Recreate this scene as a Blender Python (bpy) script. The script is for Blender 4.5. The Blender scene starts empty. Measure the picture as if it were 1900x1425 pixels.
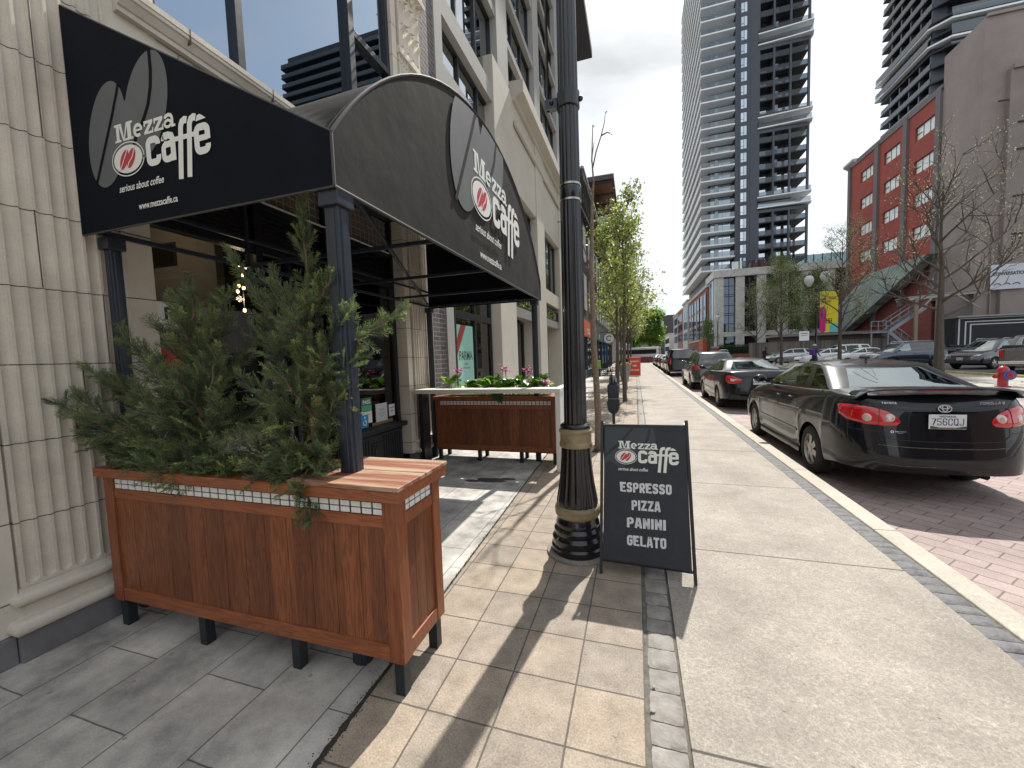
import bpy, bmesh, math, random
import numpy as np
from mathutils import Vector, Matrix
R = math.radians
random.seed(7)
S = bpy.context.scene
COL = S.collection

# ------------------------------------------------------------------ camera
cam_d = bpy.data.cameras.new('camera')
cam_d.sensor_width = 36.0
cam_d.lens = 733.0/1900*36
cam_d.clip_start = 0.05
cam_d.clip_end = 3000
cam = bpy.data.objects.new('camera', cam_d)
COL.objects.link(cam)
yaw, pitch, roll = R(-17.5), R(3.84), R(-1.93)
fw = Vector((math.sin(yaw)*math.cos(pitch), math.cos(yaw)*math.cos(pitch), -math.sin(pitch)))
rt = Vector((math.cos(yaw), -math.sin(yaw), 0))
up = rt.cross(fw)
r2 = rt*math.cos(roll) + up*math.sin(roll)
u2 = -rt*math.sin(roll) + up*math.cos(roll)
m = Matrix((r2, u2, -fw)).transposed().to_4x4()
m.translation = Vector((0, 0, 1.55))
cam.matrix_world = m
S.camera = cam

# ------------------------------------------------------------------ world: hazy bright sky with broken cloud
SUN_EL, SUN_AZ = R(52), R(8.5)          # azimuth from +Y (along the street) towards +X
w = bpy.data.worlds.new("World"); S.world = w
w.use_nodes = True
nt = w.node_tree; nt.nodes.clear()
def N(tree, t, **kw):
    n = tree.nodes.new(t)
    for k, v in kw.items():
        if k[0] == 'i' and k[1:].isdigit(): n.inputs[int(k[1:])].default_value = v
        elif k in n.inputs and not hasattr(n, k): n.inputs[k].default_value = v
        else: setattr(n, k, v)
    return n
def L(tree, a, ao, b, bi): tree.links.new(a.outputs[ao], b.inputs[bi])
sky = N(nt, 'ShaderNodeTexSky'); sky.sky_type = 'NISHITA'; sky.sun_disc = False
sky.sun_elevation = SUN_EL; sky.sun_rotation = SUN_AZ
sky.air_density = 1.2; sky.dust_density = 2.0
tc = N(nt, 'ShaderNodeTexCoord')
mp = N(nt, 'ShaderNodeMapping'); mp.inputs['Scale'].default_value = (1.0, 1.0, 2.6)
L(nt, tc, 'Generated', mp, 'Vector')
n1 = N(nt, 'ShaderNodeTexNoise'); n1.inputs['Scale'].default_value = 2.0; n1.inputs['Detail'].default_value = 7; n1.inputs['Roughness'].default_value = .52; n1.inputs['Distortion'].default_value = .6
L(nt, mp, 'Vector', n1, 'Vector')
cr = N(nt, 'ShaderNodeValToRGB'); cr.color_ramp.elements[0].position = .36; cr.color_ramp.elements[1].position = .60
L(nt, n1, 'Fac', cr, 'Fac')
# cloud brightness: raised away from the sun to fill the shade
nrm = N(nt, 'ShaderNodeVectorMath'); nrm.operation = 'DOT_PRODUCT'
L(nt, tc, 'Generated', nrm, 0)
nrm.inputs[1].default_value = (math.sin(SUN_AZ)*math.cos(SUN_EL), math.cos(SUN_AZ)*math.cos(SUN_EL), math.sin(SUN_EL))
mr = N(nt, 'ShaderNodeMapRange'); mr.inputs['From Min'].default_value = -.5; mr.inputs['From Max'].default_value = .9
mr.inputs['To Min'].default_value = 7.2; mr.inputs['To Max'].default_value = 6.0
L(nt, nrm, 'Value', mr, 'Value')
n2 = N(nt, 'ShaderNodeTexNoise'); n2.inputs['Scale'].default_value = 2.6; n2.inputs['Detail'].default_value = 5
L(nt, mp, 'Vector', n2, 'Vector')
mr2 = N(nt, 'ShaderNodeMapRange'); mr2.inputs['From Min'].default_value = .3; mr2.inputs['From Max'].default_value = .7
mr2.inputs['To Min'].default_value = .64; mr2.inputs['To Max'].default_value = 1.10
L(nt, n2, 'Fac', mr2, 'Value')
mm = N(nt, 'ShaderNodeMath'); mm.operation = 'MULTIPLY'
L(nt, mr, 0, mm, 0); L(nt, mr2, 0, mm, 1)
cc = N(nt, 'ShaderNodeVectorMath'); cc.operation = 'SCALE'; cc.inputs[0].default_value = (.95, .98, 1.0)
L(nt, mm, 0, cc, 'Scale')
hz = N(nt, 'ShaderNodeMix'); hz.data_type = 'RGBA'; hz.inputs[0].default_value = .62     # thin high haze over the blue
L(nt, sky, 'Color', hz, 6)
hzc = N(nt, 'ShaderNodeVectorMath'); hzc.operation = 'SCALE'; hzc.inputs[0].default_value = (.86, .94, 1.0)
mh = N(nt, 'ShaderNodeMath'); mh.operation = 'MULTIPLY'; mh.inputs[1].default_value = .80
L(nt, mr, 0, mh, 0); L(nt, mh, 0, hzc, 'Scale'); L(nt, hzc, 0, hz, 7)
mx = N(nt, 'ShaderNodeMix'); mx.data_type = 'RGBA'
L(nt, cr, 'Color', mx, 0); L(nt, hz, 2, mx, 6); L(nt, cc, 0, mx, 7)
bg = N(nt, 'ShaderNodeBackground'); bg.inputs['Strength'].default_value = 0.1
L(nt, mx, 2, bg, 'Color')
wo = N(nt, 'ShaderNodeOutputWorld'); L(nt, bg, 0, wo, 0)

# ------------------------------------------------------------------ sun
sd = bpy.data.lights.new('sun', 'SUN'); sd.energy = 3.2; sd.angle = R(0.6); sd.color = (1.0, .95, .87)
sun = bpy.data.objects.new('sun', sd); COL.objects.link(sun)
sv = Vector((math.sin(SUN_AZ)*math.cos(SUN_EL), math.cos(SUN_AZ)*math.cos(SUN_EL), math.sin(SUN_EL)))
sun.rotation_euler = sv.to_track_quat('Z', 'Y').to_euler()
sun.location = (5, 30, 60)
S.view_settings.view_transform = 'Standard'; S.view_settings.look = 'None'
S.view_settings.exposure = 1.05; S.view_settings.gamma = 1.0
S.cycles.max_bounces = 8; S.cycles.transparent_max_bounces = 16
S.cycles.use_denoising = True

# ------------------------------------------------------------------ materials
MATS = {}
def mat(name, base, rough=.7, metal=0., vary=0., vscale=8., bump=0., bscale=40., coat=0., spec=None, dark=None, obj_scale=(1,1,1), emit=None, detail=6):
    if name in MATS: return MATS[name]
    M = bpy.data.materials.new(name); M.use_nodes = True
    t = M.node_tree; b = t.nodes['Principled BSDF']
    b.inputs['Base Color'].default_value = (*base, 1); b.inputs['Roughness'].default_value = rough; b.inputs['Metallic'].default_value = metal
    if coat: b.inputs['Coat Weight'].default_value = coat; b.inputs['Coat Roughness'].default_value = .03
    if spec is not None: b.inputs['Specular IOR Level'].default_value = spec
    if emit: b.inputs['Emission Color'].default_value = (*emit[0], 1); b.inputs['Emission Strength'].default_value = emit[1]
    c = N(t, 'ShaderNodeTexCoord'); mpp = N(t, 'ShaderNodeMapping'); mpp.inputs['Scale'].default_value = obj_scale
    L(t, c, 'Object', mpp, 'Vector')
    if vary:
        n = N(t, 'ShaderNodeTexNoise'); n.inputs['Scale'].default_value = vscale; n.inputs['Detail'].default_value = detail; n.inputs['Roughness'].default_value = .62
        L(t, mpp, 'Vector', n, 'Vector')
        r = N(t, 'ShaderNodeMapRange'); r.inputs['From Min'].default_value = .3; r.inputs['From Max'].default_value = .7
        L(t, n, 'Fac', r, 'Value')
        x = N(t, 'ShaderNodeMix'); x.data_type = 'RGBA'
        d = dark if dark else tuple(v*(1-vary) for v in base)
        h = tuple(min(1, v*(1+vary*.6)) for v in base)
        x.inputs[6].default_value = (*d, 1); x.inputs[7].default_value = (*h, 1)
        L(t, r, 0, x, 0); L(t, x, 2, b, 'Base Color')
        rr = N(t, 'ShaderNodeMapRange'); rr.inputs['To Min'].default_value = max(0, rough-.08); rr.inputs['To Max'].default_value = min(1, rough+.1)
        L(t, n, 'Fac', rr, 'Value'); L(t, rr, 0, b, 'Roughness')
    if bump:
        n = N(t, 'ShaderNodeTexNoise'); n.inputs['Scale'].default_value = bscale; n.inputs['Detail'].default_value = 5
        L(t, mpp, 'Vector', n, 'Vector')
        bm_ = N(t, 'ShaderNodeBump'); bm_.inputs['Strength'].default_value = bump; bm_.inputs['Distance'].default_value = .01
        L(t, n, 'Fac', bm_, 'Height'); L(t, bm_, 0, b, 'Normal')
    MATS[name] = M
    return M

def tiles(name, c1, c2, mortar, bw, rh, ms=.006, offset=.5, plane='XY', rot=0., loc=(0,0,0), rough=.8, speck=.25, speck_scale=160., stain=.25, stain_scale=1.6, bump=.35, bias=0., mort_rough=.9, squash=1., wob=0.):
    """rectangular units with joints (pavers, brick, ashlar); bw, rh in metres"""
    if name in MATS: return MATS[name]
    M = bpy.data.materials.new(name); M.use_nodes = True
    t = M.node_tree; b = t.nodes['Principled BSDF']; b.inputs['Roughness'].default_value = rough
    c = N(t, 'ShaderNodeTexCoord'); vec = (c, 'Object')
    if plane != 'XY':
        s = N(t, 'ShaderNodeSeparateXYZ'); L(t, c, 'Object', s, 0)
        k = N(t, 'ShaderNodeCombineXYZ'); L(t, s, {'X':0,'Y':1,'Z':2}[plane[0]], k, 0); L(t, s, {'X':0,'Y':1,'Z':2}[plane[1]], k, 1)
        vec = (k, 0)
    mp = N(t, 'ShaderNodeMapping'); mp.inputs['Rotation'].default_value = (0, 0, rot); mp.inputs['Location'].default_value = loc
    L(t, vec[0], vec[1], mp, 'Vector')
    src = (mp, 0)
    if wob:
        wn = N(t, 'ShaderNodeTexNoise'); wn.inputs['Scale'].default_value = 9; L(t, mp, 0, wn, 'Vector')
        ws = N(t, 'ShaderNodeVectorMath'); ws.operation = 'SCALE'; ws.inputs['Scale'].default_value = wob
        sb = N(t, 'ShaderNodeVectorMath'); sb.operation = 'SUBTRACT'; sb.inputs[1].default_value = (.5, .5, .5)
        L(t, wn, 'Color', sb, 0); L(t, sb, 0, ws, 0)
        ad = N(t, 'ShaderNodeVectorMath'); L(t, mp, 0, ad, 0); L(t, ws, 0, ad, 1); src = (ad, 0)
    br = N(t, 'ShaderNodeTexBrick'); br.inputs['Scale'].default_value = 1.0
    br.offset = offset; br.squash = squash
    br.inputs['Color1'].default_value = (*c1, 1); br.inputs['Color2'].default_value = (*c2, 1); br.inputs['Mortar'].default_value = (*mortar, 1)
    br.inputs['Mortar Size'].default_value = ms; br.inputs['Mortar Smooth'].default_value = .3; br.inputs['Bias'].default_value = bias
    br.inputs['Brick Width'].default_value = bw; br.inputs['Row Height'].default_value = rh
    L(t, src[0], src[1], br, 'Vector')
    n = N(t, 'ShaderNodeTexNoise'); n.inputs['Scale'].default_value = speck_scale; n.inputs['Detail'].default_value = 3; n.inputs['Roughness'].default_value = .8
    L(t, c, 'Object', n, 'Vector')
    n2 = N(t, 'ShaderNodeTexNoise'); n2.inputs['Scale'].default_value = stain_scale; n2.inputs['Detail'].default_value = 8; n2.inputs['Roughness'].default_value = .65
    L(t, c, 'Object', n2, 'Vector')
    def fac(nn, amt):
        r = N(t, 'ShaderNodeMapRange'); r.inputs['From Min'].default_value = .3; r.inputs['From Max'].default_value = .7
        r.inputs['To Min'].default_value = 1-amt; r.inputs['To Max'].default_value = 1+amt*.7; L(t, nn, 'Fac', r, 'Value'); return r
    f1, f2 = fac(n, speck), fac(n2, stain)
    mu = N(t, 'ShaderNodeMath'); mu.operation = 'MULTIPLY'; L(t, f1, 0, mu, 0); L(t, f2, 0, mu, 1)
    sc = N(t, 'ShaderNodeVectorMath'); sc.operation = 'SCALE'; L(t, br, 'Color', sc, 0); L(t, mu, 0, sc, 'Scale')
    L(t, sc, 0, b, 'Base Color')
    inv = N(t, 'ShaderNodeMath'); inv.operation = 'MULTIPLY_ADD'; inv.inputs[1].default_value = -1.0; inv.inputs[2].default_value = 1.0
    L(t, br, 'Fac', inv, 0)
    ad2 = N(t, 'ShaderNodeMath'); ad2.operation = 'MULTIPLY_ADD'; ad2.inputs[1].default_value = .25; L(t, n, 'Fac', ad2, 0); L(t, inv, 0, ad2, 2)
    bp = N(t, 'ShaderNodeBump'); bp.inputs['Strength'].default_value = bump; bp.inputs['Distance'].default_value = .006
    L(t, ad2, 0, bp, 'Height'); L(t, bp, 0, b, 'Normal')
    MATS[name] = M
    return M

def concrete(name, base, speck=.35, sscale=220., stain=.2, stscale=.9, joint=None, jaxis=1, joff=0., bump=.4, streak=False, warm=(1,1,1)):
    """exposed aggregate / plain concrete; joint = slab length along an axis"""
    if name in MATS: return MATS[name]
    M = bpy.data.materials.new(name); M.use_nodes = True
    t = M.node_tree; b = t.nodes['Principled BSDF']; b.inputs['Roughness'].default_value = .85
    c = N(t, 'ShaderNodeTexCoord')
    n = N(t, 'ShaderNodeTexNoise'); n.inputs['Scale'].default_value = sscale; n.inputs['Detail'].default_value = 4; n.inputs['Roughness'].default_value = .85; L(t, c, 'Object', n, 'Vector')
    n2 = N(t, 'ShaderNodeTexNoise'); n2.inputs['Scale'].default_value = stscale; n2.inputs['Detail'].default_value = 9; n2.inputs['Roughness'].default_value = .68; L(t, c, 'Object', n2, 'Vector')
    v = N(t, 'ShaderNodeTexVoronoi'); v.inputs['Scale'].default_value = sscale*.62; L(t, c, 'Object', v, 'Vector')
    def rng(o, k, a, bb, lo=.3, hi=.7):
        r = N(t, 'ShaderNodeMapRange'); r.inputs['From Min'].default_value = lo; r.inputs['From Max'].default_value = hi
        r.inputs['To Min'].default_value = a; r.inputs['To Max'].default_value = bb; L(t, o, k, r, 'Value'); return r
    f = rng(n, 'Fac', 1-speck, 1+speck*.8); g = rng(n2, 'Fac', 1-stain, 1+stain*.5)
    mu = N(t, 'ShaderNodeMath'); mu.operation = 'MULTIPLY'; L(t, f, 0, mu, 0); L(t, g, 0, mu, 1)
    sv_ = N(t, 'ShaderNodeSeparateColor'); L(t, v, 'Color', sv_, 0)
    h = rng(sv_, 0, 1-speck*.5, 1+speck*.35, 0, 1)
    mu2 = N(t, 'ShaderNodeMath'); mu2.operation = 'MULTIPLY'; L(t, mu, 0, mu2, 0); L(t, h, 0, mu2, 1)
    last = mu2
    if streak:
        # pale salt scribbles of the wet winters
        n3 = N(t, 'ShaderNodeTexNoise'); n3.inputs['Scale'].default_value = 5.5; n3.inputs['Detail'].default_value = 8; n3.inputs['Distortion'].default_value = 1.8; L(t, c, 'Object', n3, 'Vector')
        ab = N(t, 'ShaderNodeMath'); ab.operation = 'SUBTRACT'; ab.inputs[1].default_value = .5; L(t, n3, 'Fac', ab, 0)
        ab2 = N(t, 'ShaderNodeMath'); ab2.operation = 'ABSOLUTE'; L(t, ab, 0, ab2, 0)
        q = rng(ab2, 0, 1.28, 1.0, 0, .013)
        mu3 = N(t, 'ShaderNodeMath'); mu3.operation = 'MULTIPLY'; L(t, last, 0, mu3, 0); L(t, q, 0, mu3, 1); last = mu3
    sc = N(t, 'ShaderNodeVectorMath'); sc.operation = 'SCALE'; sc.inputs[0].default_value = base; L(t, last, 0, sc, 'Scale')
    out = sc; hgt = n
    if joint:
        s = N(t, 'ShaderNodeSeparateXYZ'); L(t, c, 'Object', s, 0)
        a = N(t, 'ShaderNodeMath'); a.operation = 'ADD'; a.inputs[1].default_value = 1000*joint - joff; L(t, s, jaxis, a, 0)
        md = N(t, 'ShaderNodeMath'); md.operation = 'MODULO'; md.inputs[1].default_value = joint; L(t, a, 0, md, 0)
        sb = N(t, 'ShaderNodeMath'); sb.operation = 'SUBTRACT'; sb.inputs[1].default_value = joint/2; L(t, md, 0, sb, 0)
        aa = N(t, 'ShaderNodeMath'); aa.operation = 'ABSOLUTE'; L(t, sb, 0, aa, 0)
        j = rng(aa, 0, 1.0, 0.25, joint/2-.009, joint/2-.004)
        sc2 = N(t, 'ShaderNodeVectorMath'); sc2.operation = 'SCALE'; L(t, sc, 0, sc2, 0); L(t, j, 0, sc2, 'Scale'); out = sc2
    L(t, out, 0, b, 'Base Color')
    bp = N(t, 'ShaderNodeBump'); bp.inputs['Strength'].default_value = bump; bp.inputs['Distance'].default_value = .004
    L(t, hgt, 'Fac', bp, 'Height'); L(t, bp, 0, b, 'Normal')
    MATS[name] = M
    return M

def wood(name, c1, c2, c3, axis='Z', plank=None, paxis='X', poff=0., scale=1., rough=.45, worn=None):
    """varnished grain along axis; planks of a given width along paxis get their own tone"""
    if name in MATS: return MATS[name]
    M = bpy.data.materials.new(name); M.use_nodes = True
    t = M.node_tree; b = t.nodes['Principled BSDF']; b.inputs['Roughness'].default_value = rough
    c = N(t, 'ShaderNodeTexCoord'); mp = N(t, 'ShaderNodeMapping')
    k = 24*scale
    sc = {'X': (k*.07, k, k), 'Y': (k, k*.07, k), 'Z': (k, k, k*.07)}[axis]
    mp.inputs['Scale'].default_value = sc
    src = (c, 'Object')
    tone = None
    if plank:
        s = N(t, 'ShaderNodeSeparateXYZ'); L(t, c, 'Object', s, 0)
        a = N(t, 'ShaderNodeMath'); a.operation = 'MULTIPLY_ADD'; a.inputs[1].default_value = 1/plank; a.inputs[2].default_value = 100+poff
        L(t, s, {'X':0,'Y':1,'Z':2}[paxis], a, 0)
        fl = N(t, 'ShaderNodeMath'); fl.operation = 'FLOOR'; L(t, a, 0, fl, 0)
        wn = N(t, 'ShaderNodeTexWhiteNoise'); wn.noise_dimensions = '1D'; L(t, fl, 0, wn, 'W'); tone = wn
        v = N(t, 'ShaderNodeVectorMath'); v.operation = 'SCALE'; v.inputs['Scale'].default_value = 3.0; L(t, wn, 'Color', v, 0)
        ad = N(t, 'ShaderNodeVectorMath'); L(t, c, 'Object', ad, 0); L(t, v, 0, ad, 1); src = (ad, 0)
    L(t, src[0], src[1], mp, 'Vector')
    n = N(t, 'ShaderNodeTexNoise'); n.inputs['Scale'].default_value = 1.0; n.inputs['Detail'].default_value = 4; n.inputs['Distortion'].default_value = 1.6; L(t, mp, 0, n, 'Vector')
    # cathedral rings
    wv = N(t, 'ShaderNodeMath'); wv.operation = 'MULTIPLY'; wv.inputs[1].default_value = 34.0; L(t, n, 'Fac', wv, 0)
    sn = N(t, 'ShaderNodeMath'); sn.operation = 'SINE'; L(t, wv, 0, sn, 0)
    mp2 = N(t, 'ShaderNodeMapping'); mp2.inputs['Scale'].default_value = tuple(q*7 for q in sc); L(t, src[0], src[1], mp2, 'Vector')
    n2 = N(t, 'ShaderNodeTexNoise'); n2.inputs['Scale'].default_value = 1.0; n2.inputs['Detail'].default_value = 3; L(t, mp2, 0, n2, 'Vector')
    ma = N(t, 'ShaderNodeMath'); ma.operation = 'MULTIPLY_ADD'; ma.inputs[1].default_value = .13; ma.inputs[2].default_value = .37; L(t, sn, 0, ma, 0)
    mb = N(t, 'ShaderNodeMath'); mb.operation = 'MULTIPLY_ADD'; mb.inputs[1].default_value = .34; L(t, n2, 'Fac', mb, 0); L(t, ma, 0, mb, 2)
    cr = N(t, 'ShaderNodeValToRGB'); e = cr.color_ramp.elements
    e[0].position = .22; e[0].color = (*c1, 1); e[1].position = .85; e[1].color = (*c3, 1); x = e.new(.5); x.color = (*c2, 1)
    L(t, mb, 0, cr, 'Fac'); out = (cr, 0)
    if tone:
        r = N(t, 'ShaderNodeMapRange'); r.inputs['To Min'].default_value = .72; r.inputs['To Max'].default_value = 1.35; L(t, tone, 'Value', r, 'Value')
        s2 = N(t, 'ShaderNodeVectorMath'); s2.operation = 'SCALE'; L(t, cr, 0, s2, 0); L(t, r, 0, s2, 'Scale'); out = (s2, 0)
    if worn:
        mp3 = N(t, 'ShaderNodeMapping'); mp3.inputs['Scale'].default_value = tuple(q*.35 for q in sc); L(t, c, 'Object', mp3, 'Vector')
        n3 = N(t, 'ShaderNodeTexNoise'); n3.inputs['Scale'].default_value = 1.0; n3.inputs['Detail'].default_value = 9; n3.inputs['Roughness'].default_value = .75; L(t, mp3, 0, n3, 'Vector')
        r3 = N(t, 'ShaderNodeMapRange'); r3.inputs['From Min'].default_value = .48; r3.inputs['From Max'].default_value = .60; L(t, n3, 'Fac', r3, 'Value')
        x3 = N(t, 'ShaderNodeMix'); x3.data_type = 'RGBA'; L(t, r3, 0, x3, 0); L(t, out[0], out[1], x3, 6); x3.inputs[7].default_value = (*worn, 1); out = (x3, 2)
    L(t, out[0], out[1], b, 'Base Color')
    bp = N(t, 'ShaderNodeBump'); bp.inputs['Strength'].default_value = .12; bp.inputs['Distance'].default_value = .003; L(t, mb, 0, bp, 'Height'); L(t, bp, 0, b, 'Normal')
    b.inputs['Coat Weight'].default_value = .15; b.inputs['Coat Roughness'].default_value = .25
    MATS[name] = M
    return M

def glass(name, tint=(.35, .4, .4), refl=1.0, ior=1.5, rough=.01, min_refl=.04):
    if name in MATS: return MATS[name]
    M = bpy.data.materials.new(name); M.use_nodes = True
    t = M.node_tree; t.nodes.clear()
    o = N(t, 'ShaderNodeOutputMaterial'); tr = N(t, 'ShaderNodeBsdfTransparent'); tr.inputs[0].default_value = (*tint, 1)
    g = N(t, 'ShaderNodeBsdfGlossy'); g.inputs['Roughness'].default_value = rough; g.inputs['Color'].default_value = (*refl, 1) if hasattr(refl, '__len__') else (refl, refl, refl, 1)
    f = N(t, 'ShaderNodeFresnel'); f.inputs['IOR'].default_value = ior
    r = N(t, 'ShaderNodeMapRange'); r.inputs['To Min'].default_value = min_refl; r.inputs['To Max'].default_value = 1.0; L(t, f, 0, r, 'Value')
    mx = N(t, 'ShaderNodeMixShader'); L(t, r, 0, mx, 0); L(t, tr, 0, mx, 1); L(t, g, 0, mx, 2); L(t, mx, 0, o, 0)
    MATS[name] = M
    return M

# ------------------------------------------------------------------ mesh builder
WM = {}
def wmat(o): return WM.get(o.name, Matrix.Identity(4))
class MB:
    def __init__(s): s.v = []; s.f = []; s.m = []
    def add(s, vs, fs, mi=0):
        k = len(s.v); s.v += [tuple(p) for p in vs]; s.f += [tuple(i+k for i in f) for f in fs]; s.m += [mi]*len(fs); return s
    def box(s, x0, x1, y0, y1, z0, z1, mi=0):
        if x0 > x1: x0, x1 = x1, x0
        if y0 > y1: y0, y1 = y1, y0
        if z0 > z1: z0, z1 = z1, z0
        return s.add([(x0,y0,z0),(x1,y0,z0),(x1,y1,z0),(x0,y1,z0),(x0,y0,z1),(x1,y0,z1),(x1,y1,z1),(x0,y1,z1)],
              [(0,3,2,1),(4,5,6,7),(0,1,5,4),(1,2,6,5),(2,3,7,6),(3,0,4,7)], mi)
    def quad(s, a, b, c, d, mi=0): return s.add([a,b,c,d], [(0,1,2,3)], mi)
    def prism(s, poly, fn, d0, d1, mi=0):
        """poly 2d list; fn(u,v,d)->xyz ; closed solid between d0 and d1"""
        n = len(poly)
        vs = [fn(u, v, d0) for u, v in poly] + [fn(u, v, d1) for u, v in poly]
        fs = [tuple(range(n-1, -1, -1)), tuple(range(n, 2*n))] + [(i, (i+1) % n, n+(i+1) % n, n+i) for i in range(n)]
        return s.add(vs, fs, mi)
    def bar(s, a, b, wd, h=None, mi=0, upv=(0,0,1)):
        """square bar from a to b"""
        a, b = Vector(a), Vector(b); h = h or wd; d = (b-a).normalized(); u = Vector(upv)
        if abs(d.dot(u)) > .98: u = Vector((0,1,0))
        x = d.cross(u).normalized(); y = x.cross(d)
        vs = []
        for p in (a, b):
            for i, j in ((-1,-1),(1,-1),(1,1),(-1,1)): vs.append(p + x*i*wd/2 + y*j*h/2)
        return s.add(vs, [(0,3,2,1),(4,5,6,7),(0,1,5,4),(1,2,6,5),(2,3,7,6),(3,0,4,7)], mi)
    def tube(s, pts, rs, n=8, cap=True, mi=0):
        pts = [Vector(p) for p in pts]
        if not hasattr(rs, '__len__'): rs = [rs]*len(pts)
        vs = []; fs = []; x = None
        for i, p in enumerate(pts):
            d = (pts[min(i+1, len(pts)-1)] - pts[max(i-1, 0)]).normalized()
            if x is None: x = d.orthogonal().normalized()
            x = (x - d*x.dot(d)).normalized(); y = d.cross(x)
            for k in range(n):
                a = 2*math.pi*k/n; vs.append(p + (x*math.cos(a) + y*math.sin(a))*rs[i])
        for i in range(len(pts)-1):
            for k in range(n):
                k2 = (k+1) % n; fs.append((i*n+k, i*n+k2, (i+1)*n+k2, (i+1)*n+k))
        if cap: fs.append(tuple(range(n-1, -1, -1))); fs.append(tuple((len(pts)-1)*n+k for k in range(n)))
        return s.add(vs, fs, mi)
    def lathe(s, prof, c=(0,0,0), n=32, axis='Z', rfn=None, mi=0, caps=True):
        """prof [(r,z)]; rfn(theta, i) scales radius"""
        vs = []; fs = []
        for i, (r, z) in enumerate(prof):
            for k in range(n):
                a = 2*math.pi*k/n; q = r*(rfn(a, i) if rfn else 1)
                x, y = q*math.cos(a), q*math.sin(a)
                if axis == 'Z': vs.append((c[0]+x, c[1]+y, c[2]+z))
                elif axis == 'X': vs.append((c[0]+z, c[1]+x, c[2]+y))
                else: vs.append((c[0]+x, c[1]+z, c[2]+y))
        for i in range(len(prof)-1):
            for k in range(n):
                k2 = (k+1) % n; fs.append((i*n+k, i*n+k2, (i+1)*n+k2, (i+1)*n+k))
        if caps and prof[0][0] > 1e-5: fs.append(tuple(range(n-1, -1, -1)))
        if caps and prof[-1][0] > 1e-5: fs.append(tuple((len(prof)-1)*n+k for k in range(n)))
        return s.add(vs, fs, mi)
    def grid(s, P, mi=0, loop=False):
        """P[i][j] points"""
        n = len(P); k = len(P[0])
        vs = [p for row in P for p in row]; fs = []
        for i in range(n-1):
            for j in range(k-1 if not loop else k):
                j2 = (j+1) % k; fs.append((i*k+j, i*k+j2, (i+1)*k+j2, (i+1)*k+j))
        return s.add(vs, fs, mi)
    def sphere(s, c, r, n=12, m_=8, sc=(1,1,1), mi=0):
        prof = [(max(1e-6, math.sin(math.pi*i/m_)), -math.cos(math.pi*i/m_)) for i in range(m_+1)]
        vs = []; fs = []
        for i, (q, z) in enumerate(prof):
            for k in range(n):
                a = 2*math.pi*k/n; vs.append((c[0]+r*sc[0]*q*math.cos(a), c[1]+r*sc[1]*q*math.sin(a), c[2]+r*sc[2]*z))
        for i in range(m_):
            for k in range(n):
                k2 = (k+1) % n; fs.append((i*n+k, i*n+k2, (i+1)*n+k2, (i+1)*n+k))
        return s.add(vs, fs, mi)
    def build(s, name, mats, parent=None, smooth=False, bevel=0., local=False, sharp=None, seg=2, recalc=True):
        me = bpy.data.meshes.new(name)
        inv = wmat(parent).inverted() if (parent is not None and not local) else None
        vs = [inv @ Vector(p) for p in s.v] if inv is not None and inv != Matrix.Identity(4) else s.v
        me.from_pydata(vs, [], s.f)
        if not isinstance(mats, (list, tuple)): mats = [mats]
        for q in mats: me.materials.append(q)
        if len(mats) > 1: me.polygons.foreach_set('material_index', s.m)
        if recalc:
            bm = bmesh.new(); bm.from_mesh(me); bmesh.ops.remove_doubles(bm, verts=bm.verts, dist=1e-6)
            bmesh.ops.recalc_face_normals(bm, faces=bm.faces); bm.to_mesh(me); bm.free()
        if smooth:
            me.polygons.foreach_set('use_smooth', [True]*len(me.polygons))
            me.set_sharp_from_angle(angle=R(sharp if sharp else 35))
        o = bpy.data.objects.new(name, me); COL.objects.link(o)
        if parent is not None: o.parent = parent; WM[o.name] = wmat(parent)
        if bevel:
            md = o.modifiers.new('bevel', 'BEVEL'); md.width = bevel; md.segments = seg; md.limit_method = 'ANGLE'; md.angle_limit = R(40)
            me.polygons.foreach_set('use_smooth', [True]*len(me.polygons))
            md.harden_normals = True
        me.update()
        return o

def np_mesh(name, V, F, mt, parent=None, smooth=False, mi=None):
    """fast mesh from numpy arrays; F (n,3) or (n,4)"""
    me = bpy.data.meshes.new(name); V = np.asarray(V, dtype=np.float32); F = np.asarray(F, dtype=np.int32)
    me.vertices.add(len(V)); me.vertices.foreach_set('co', V.ravel())
    k = F.shape[1]; me.loops.add(F.size); me.loops.foreach_set('vertex_index', F.ravel())
    me.polygons.add(len(F)); me.polygons.foreach_set('loop_start', np.arange(0, F.size, k, dtype=np.int32))
    for q in (mt if isinstance(mt, (list, tuple)) else [mt]): me.materials.append(q)
    if mi is not None: me.polygons.foreach_set('material_index', np.asarray(mi, dtype=np.int32))
    me.update(calc_edges=True); me.validate()
    if smooth: me.polygons.foreach_set('use_smooth', [True]*len(me.polygons))
    o = bpy.data.objects.new(name, me); COL.objects.link(o)
    if parent is not None: o.parent = parent; WM[o.name] = wmat(parent)
    return o

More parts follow.
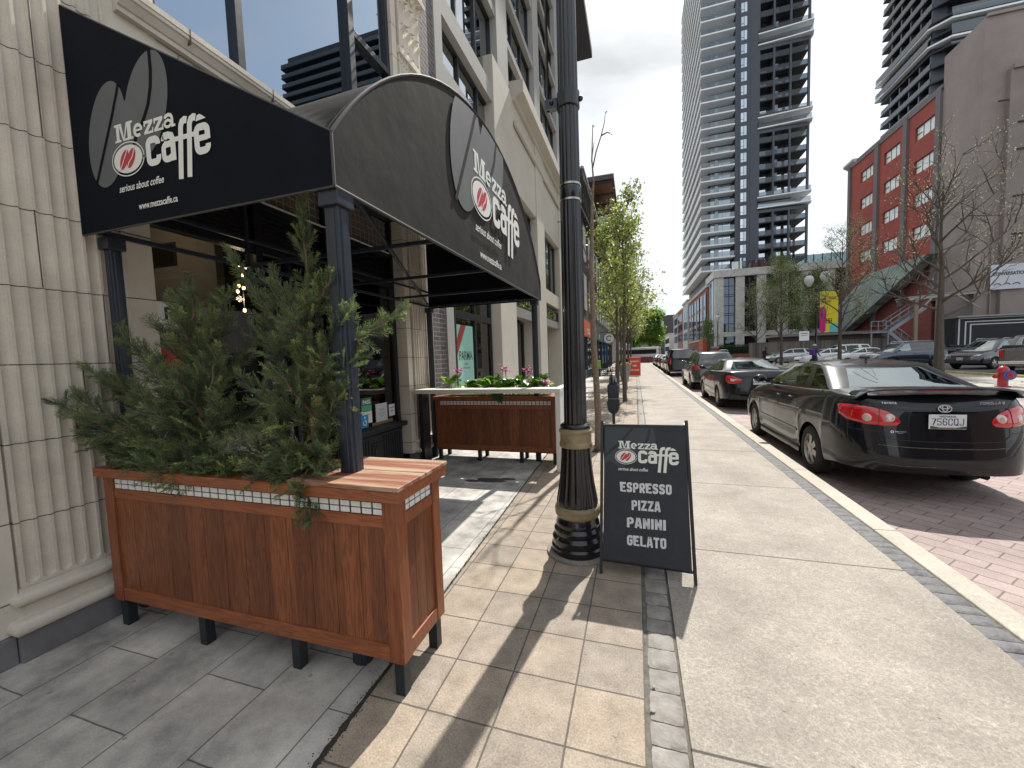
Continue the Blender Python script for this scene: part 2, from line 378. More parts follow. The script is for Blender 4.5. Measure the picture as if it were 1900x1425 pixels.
def tag(o, label=None, cat=None, group=None, kind=None):
    if label: o['label'] = label
    if cat: o['category'] = cat
    if group: o['group'] = group
    if kind: o['kind'] = kind
    return o
def thing(name, label, cat, loc=(0,0,0), rz=0., group=None):
    o = bpy.data.objects.new(name, None); COL.objects.link(o); o.empty_display_size = .2
    o.location = loc; o.rotation_euler = (0, 0, rz)
    WM[o.name] = Matrix.Translation(Vector(loc)) @ Matrix.Rotation(rz, 4, 'Z')
    return tag(o, label, cat, group)
def dup(root, loc, rz=0., label=None, group=None, scale=None):
    r = root.copy(); COL.objects.link(r); r.location = loc; r.rotation_euler = (0, 0, rz)
    if scale: r.scale = (scale,)*3 if not hasattr(scale, '__len__') else scale
    if label: r['label'] = label
    if group: r['group'] = group
    for ch in list(root.children):
        c = ch.copy(); COL.objects.link(c); c.parent = r
        for g in ch.children:
            d = g.copy(); COL.objects.link(d); d.parent = c
    return r
def child(mesh_src, parent, loc=(0,0,0), name=None):
    """another copy of a part (shares its mesh) under the same thing"""
    c = mesh_src.copy(); COL.objects.link(c); c.parent = parent; c.location = loc
    for g in mesh_src.children:
        d = g.copy(); COL.objects.link(d); d.parent = c
    return c

def text_geo(s, size=1., bold=0., shear=0., sx=1., align='LEFT', spacing=1.):
    """returns (verts2d, faces) of a flat line of lettering, baseline at 0"""
    cu = bpy.data.curves.new('t', 'FONT'); cu.body = s; cu.size = size; cu.offset = bold; cu.shear = shear; cu.align_x = align; cu.space_character = spacing
    cu.resolution_u = 3
    o = bpy.data.objects.new('t', cu); me = o.to_mesh()
    vs = [(v.co.x*sx, v.co.y) for v in me.vertices]; fs = [tuple(p.vertices) for p in me.polygons]
    o.to_mesh_clear(); bpy.data.objects.remove(o); bpy.data.curves.remove(cu)
    return vs, fs
def put(mb, geo, fn, d=0., mi=0, ox=0., oy=0., k=1.):
    vs, fs = geo
    mb.add([fn(ox+u*k, oy+v*k, d) for u, v in vs], fs, mi)
def ell(cx, cy, rx, ry, n=28, rot=0., a0=0., a1=2*math.pi):
    o = []
    for i in range(n):
        a = a0 + (a1-a0)*i/(n-1 if abs(a1-a0) < 6.2 else n)
        x, y = rx*math.cos(a), ry*math.sin(a)
        o.append((cx + x*math.cos(rot) - y*math.sin(rot), cy + x*math.sin(rot) + y*math.cos(rot)))
    return o
def stroke(pts, wd):
    """ribbon of constant width along 2d points -> (verts, faces)"""
    n = len(pts); vs = []; fs = []
    for i in range(n):
        a = pts[max(i-1, 0)]; b = pts[min(i+1, n-1)]; c = pts[i]
        dx, dy = b[0]-a[0], b[1]-a[1]; l = math.hypot(dx, dy) or 1; nx, ny = -dy/l, dx/l
        k = wd/2
        if 0 < i < n-1:
            e1 = (c[0]-a[0], c[1]-a[1]); l1 = math.hypot(*e1) or 1
            cs = abs((-e1[1]/l1)*nx + (e1[0]/l1)*ny); k = k/max(cs, .5)
        vs += [(c[0]+nx*k, c[1]+ny*k), (c[0]-nx*k, c[1]-ny*k)]
    for i in range(n-1): fs.append((2*i, 2*i+1, 2*i+3, 2*i+2))
    return vs, fs

def rounded(pts, r, n=4, keep=()):
    o = [pts[0]]
    for i in range(1, len(pts)-1):
        a, b, c = pts[i-1], pts[i], pts[i+1]
        if i in keep: o.append(b); continue
        la = math.hypot(a[0]-b[0], a[1]-b[1]); lc = math.hypot(c[0]-b[0], c[1]-b[1]); q = min(r, la/2, lc/2)
        p0 = (b[0]+(a[0]-b[0])*q/la, b[1]+(a[1]-b[1])*q/la); p1 = (b[0]+(c[0]-b[0])*q/lc, b[1]+(c[1]-b[1])*q/lc)
        for k in range(n+1):
            u = k/n; o.append(((1-u)**2*p0[0]+2*u*(1-u)*b[0]+u*u*p1[0], (1-u)**2*p0[1]+2*u*(1-u)*b[1]+u*u*p1[1]))
    return o + [pts[-1]]
def glyphs(text, h=1., W=.62, t=.2, gap=.13):
    """square-shouldered block capitals drawn as ribbons"""
    H = 1.; V = []; F = []; x = 0
    def add(pts, th=t):
        vs, fs = stroke(pts, th); k = len(V); V.extend([((u+x)*h, v*h) for u, v in vs]); F.extend([tuple(i+k for i in f) for f in fs])
    for ch in text:
        w = {'I': t, ' ': .3, 'M': .86, '-': .4}.get(ch, W); l, r, b, tp, m = t/2, w-t/2, t/2, H-t/2, H/2
        if ch == 'E': add([(r+t/2,tp),(l,tp),(l,b),(r+t/2,b)]); add([(l,m),(r,m)], t*.9)
        elif ch == 'S': add(rounded([(r,.70),(r,tp),(l,tp),(l,m+.02),(r,m-.02),(r,b),(l,b),(l,.30)], .2))
        elif ch in 'PR':
            add(rounded([(l,0),(l,tp),(r,tp),(r,m-.05),(l,m-.05)], .2, keep=(1,)))
            if ch == 'R': add([(w*.44,m-.08),(r+.02,-.0)], t*1.0)
        elif ch in 'OQ0':
            add(rounded([(w/2,tp),(l,tp),(l,b),(r,b),(r,tp),(w/2,tp)], .2))
            if ch == 'Q': add([(w*.55,.25),(r+t/2,-.06)], t*.8)
        elif ch == 'I' or ch == '1': add([(w/2,0),(w/2,H)])
        elif ch == 'Z': add([(0,tp),(r+t/2,tp)]); add([(0,b),(r+t/2,b)]); add([(r,tp),(l,b)], t*.95)
        elif ch == 'A': add([(l*.7,0),(w*.40,H)], t*.95); add([(w-l*.7,0),(w*.60,H)], t*.95); add([(l+.05,.26),(r-.05,.26)], t*.85); add([(w*.3,tp),(w*.7,tp)])
        elif ch == 'N': add([(l,0),(l,H)]); add([(r,0),(r,H)]); add([(l,H-.05),(r,.05)], t*.85)
        elif ch == 'G': add(rounded([(r,.70),(r,tp),(l,tp),(l,b),(r,b),(r,m),(w*.5,m)], .2, keep=(5,)))
        elif ch == 'C': add(rounded([(r,.66),(r,tp),(l,tp),(l,b),(r,b),(r,.34)], .2))
        elif ch == 'L': add([(l,H),(l,b),(r+t/2,b)])
        elif ch == 'T': add([(0,tp),(w,tp)]); add([(w/2,0),(w/2,H-t)])
        elif ch == 'Y': add([(l*.8,H),(w/2,m)], t*.9); add([(w-l*.8,H),(w/2,m)], t*.9); add([(w/2,m+.03),(w/2,0)])
        elif ch == 'J': add(rounded([(r,H),(r,b),(l,b),(l,.30)], .2))
        elif ch == 'D': add(rounded([(l,b),(l,tp),(r,tp),(r,b),(l,b)], .22, keep=(1,)))
        elif ch == '7': add([(0,tp),(r,tp),(w*.35,0)])
        elif ch == '5': add(rounded([(r+t/2,tp),(l,tp),(l,m+.06),(r,m+.06),(r,b),(l,b),(l,.28)], .2, keep=(1,2)))
        elif ch == '6': add(rounded([(r,.74),(r,tp),(l,tp),(l,b),(r,b),(r,m+.04),(l,m+.04)], .2))
        x += w + gap
    return V, F, (x-gap)*h
# ------------------------------------------------------------------ the setting: ground, road, pavements
def struct(name, mb, mt, **k):
    o = mb.build(name, mt, **k); o['kind'] = 'structure'; return o
asphalt = mat('asphalt', (.085,.082,.08), .9, vary=.3, vscale=3, bump=.3, bscale=200)
struct('ground', MB().box(-400, 500, -60, 900, -1.0, -.14), asphalt)
road_red = tiles('road pavers', (.31,.235,.22), (.36,.285,.265), (.14,.11,.10), .30, .15, ms=.006, rot=R(45), speck=.3, stain=.3, speck_scale=120, rough=.75)
road_grey = tiles('road lane pavers', (.31,.285,.265), (.36,.33,.31), (.2,.18,.17), .30, .15, ms=.006, rot=R(45), speck=.3, stain=.25, speck_scale=120, rough=.8)
struct('road', MB().box(1.99, 5.0, -12, 400, -.5, -.12), road_red)
struct('road_lane', MB().box(5.0, 11.4, -12, 400, -.5, -.12), road_grey)
kerb_m = concrete('kerb concrete', (.46,.425,.36), .22, 130, .18, 2.2, joint=1.8, jaxis=1, joff=.4)
struct('kerb', MB().box(1.90, 2.07, -12, 120, -.5, .0), kerb_m, bevel=.012)
agg = concrete('exposed aggregate', (.345,.31,.268), .38, 170, .32, 1.4, joint=1.72, jaxis=1, joff=2.43-.86, streak=True, bump=.6)
struct('sidewalk', MB().box(.19, 1.74, -12, 120, -.5, .0), agg)
tan = tiles('tan pavers', (.345,.282,.215), (.265,.228,.19), (.11,.095,.08), .308, .308, ms=.0045, offset=0., speck=.4, stain=.3, speck_scale=110, stain_scale=7, bump=.8, loc=(-.02,-2.375+.308*20,0), wob=.004)
grey = tiles('grey flagstones', (.49,.47,.435), (.41,.395,.37), (.15,.14,.125), .62, .375, ms=.004, offset=.45, speck=.2, stain=.55, speck_scale=120, stain_scale=3.2, bump=.35, rot=R(90), loc=(.1,.22,0), wob=.006)
# the joint between the two pavings drifts slowly to the left
m1 = MB(); m2 = MB(); gap = MB()
def seam(y): return -1.165 - .033*y
ys = [-6 + 2*i for i in range(64)]
for a, b in zip(ys[:-1], ys[1:]):
    for M_, l0, l1, r0, r1 in ((m1, seam(a)+.009, seam(b)+.009, .02, .02), (m2, -6.0, -6.0, seam(a)-.009, seam(b)-.009)):
        M_.add([(l0,a,0),(r0,a,0),(r1,b,0),(l1,b,0),(l0,a,-.3),(r0,a,-.3),(r1,b,-.3),(l1,b,-.3)], [(0,1,2,3),(0,4,5,1),(2,6,7,3),(0,3,7,4),(1,5,6,2)])
struct('paving_tan', m1, tan, recalc=False)
struct('paving_grey', m2, grey, recalc=False)
struct('paving_bed', MB().box(-6, 1.91, -12, 120, -.4, -.012), mat('joint soil', (.13,.12,.10), .95, vary=.5, vscale=30))
def cobbles(x0, x1, y1, rnd, base):
    rg = random.Random(rnd); mb = MB(); y = -3.0
    while y < y1:
        h = rg.uniform(.10, .17) if rnd == 3 else rg.uniform(.085, .12); g = .004
        xa, xb = x0+.004+rg.uniform(0,.006), x1-.004-rg.uniform(0,.006)
        n = 5; P = []
        for i in range(n+1):
            row = []
            for j in range(n+1):
                u, v = i/n, j/n
                e = min(u, 1-u, v, 1-v)*2
                z = -.010 + .010*min(1, e*3.5)**.5 + rg.uniform(-.0018, .0018)*(e > 0)
                px = xa + (xb-xa)*v; py = y+g/2 + (h-g)*u
                k = .95 if e == 0 and (u in (0,1)) and (v in (0,1)) else 1
                cx_, cy_ = (xa+xb)/2, y+h/2
                row.append((cx_+(px-cx_)*k + rg.uniform(-.002,.002), cy_+(py-cy_)*k + rg.uniform(-.002,.002), z))
            P.append(row)
        mb.grid(P); y += h
    return mb
cob1 = mat('granite setts', (.25,.235,.215), .75, vary=.45, vscale=9, bump=.5, bscale=60)
cob2 = mat('dark setts', (.14,.14,.145), .7, vary=.55, vscale=12, bump=.5, bscale=60)
struct('sett_strip', cobbles(.035, .182, 24, 3, 0), cob1, smooth=True, sharp=60, recalc=False)
struct('sett_strip', cobbles(1.745, 1.895, 40, 5, 0), cob2, smooth=True, sharp=60, recalc=False)
struct('sett_strip', MB().box(.03, .182, 24, 120, -.05, -.003), cob1)
struct('sett_strip', MB().box(1.745, 1.895, 40, 120, -.05, -.003), cob2)
far_walk = concrete('far concrete', (.40,.375,.34), .25, 60, .2, .5, joint=1.6, jaxis=1)
struct('far_pavement', MB().box(11.4, 15.3, -12, 400, -.5, -.0), far_walk)
struct('yellow_kerb', MB().box(15.3, 15.5, 6, 62, -.3, .10), mat('kerb yellow', (.55,.43,.16), .8, vary=.35, vscale=3), bevel=.015)
struct('parking_lot', MB().box(15.5, 70, -12, 88, -.5, -.02), mat('lot asphalt', (.13,.125,.12), .9, vary=.3, vscale=1.2, bump=.2, bscale=80))
# small litter, gum and weeds in the joint
rg = random.Random(11); lit = MB()
for i in range(150):
    x, y = rg.uniform(-2.9, 1.7), rg.uniform(.9, 9)
    r = rg.uniform(.003, .013)
    lit.lathe([(0,.0028),(r*.7,.0024),(r,.001)], (x, y, 0), n=7)
tag(lit.build('chewing_gum', mat('gum', (.27,.255,.23), .8)), kind='stuff')
wd = []
for i in range(900):
    y = rg.uniform(.3, 9); x = seam(y) + rg.gauss(0,.006)
    h = rg.uniform(.004, .016); a = rg.uniform(0, 6.3); d = .004
    wd += [(x-d*math.cos(a), y-d*math.sin(a), -.01), (x+d*math.cos(a), y+d*math.sin(a), -.01), (x+rg.gauss(0,.006), y+rg.gauss(0,.006), h)]
o = np_mesh('moss', wd, np.arange(len(wd)).reshape(-1,3), mat('moss', (.05,.075,.02), .9, vary=.4)); tag(o, kind='stuff')

ck = MB(); rg = random.Random(8); P = []
for i in range(60):
    y = .75+.021*i; w_ = .005+.012*math.exp(-((y-1.28)/.30)**2)*rg.uniform(.5,1.3); P.append([(seam(y)-w_, y, .0012), (seam(y), y, .0022), (seam(y)+w_*rg.uniform(.5,1), y, .0012)])
ck.grid(P)
for i in range(220):
    y = rg.gauss(1.3,.25); x = seam(y)+rg.gauss(0,.016); r = rg.uniform(.0015,.0035); ck.lathe([(0,r*.9),(r*.8,r*.4),(r,0)], (x,y,0), n=6)
tag(ck.build('crack_soil', mat('crack soil', (.035,.032,.025), .95, vary=.5, vscale=90), recalc=False), kind='stuff')
sn_ = MB(); rg = random.Random(2)
for cx_, cy_, rx, ry in ((-1.78,4.62,.20,.10),(-1.58,4.70,.10,.05),(-2.0,4.55,.12,.05)): sn_.add([(cx_+rx*math.cos(a*.35)*rg.uniform(.8,1.1), cy_+ry*math.sin(a*.35)*rg.uniform(.8,1.1), .0012+.0003*len(sn_.f)) for a in range(18)], [tuple(range(18))])
tag(sn_.build('damp_patch', mat('damp stone', (.07,.068,.065), .35), recalc=False), kind='stuff')
# ------------------------------------------------------------------ the street continues behind the viewpoint
for i, (x0, x1, y0, y1, h, c_, lab) in enumerate(((-16,-3.5,-46,-6.3,6.5,(.5,.46,.4),'plain stone-coloured block next door behind the viewpoint'),(-16,-3.8,-100,-47,14,(.16,.09,.07),'brick block farther back on the cafe side'),(17,38,-34,-14,13,(.17,.10,.08),'brick block on the other side of the street behind the viewpoint'),(16,40,-90,-36,17,(.26,.25,.23),'grey block farther back on the other side'))):
    t = thing('street_block', lab, 'building', (x0, y0, 0)); MB().box(x0, x1, y0, y1, 0, h).build('wall', mat('back block %d' % i, c_, .85, vary=.15), t)
    xf = x1 if x0 < 0 else x0; sg = 1 if x0 < 0 else -1
    w_ = MB().box(xf+sg*.02, xf+sg*.06, y0+1.5, y0+3.0, 4.2, 6.2).build('window', mat('far window dark', (.03,.035,.04), .15), t)
    for k in range(int((y1-y0-3)/3)):
        for r_ in range(int((h-7)/3.4)+1):
            if k or r_: child(w_, t, (0, 3*k, 3.4*r_))

# ------------------------------------------------------------------ cafe building
FX = -3.18
stone = tiles('terracotta ashlar', (.63,.58,.495), (.67,.625,.54), (.14,.12,.10), .9, .4255, ms=.0045, offset=.5, plane='YZ', loc=(.33,-.33+.4255*4,0), speck=.10, stain=.16, speck_scale=260, stain_scale=1.5, bump=.3, wob=.006)
stone_p = concrete('terracotta', (.67,.62,.53), .09, 240, .26, 1.3, bump=.25)
pl_m = mat('plinth granite', (.17,.165,.175), .7, vary=.25, vscale=5, bump=.15, bscale=80)
metal_b = mat('black frame paint', (.012,.014,.018), .35, vary=.3, vscale=20)
cafe = thing('cafe_building', 'cream terracotta cafe building with fluted pilasters and black shopfront', 'building', (FX, 1.2, 0))

def pilaster(y0, y1, ztop, name='pilaster', nfl=9, zcap=None, dense=1.0):
    """fluted face in X=FX; height field of concave flutes with rounded feet"""
    pitch = (y1-y0-.02)/nfl; wf = pitch*.78; dp = .021
    Y = [y0]
    steps = 10
    for i in range(nfl):
        c = y0+.01+pitch*(i+.5)
        Y += [c-wf/2 + wf*k/steps for k in range(steps+1)]
    Y.append(y1)
    zb = .435
    Z = [.39, .405, .42] + [zb - wf/2 + wf/2*k/7 for k in range(1, 8)]
    Z = sorted(set([round(z, 4) for z in Z if z >= .39]))
    z = .75-.004
    while z < ztop:
        Z += [round(z-.003,4), round(z,4), round(z+.005,4), round(z+.008,4)]; z += .4255
    Z.append(ztop); Z = sorted(set(Z))
    P = []
    rg = random.Random(int(y0*10))
    wob = [rg.uniform(-.0015,.0015) for _ in Z]
    for zi, z in enumerate(Z):
        jt = any(abs(z - (.75 + .4255*k)) < .0035 for k in range(-1, 16))
        row = []
        for y in Y:
            d = 0
            q = (y-y0-.01)/pitch; i = int(q); fr = (q-i-.5)*pitch
            if 0 <= q < nfl and abs(fr) < wf/2:
                r = abs(fr)
                if z < zb: r = math.hypot(fr, z-zb)
                if r < wf/2: d = dp*math.sqrt(max(0, 1-(r/(wf/2))**2))**.8
            row.append((FX-d, y, z + wob[zi]))
        P.append(row)
    mb = MB(); mb.grid(P)
    # sides
    mb.quad((FX,y0,.39),(FX,y0,ztop),(FX-.30,y0,ztop),(FX-.30,y0,.39)); mb.quad((FX,y1,.39),(FX,y1,ztop),(FX-.30,y1,ztop),(FX-.30,y1,.39))
    jn = MB(); z = .75
    while z < ztop:
        for i in range(14):
            ya, yb = y0+(y1-y0)*i/14, y0+(y1-y0)*(i+1)/14
        zi = min(range(len(Z)), key=lambda q: abs(Z[q]-z)); rgj = random.Random(int(z*100)); row0 = [(p[0]+.0009, p[1], z-.0030+rgj.uniform(-.0008,.0008)) for p in P[zi]]; row1 = [(p[0]+.0009, p[1], z+.0024+rgj.uniform(-.0008,.0008)) for p in P[zi]]
        jn.grid([row0, row1]); jn.box(FX-.29, FX-.0005, y0-.0012, y0+.001, z-.003, z+.003); z += .4255
    o = mb.build(name, stone_p, cafe, smooth=True, sharp=30)
    jn.build('mortar_joint', mat('mortar', (.10,.085,.075), .9), o)
    # vertical joints between the moulded blocks
    vj = MB(); z = .33; k = 0
    while z < ztop:
        if k: 
            yy = y0+.01+pitch*([4,6,5,7,3,6,4][k % 7]); vj.box(FX-.01, FX+.0012, yy-.0028, yy+.0028, max(z, .46), min(z+.4255, ztop))
        z += .4255; k += 1
    vj.build('mortar_joint', mat('mortar', (.10,.085,.075), .9), o)
    # base mouldings: fillet, torus, scotia, torus
    bs = MB()
    prof = [(-.03,.39),(.008,.388),(.010,.368),(.012,.366)]
    def arc(cx, cz, rx, rz, a0, a1, n=9): return [(cx+rx*math.cos(R(a0+(a1-a0)*i/(n-1))), cz+rz*math.sin(R(a0+(a1-a0)*i/(n-1)))) for i in range(n)]
    prof += arc(.018, .335, .032, .030, 80, -80) + arc(.036, .270, .018, .034, 110, 250) + [(.03, .236),(.036,.234)] + arc(.036, .195, .040, .038, 80, -80) + [(.03,.155),(-.03,.155)]
    n = len(prof); ex = lambda p: p[0]
    vs = [(FX+p[0], y0-max(0, p[0])*.9, p[1]) for p in prof] + [(FX+p[0], y1+max(0, p[0])*.9, p[1]) for p in prof] 
    bk0 = [(FX-.10, y0-max(0, p[0])*.9, p[1]) for p in prof]; bk1 = [(FX-.10, y1+max(0, p[0])*.9, p[1]) for p in prof]
    vs += bk0 + bk1
    fs = []
    for i in range(n-1): fs += [(i, i+1, n+i+1, n+i), (2*n+i, 2*n+i+1, i+1, i), (n+i, n+i+1, 3*n+i+1, 3*n+i)]
    bs.add(vs, fs); bs.build('base_moulding', stone_p, o, smooth=True, sharp=40)
    MB().box(FX-.15, FX+.035, y0-.04, y1+.04, 0, .153).build('plinth', pl_m, o, bevel=.006)
    return o
pil = pilaster(1.16, 1.775, 6.5)
p2 = pilaster(5.25, 5.87, 5.95)
# carved capital of the far pilaster
cap = MB()
cap.box(FX-.20, FX+.03, 5.23, 5.89, 5.95, 6.02); cap.box(FX-.20, FX+.012, 5.24, 5.88, 6.02, 6.06)
cap.box(FX-.20, FX-.0, 5.27, 5.85, 6.06, 7.0)
cap.box(FX-.20, FX+.09, 5.20, 5.92, 7.0, 7.08); cap.box(FX-.20, FX+.06, 5.22, 5.90, 7.08, 7.2)
cap.build('capital', stone_p, cafe, bevel=.008)
lf = MB()
for row, (zz, nn, hh) in enumerate(((6.10, 4, .30), (6.42, 4, .30), (6.70, 5, .24))):
    for i in range(nn):
        yc = 5.27 + .58*(i+.5)/nn; wv = .58/nn*.40
        P = []
        for a in range(9):
            t = a/8; ww = wv*math.sin(math.pi*min(1, .25+t*.75))**.6 + .004; outx = .010 + .13*t**4 + .006*math.sin(t*9)
            zt = zz + hh*(t if t < .9 else .9-(t-.9)*1.5)
            P.append([(FX+outx - .03*(abs(j-3)/3)**1.5 + .006*(j == 3), yc + ww*(j-3)/3, zt) for j in range(7)])
        lf.grid(P)
lf.build('acanthus_leaves', stone_p, cafe, smooth=True, sharp=60)
ro = MB(); ro.sphere((FX+.06, 5.56, 6.93), .05, sc=(.6,1,1)); 
for k in range(8): ro.sphere((FX+.05, 5.56+.06*math.cos(k*.785), 6.93+.06*math.sin(k*.785)), .024)
ro.build('rosette', stone_p, cafe, smooth=True)

wl = MB()
wl.box(-3.9, FX-.012, -6, 1.147, .16, 9)
wl.box(-3.9, FX-.03, 1.79, 1.94, .16, 4.0)      # stone jamb beside the shopfront
wl.box(-3.9, FX-.02, 1.785, 5.24, 3.62, 3.86)    # frieze above the shopfront
wl.box(-3.9, FX-.02, 1.785, 2.08, 3.86, 9)
wl.box(-3.9, FX-.03, 5.12, 5.24, .16, 9)
wl.box(-3.9, FX-.03, 2.08, 5.12, 7.0, 9)
wl.box(-3.9, FX-.04, 1.147, 1.16, .16, 9)
wl.build('wall', stone, cafe)
MB().box(-3.9, FX+.012, -6, 1.118, 0, .158).build('plinth', pl_m, cafe, bevel=.006)
bk = MB(); bk.box(-14, -13.6, -6, 5.9, 0, 9); bk.box(-14, -3.9, -6, -5.7, 0, 9); bk.box(-14,-3.2,-6,5.9,9,9.3); bk.box(-14, -3.9, 5.7, 5.88, 0, 9)
bk.build('rear_wall', stone_p, cafe)
# sill course above the awning
sl = MB()
prof = [(0,3.87),(.022,3.872),(.022,3.905),(.034,3.91),(.046,3.93),(.062,3.955),(.075,3.962),(.075,3.985),(.082,3.99),(.082,4.03),(-.1,4.06),(-.1,3.87)]
sl.prism(prof, lambda u, v, d: (FX+u, d, v), 1.84, 5.235)
so = sl.build('sill_course', stone_p, cafe, smooth=True, sharp=25)
for k, y in enumerate((2.25, 2.95, 3.65, 4.35, 5.05)):
    MB().box(FX+.03, FX+.0835, y-.003, y+.003, 3.93, 4.035).build('mortar_joint', MATS['mortar'], so)
# upper window
up_g = glass('upper glass', (.06,.07,.08), (.62,.75,.90), 1.9, .004, .42)
uw = MB()
for y in (2.10, 2.80, 5.10): uw.box(-3.36, -3.26, y-.035, y+.035, 4.05, 7.0)
uw.box(-3.40, -3.24, 4.24, 4.34, 4.05, 7.0)
uw.box(-3.36, -3.26, 2.1, 5.1, 4.05, 4.12); uw.box(-3.35, -3.25, 4.30, 5.1, 5.55, 5.63); uw.box(-3.36,-3.26,2.1,5.1,6.9,7.0)
uwo = uw.build('window', metal_b, cafe, bevel=.004)
for a, b, c_, d_ in ((2.135,2.765,4.12,6.9),(2.835,4.24,4.12,6.9),(4.34,5.065,4.12,5.55),(4.34,5.065,5.63,6.9)):
    MB().box(-3.325, -3.315, a, b, c_, d_).build('pane', up_g, uwo)
# upper room behind the panes
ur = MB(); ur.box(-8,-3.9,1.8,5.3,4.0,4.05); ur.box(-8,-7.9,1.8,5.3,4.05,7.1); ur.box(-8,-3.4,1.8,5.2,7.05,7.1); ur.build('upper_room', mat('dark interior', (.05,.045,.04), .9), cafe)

# shopfront in the bay (Y 1.94 .. 5.12)
sg = glass('shop glass', (.62,.64,.63), .9, 1.5, .004, .05)
sf = MB()
X0, X1 = -3.48, -3.38
for y in (1.975, 2.93, 3.82, 5.085): sf.box(X0, X1, y-.035, y+.035, 0, 3.62)
sf.box(X0, X1-.01, 1.94, 5.12, 2.62, 2.70); sf.box(X0, X1-.01, 1.94, 5.12, 3.04, 3.10); sf.box(X0, X1-.01, 1.94, 5.12, 3.55, 3.62)
sf.box(X0, X1, 2.965, 3.785, 0, .12)
sf.box(X0+.005, X1-.012, 3.25, 3.31, .12, 2.62)
frm = sf.build('shopfront', metal_b, cafe, bevel=.004)
for a, b, c_, d_ in ((2.01,2.895,.66,2.62),(2.965,3.25,.12,2.62),(3.31,3.785,.12,2.62),(3.855,5.05,.72,2.62)):
    MB().box(-3.436, -3.426, a, b, c_, d_).build('pane', sg, frm)
# wired transom lights
tl = MB(); tl.box(-3.45, -3.44, 1.95, 5.11, 3.10, 3.55); tl.build('transom_backing', mat('taupe glass', (.14,.125,.11), .5, vary=.2, vscale=30), frm)
gr_ = MB(); y = 2.02
while y < 5.08: gr_.box(-3.438, -3.430, y-.003, y+.003, 3.12, 3.54); y += .085
for z in (3.12, 3.205, 3.29, 3.375, 3.46, 3.54): gr_.box(-3.437, -3.431, 1.98, 5.08, z-.003, z+.003)
gr_.build('transom_lattice', mat('lattice zinc', (.34,.31,.27), .6), frm)
MB().box(-3.40, -3.375, 1.98, 5.08, 3.10, 3.113).build('trim_strip', mat('white trim', (.7,.7,.68), .5), frm)
lv = MB()
for k in range(7): lv.add([(-3.46, 1.98, 2.72+k*.045), (-3.385, 1.98, 2.70+k*.045), (-3.385, 5.08, 2.70+k*.045), (-3.46, 5.08, 2.72+k*.045)], [(0,1,2,3)])
lv.box(-3.47,-3.462,1.98,5.08,2.70,3.04)
lv.build('louvre_band', mat('louvre black', (.02,.02,.022), .5), frm, recalc=False)
# bulkheads
MB().box(-3.5,-3.38,1.98,2.895,0,.60).build('bulkhead', mat('bulkhead paint', (.022,.026,.028), .5, vary=.3, vscale=15, bump=.2), cafe)
bo = MB().box(-3.52, -3.36, 3.80, 5.10, 0, .60).build('bulkhead', mat('bulkhead paint', (.022,.026,.028), .5, vary=.3, vscale=15, bump=.2), cafe, bevel=.004)
MB().box(-3.50, -3.27, 3.78, 5.13, .60, .665).build('sill', MATS['bulkhead paint'], cafe, bevel=.012)
rb = MB(); y = 3.93
while y < 5.06:
    if not 4.35 < y < 4.62: rb.box(-3.362, -3.345, y-.012, y+.012, .14, .54)
    y += .055
rb.box(-3.362,-3.342,4.37,4.60,.22,.46); rb.lathe([(.02,0),(.07,.004),(.085,.014),(.07,.02),(.04,.012),(0,.02)], (-3.342, 4.485, .34), 16, 'X')
rb.box(-3.362,-3.340,3.88,5.08,.54,.57); rb.box(-3.362,-3.340,3.88,5.08,.10,.13)
rb.build('vent_grille', MATS['bulkhead paint'], bo, bevel=.003)

# interior seen through the glass
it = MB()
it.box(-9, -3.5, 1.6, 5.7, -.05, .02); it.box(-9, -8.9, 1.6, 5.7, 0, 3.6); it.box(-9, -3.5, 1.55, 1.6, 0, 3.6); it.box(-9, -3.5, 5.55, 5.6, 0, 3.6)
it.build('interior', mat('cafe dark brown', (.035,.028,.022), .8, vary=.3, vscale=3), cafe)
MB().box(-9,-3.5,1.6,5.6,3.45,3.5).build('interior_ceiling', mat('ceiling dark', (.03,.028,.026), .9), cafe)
MB().box(-6.2, -4.02, 2.98, 3.06, 1.92, 3.44).build('interior_bulkhead', mat('beige plaster', (.50,.45,.40), .8, vary=.1, vscale=2), cafe)
vg = MB()
for k in range(13): vg.box(-5.00+.032*k, -4.988+.032*k, 2.955, 2.972, 2.66, 2.84)
vg.box(-5.03,-4.56,2.972,2.979,2.63,2.87)
vg.build('air_grille', mat('grille grey', (.06,.055,.05), .6), cafe)
for i, (x, a, b) in enumerate(((-4.9, 2.7, 2.78), (-5.0, 2.9, 2.94))):
    MB().box(x-.05, x, a, b, .02, 3.45).build('timber_post', mat('dark cedar', (.16,.07,.035), .5), cafe)
bulb_m = mat('bulb', (1,.8,.5), .4, emit=((1.0,.62,.28), 14.0)); cord_m = mat('cord', (.01,.01,.01), .6)
for i, (x, y, z) in enumerate(((-5.0,4.01,2.89),(-5.0,4.11,2.88),(-5.0,4.05,2.76),(-5.0,3.99,2.62),(-5.0,4.06,2.6),(-5.0,3.97,2.54),(-5.0,4.05,2.3))):
    t = thing('pendant_bulb', 'small lit pendant bulb hanging on a cord inside the cafe', 'lamp', (x, y, z), 0, 'pendant bulbs inside the cafe')
    MB().sphere((x,y,z), .018, 10, 8, (1,1,1.25)).build('bulb', bulb_m, t, smooth=True)
    MB().tube([(x,y,z+.03),(x,y,3.45)], .004, 5).build('cord', cord_m, t)
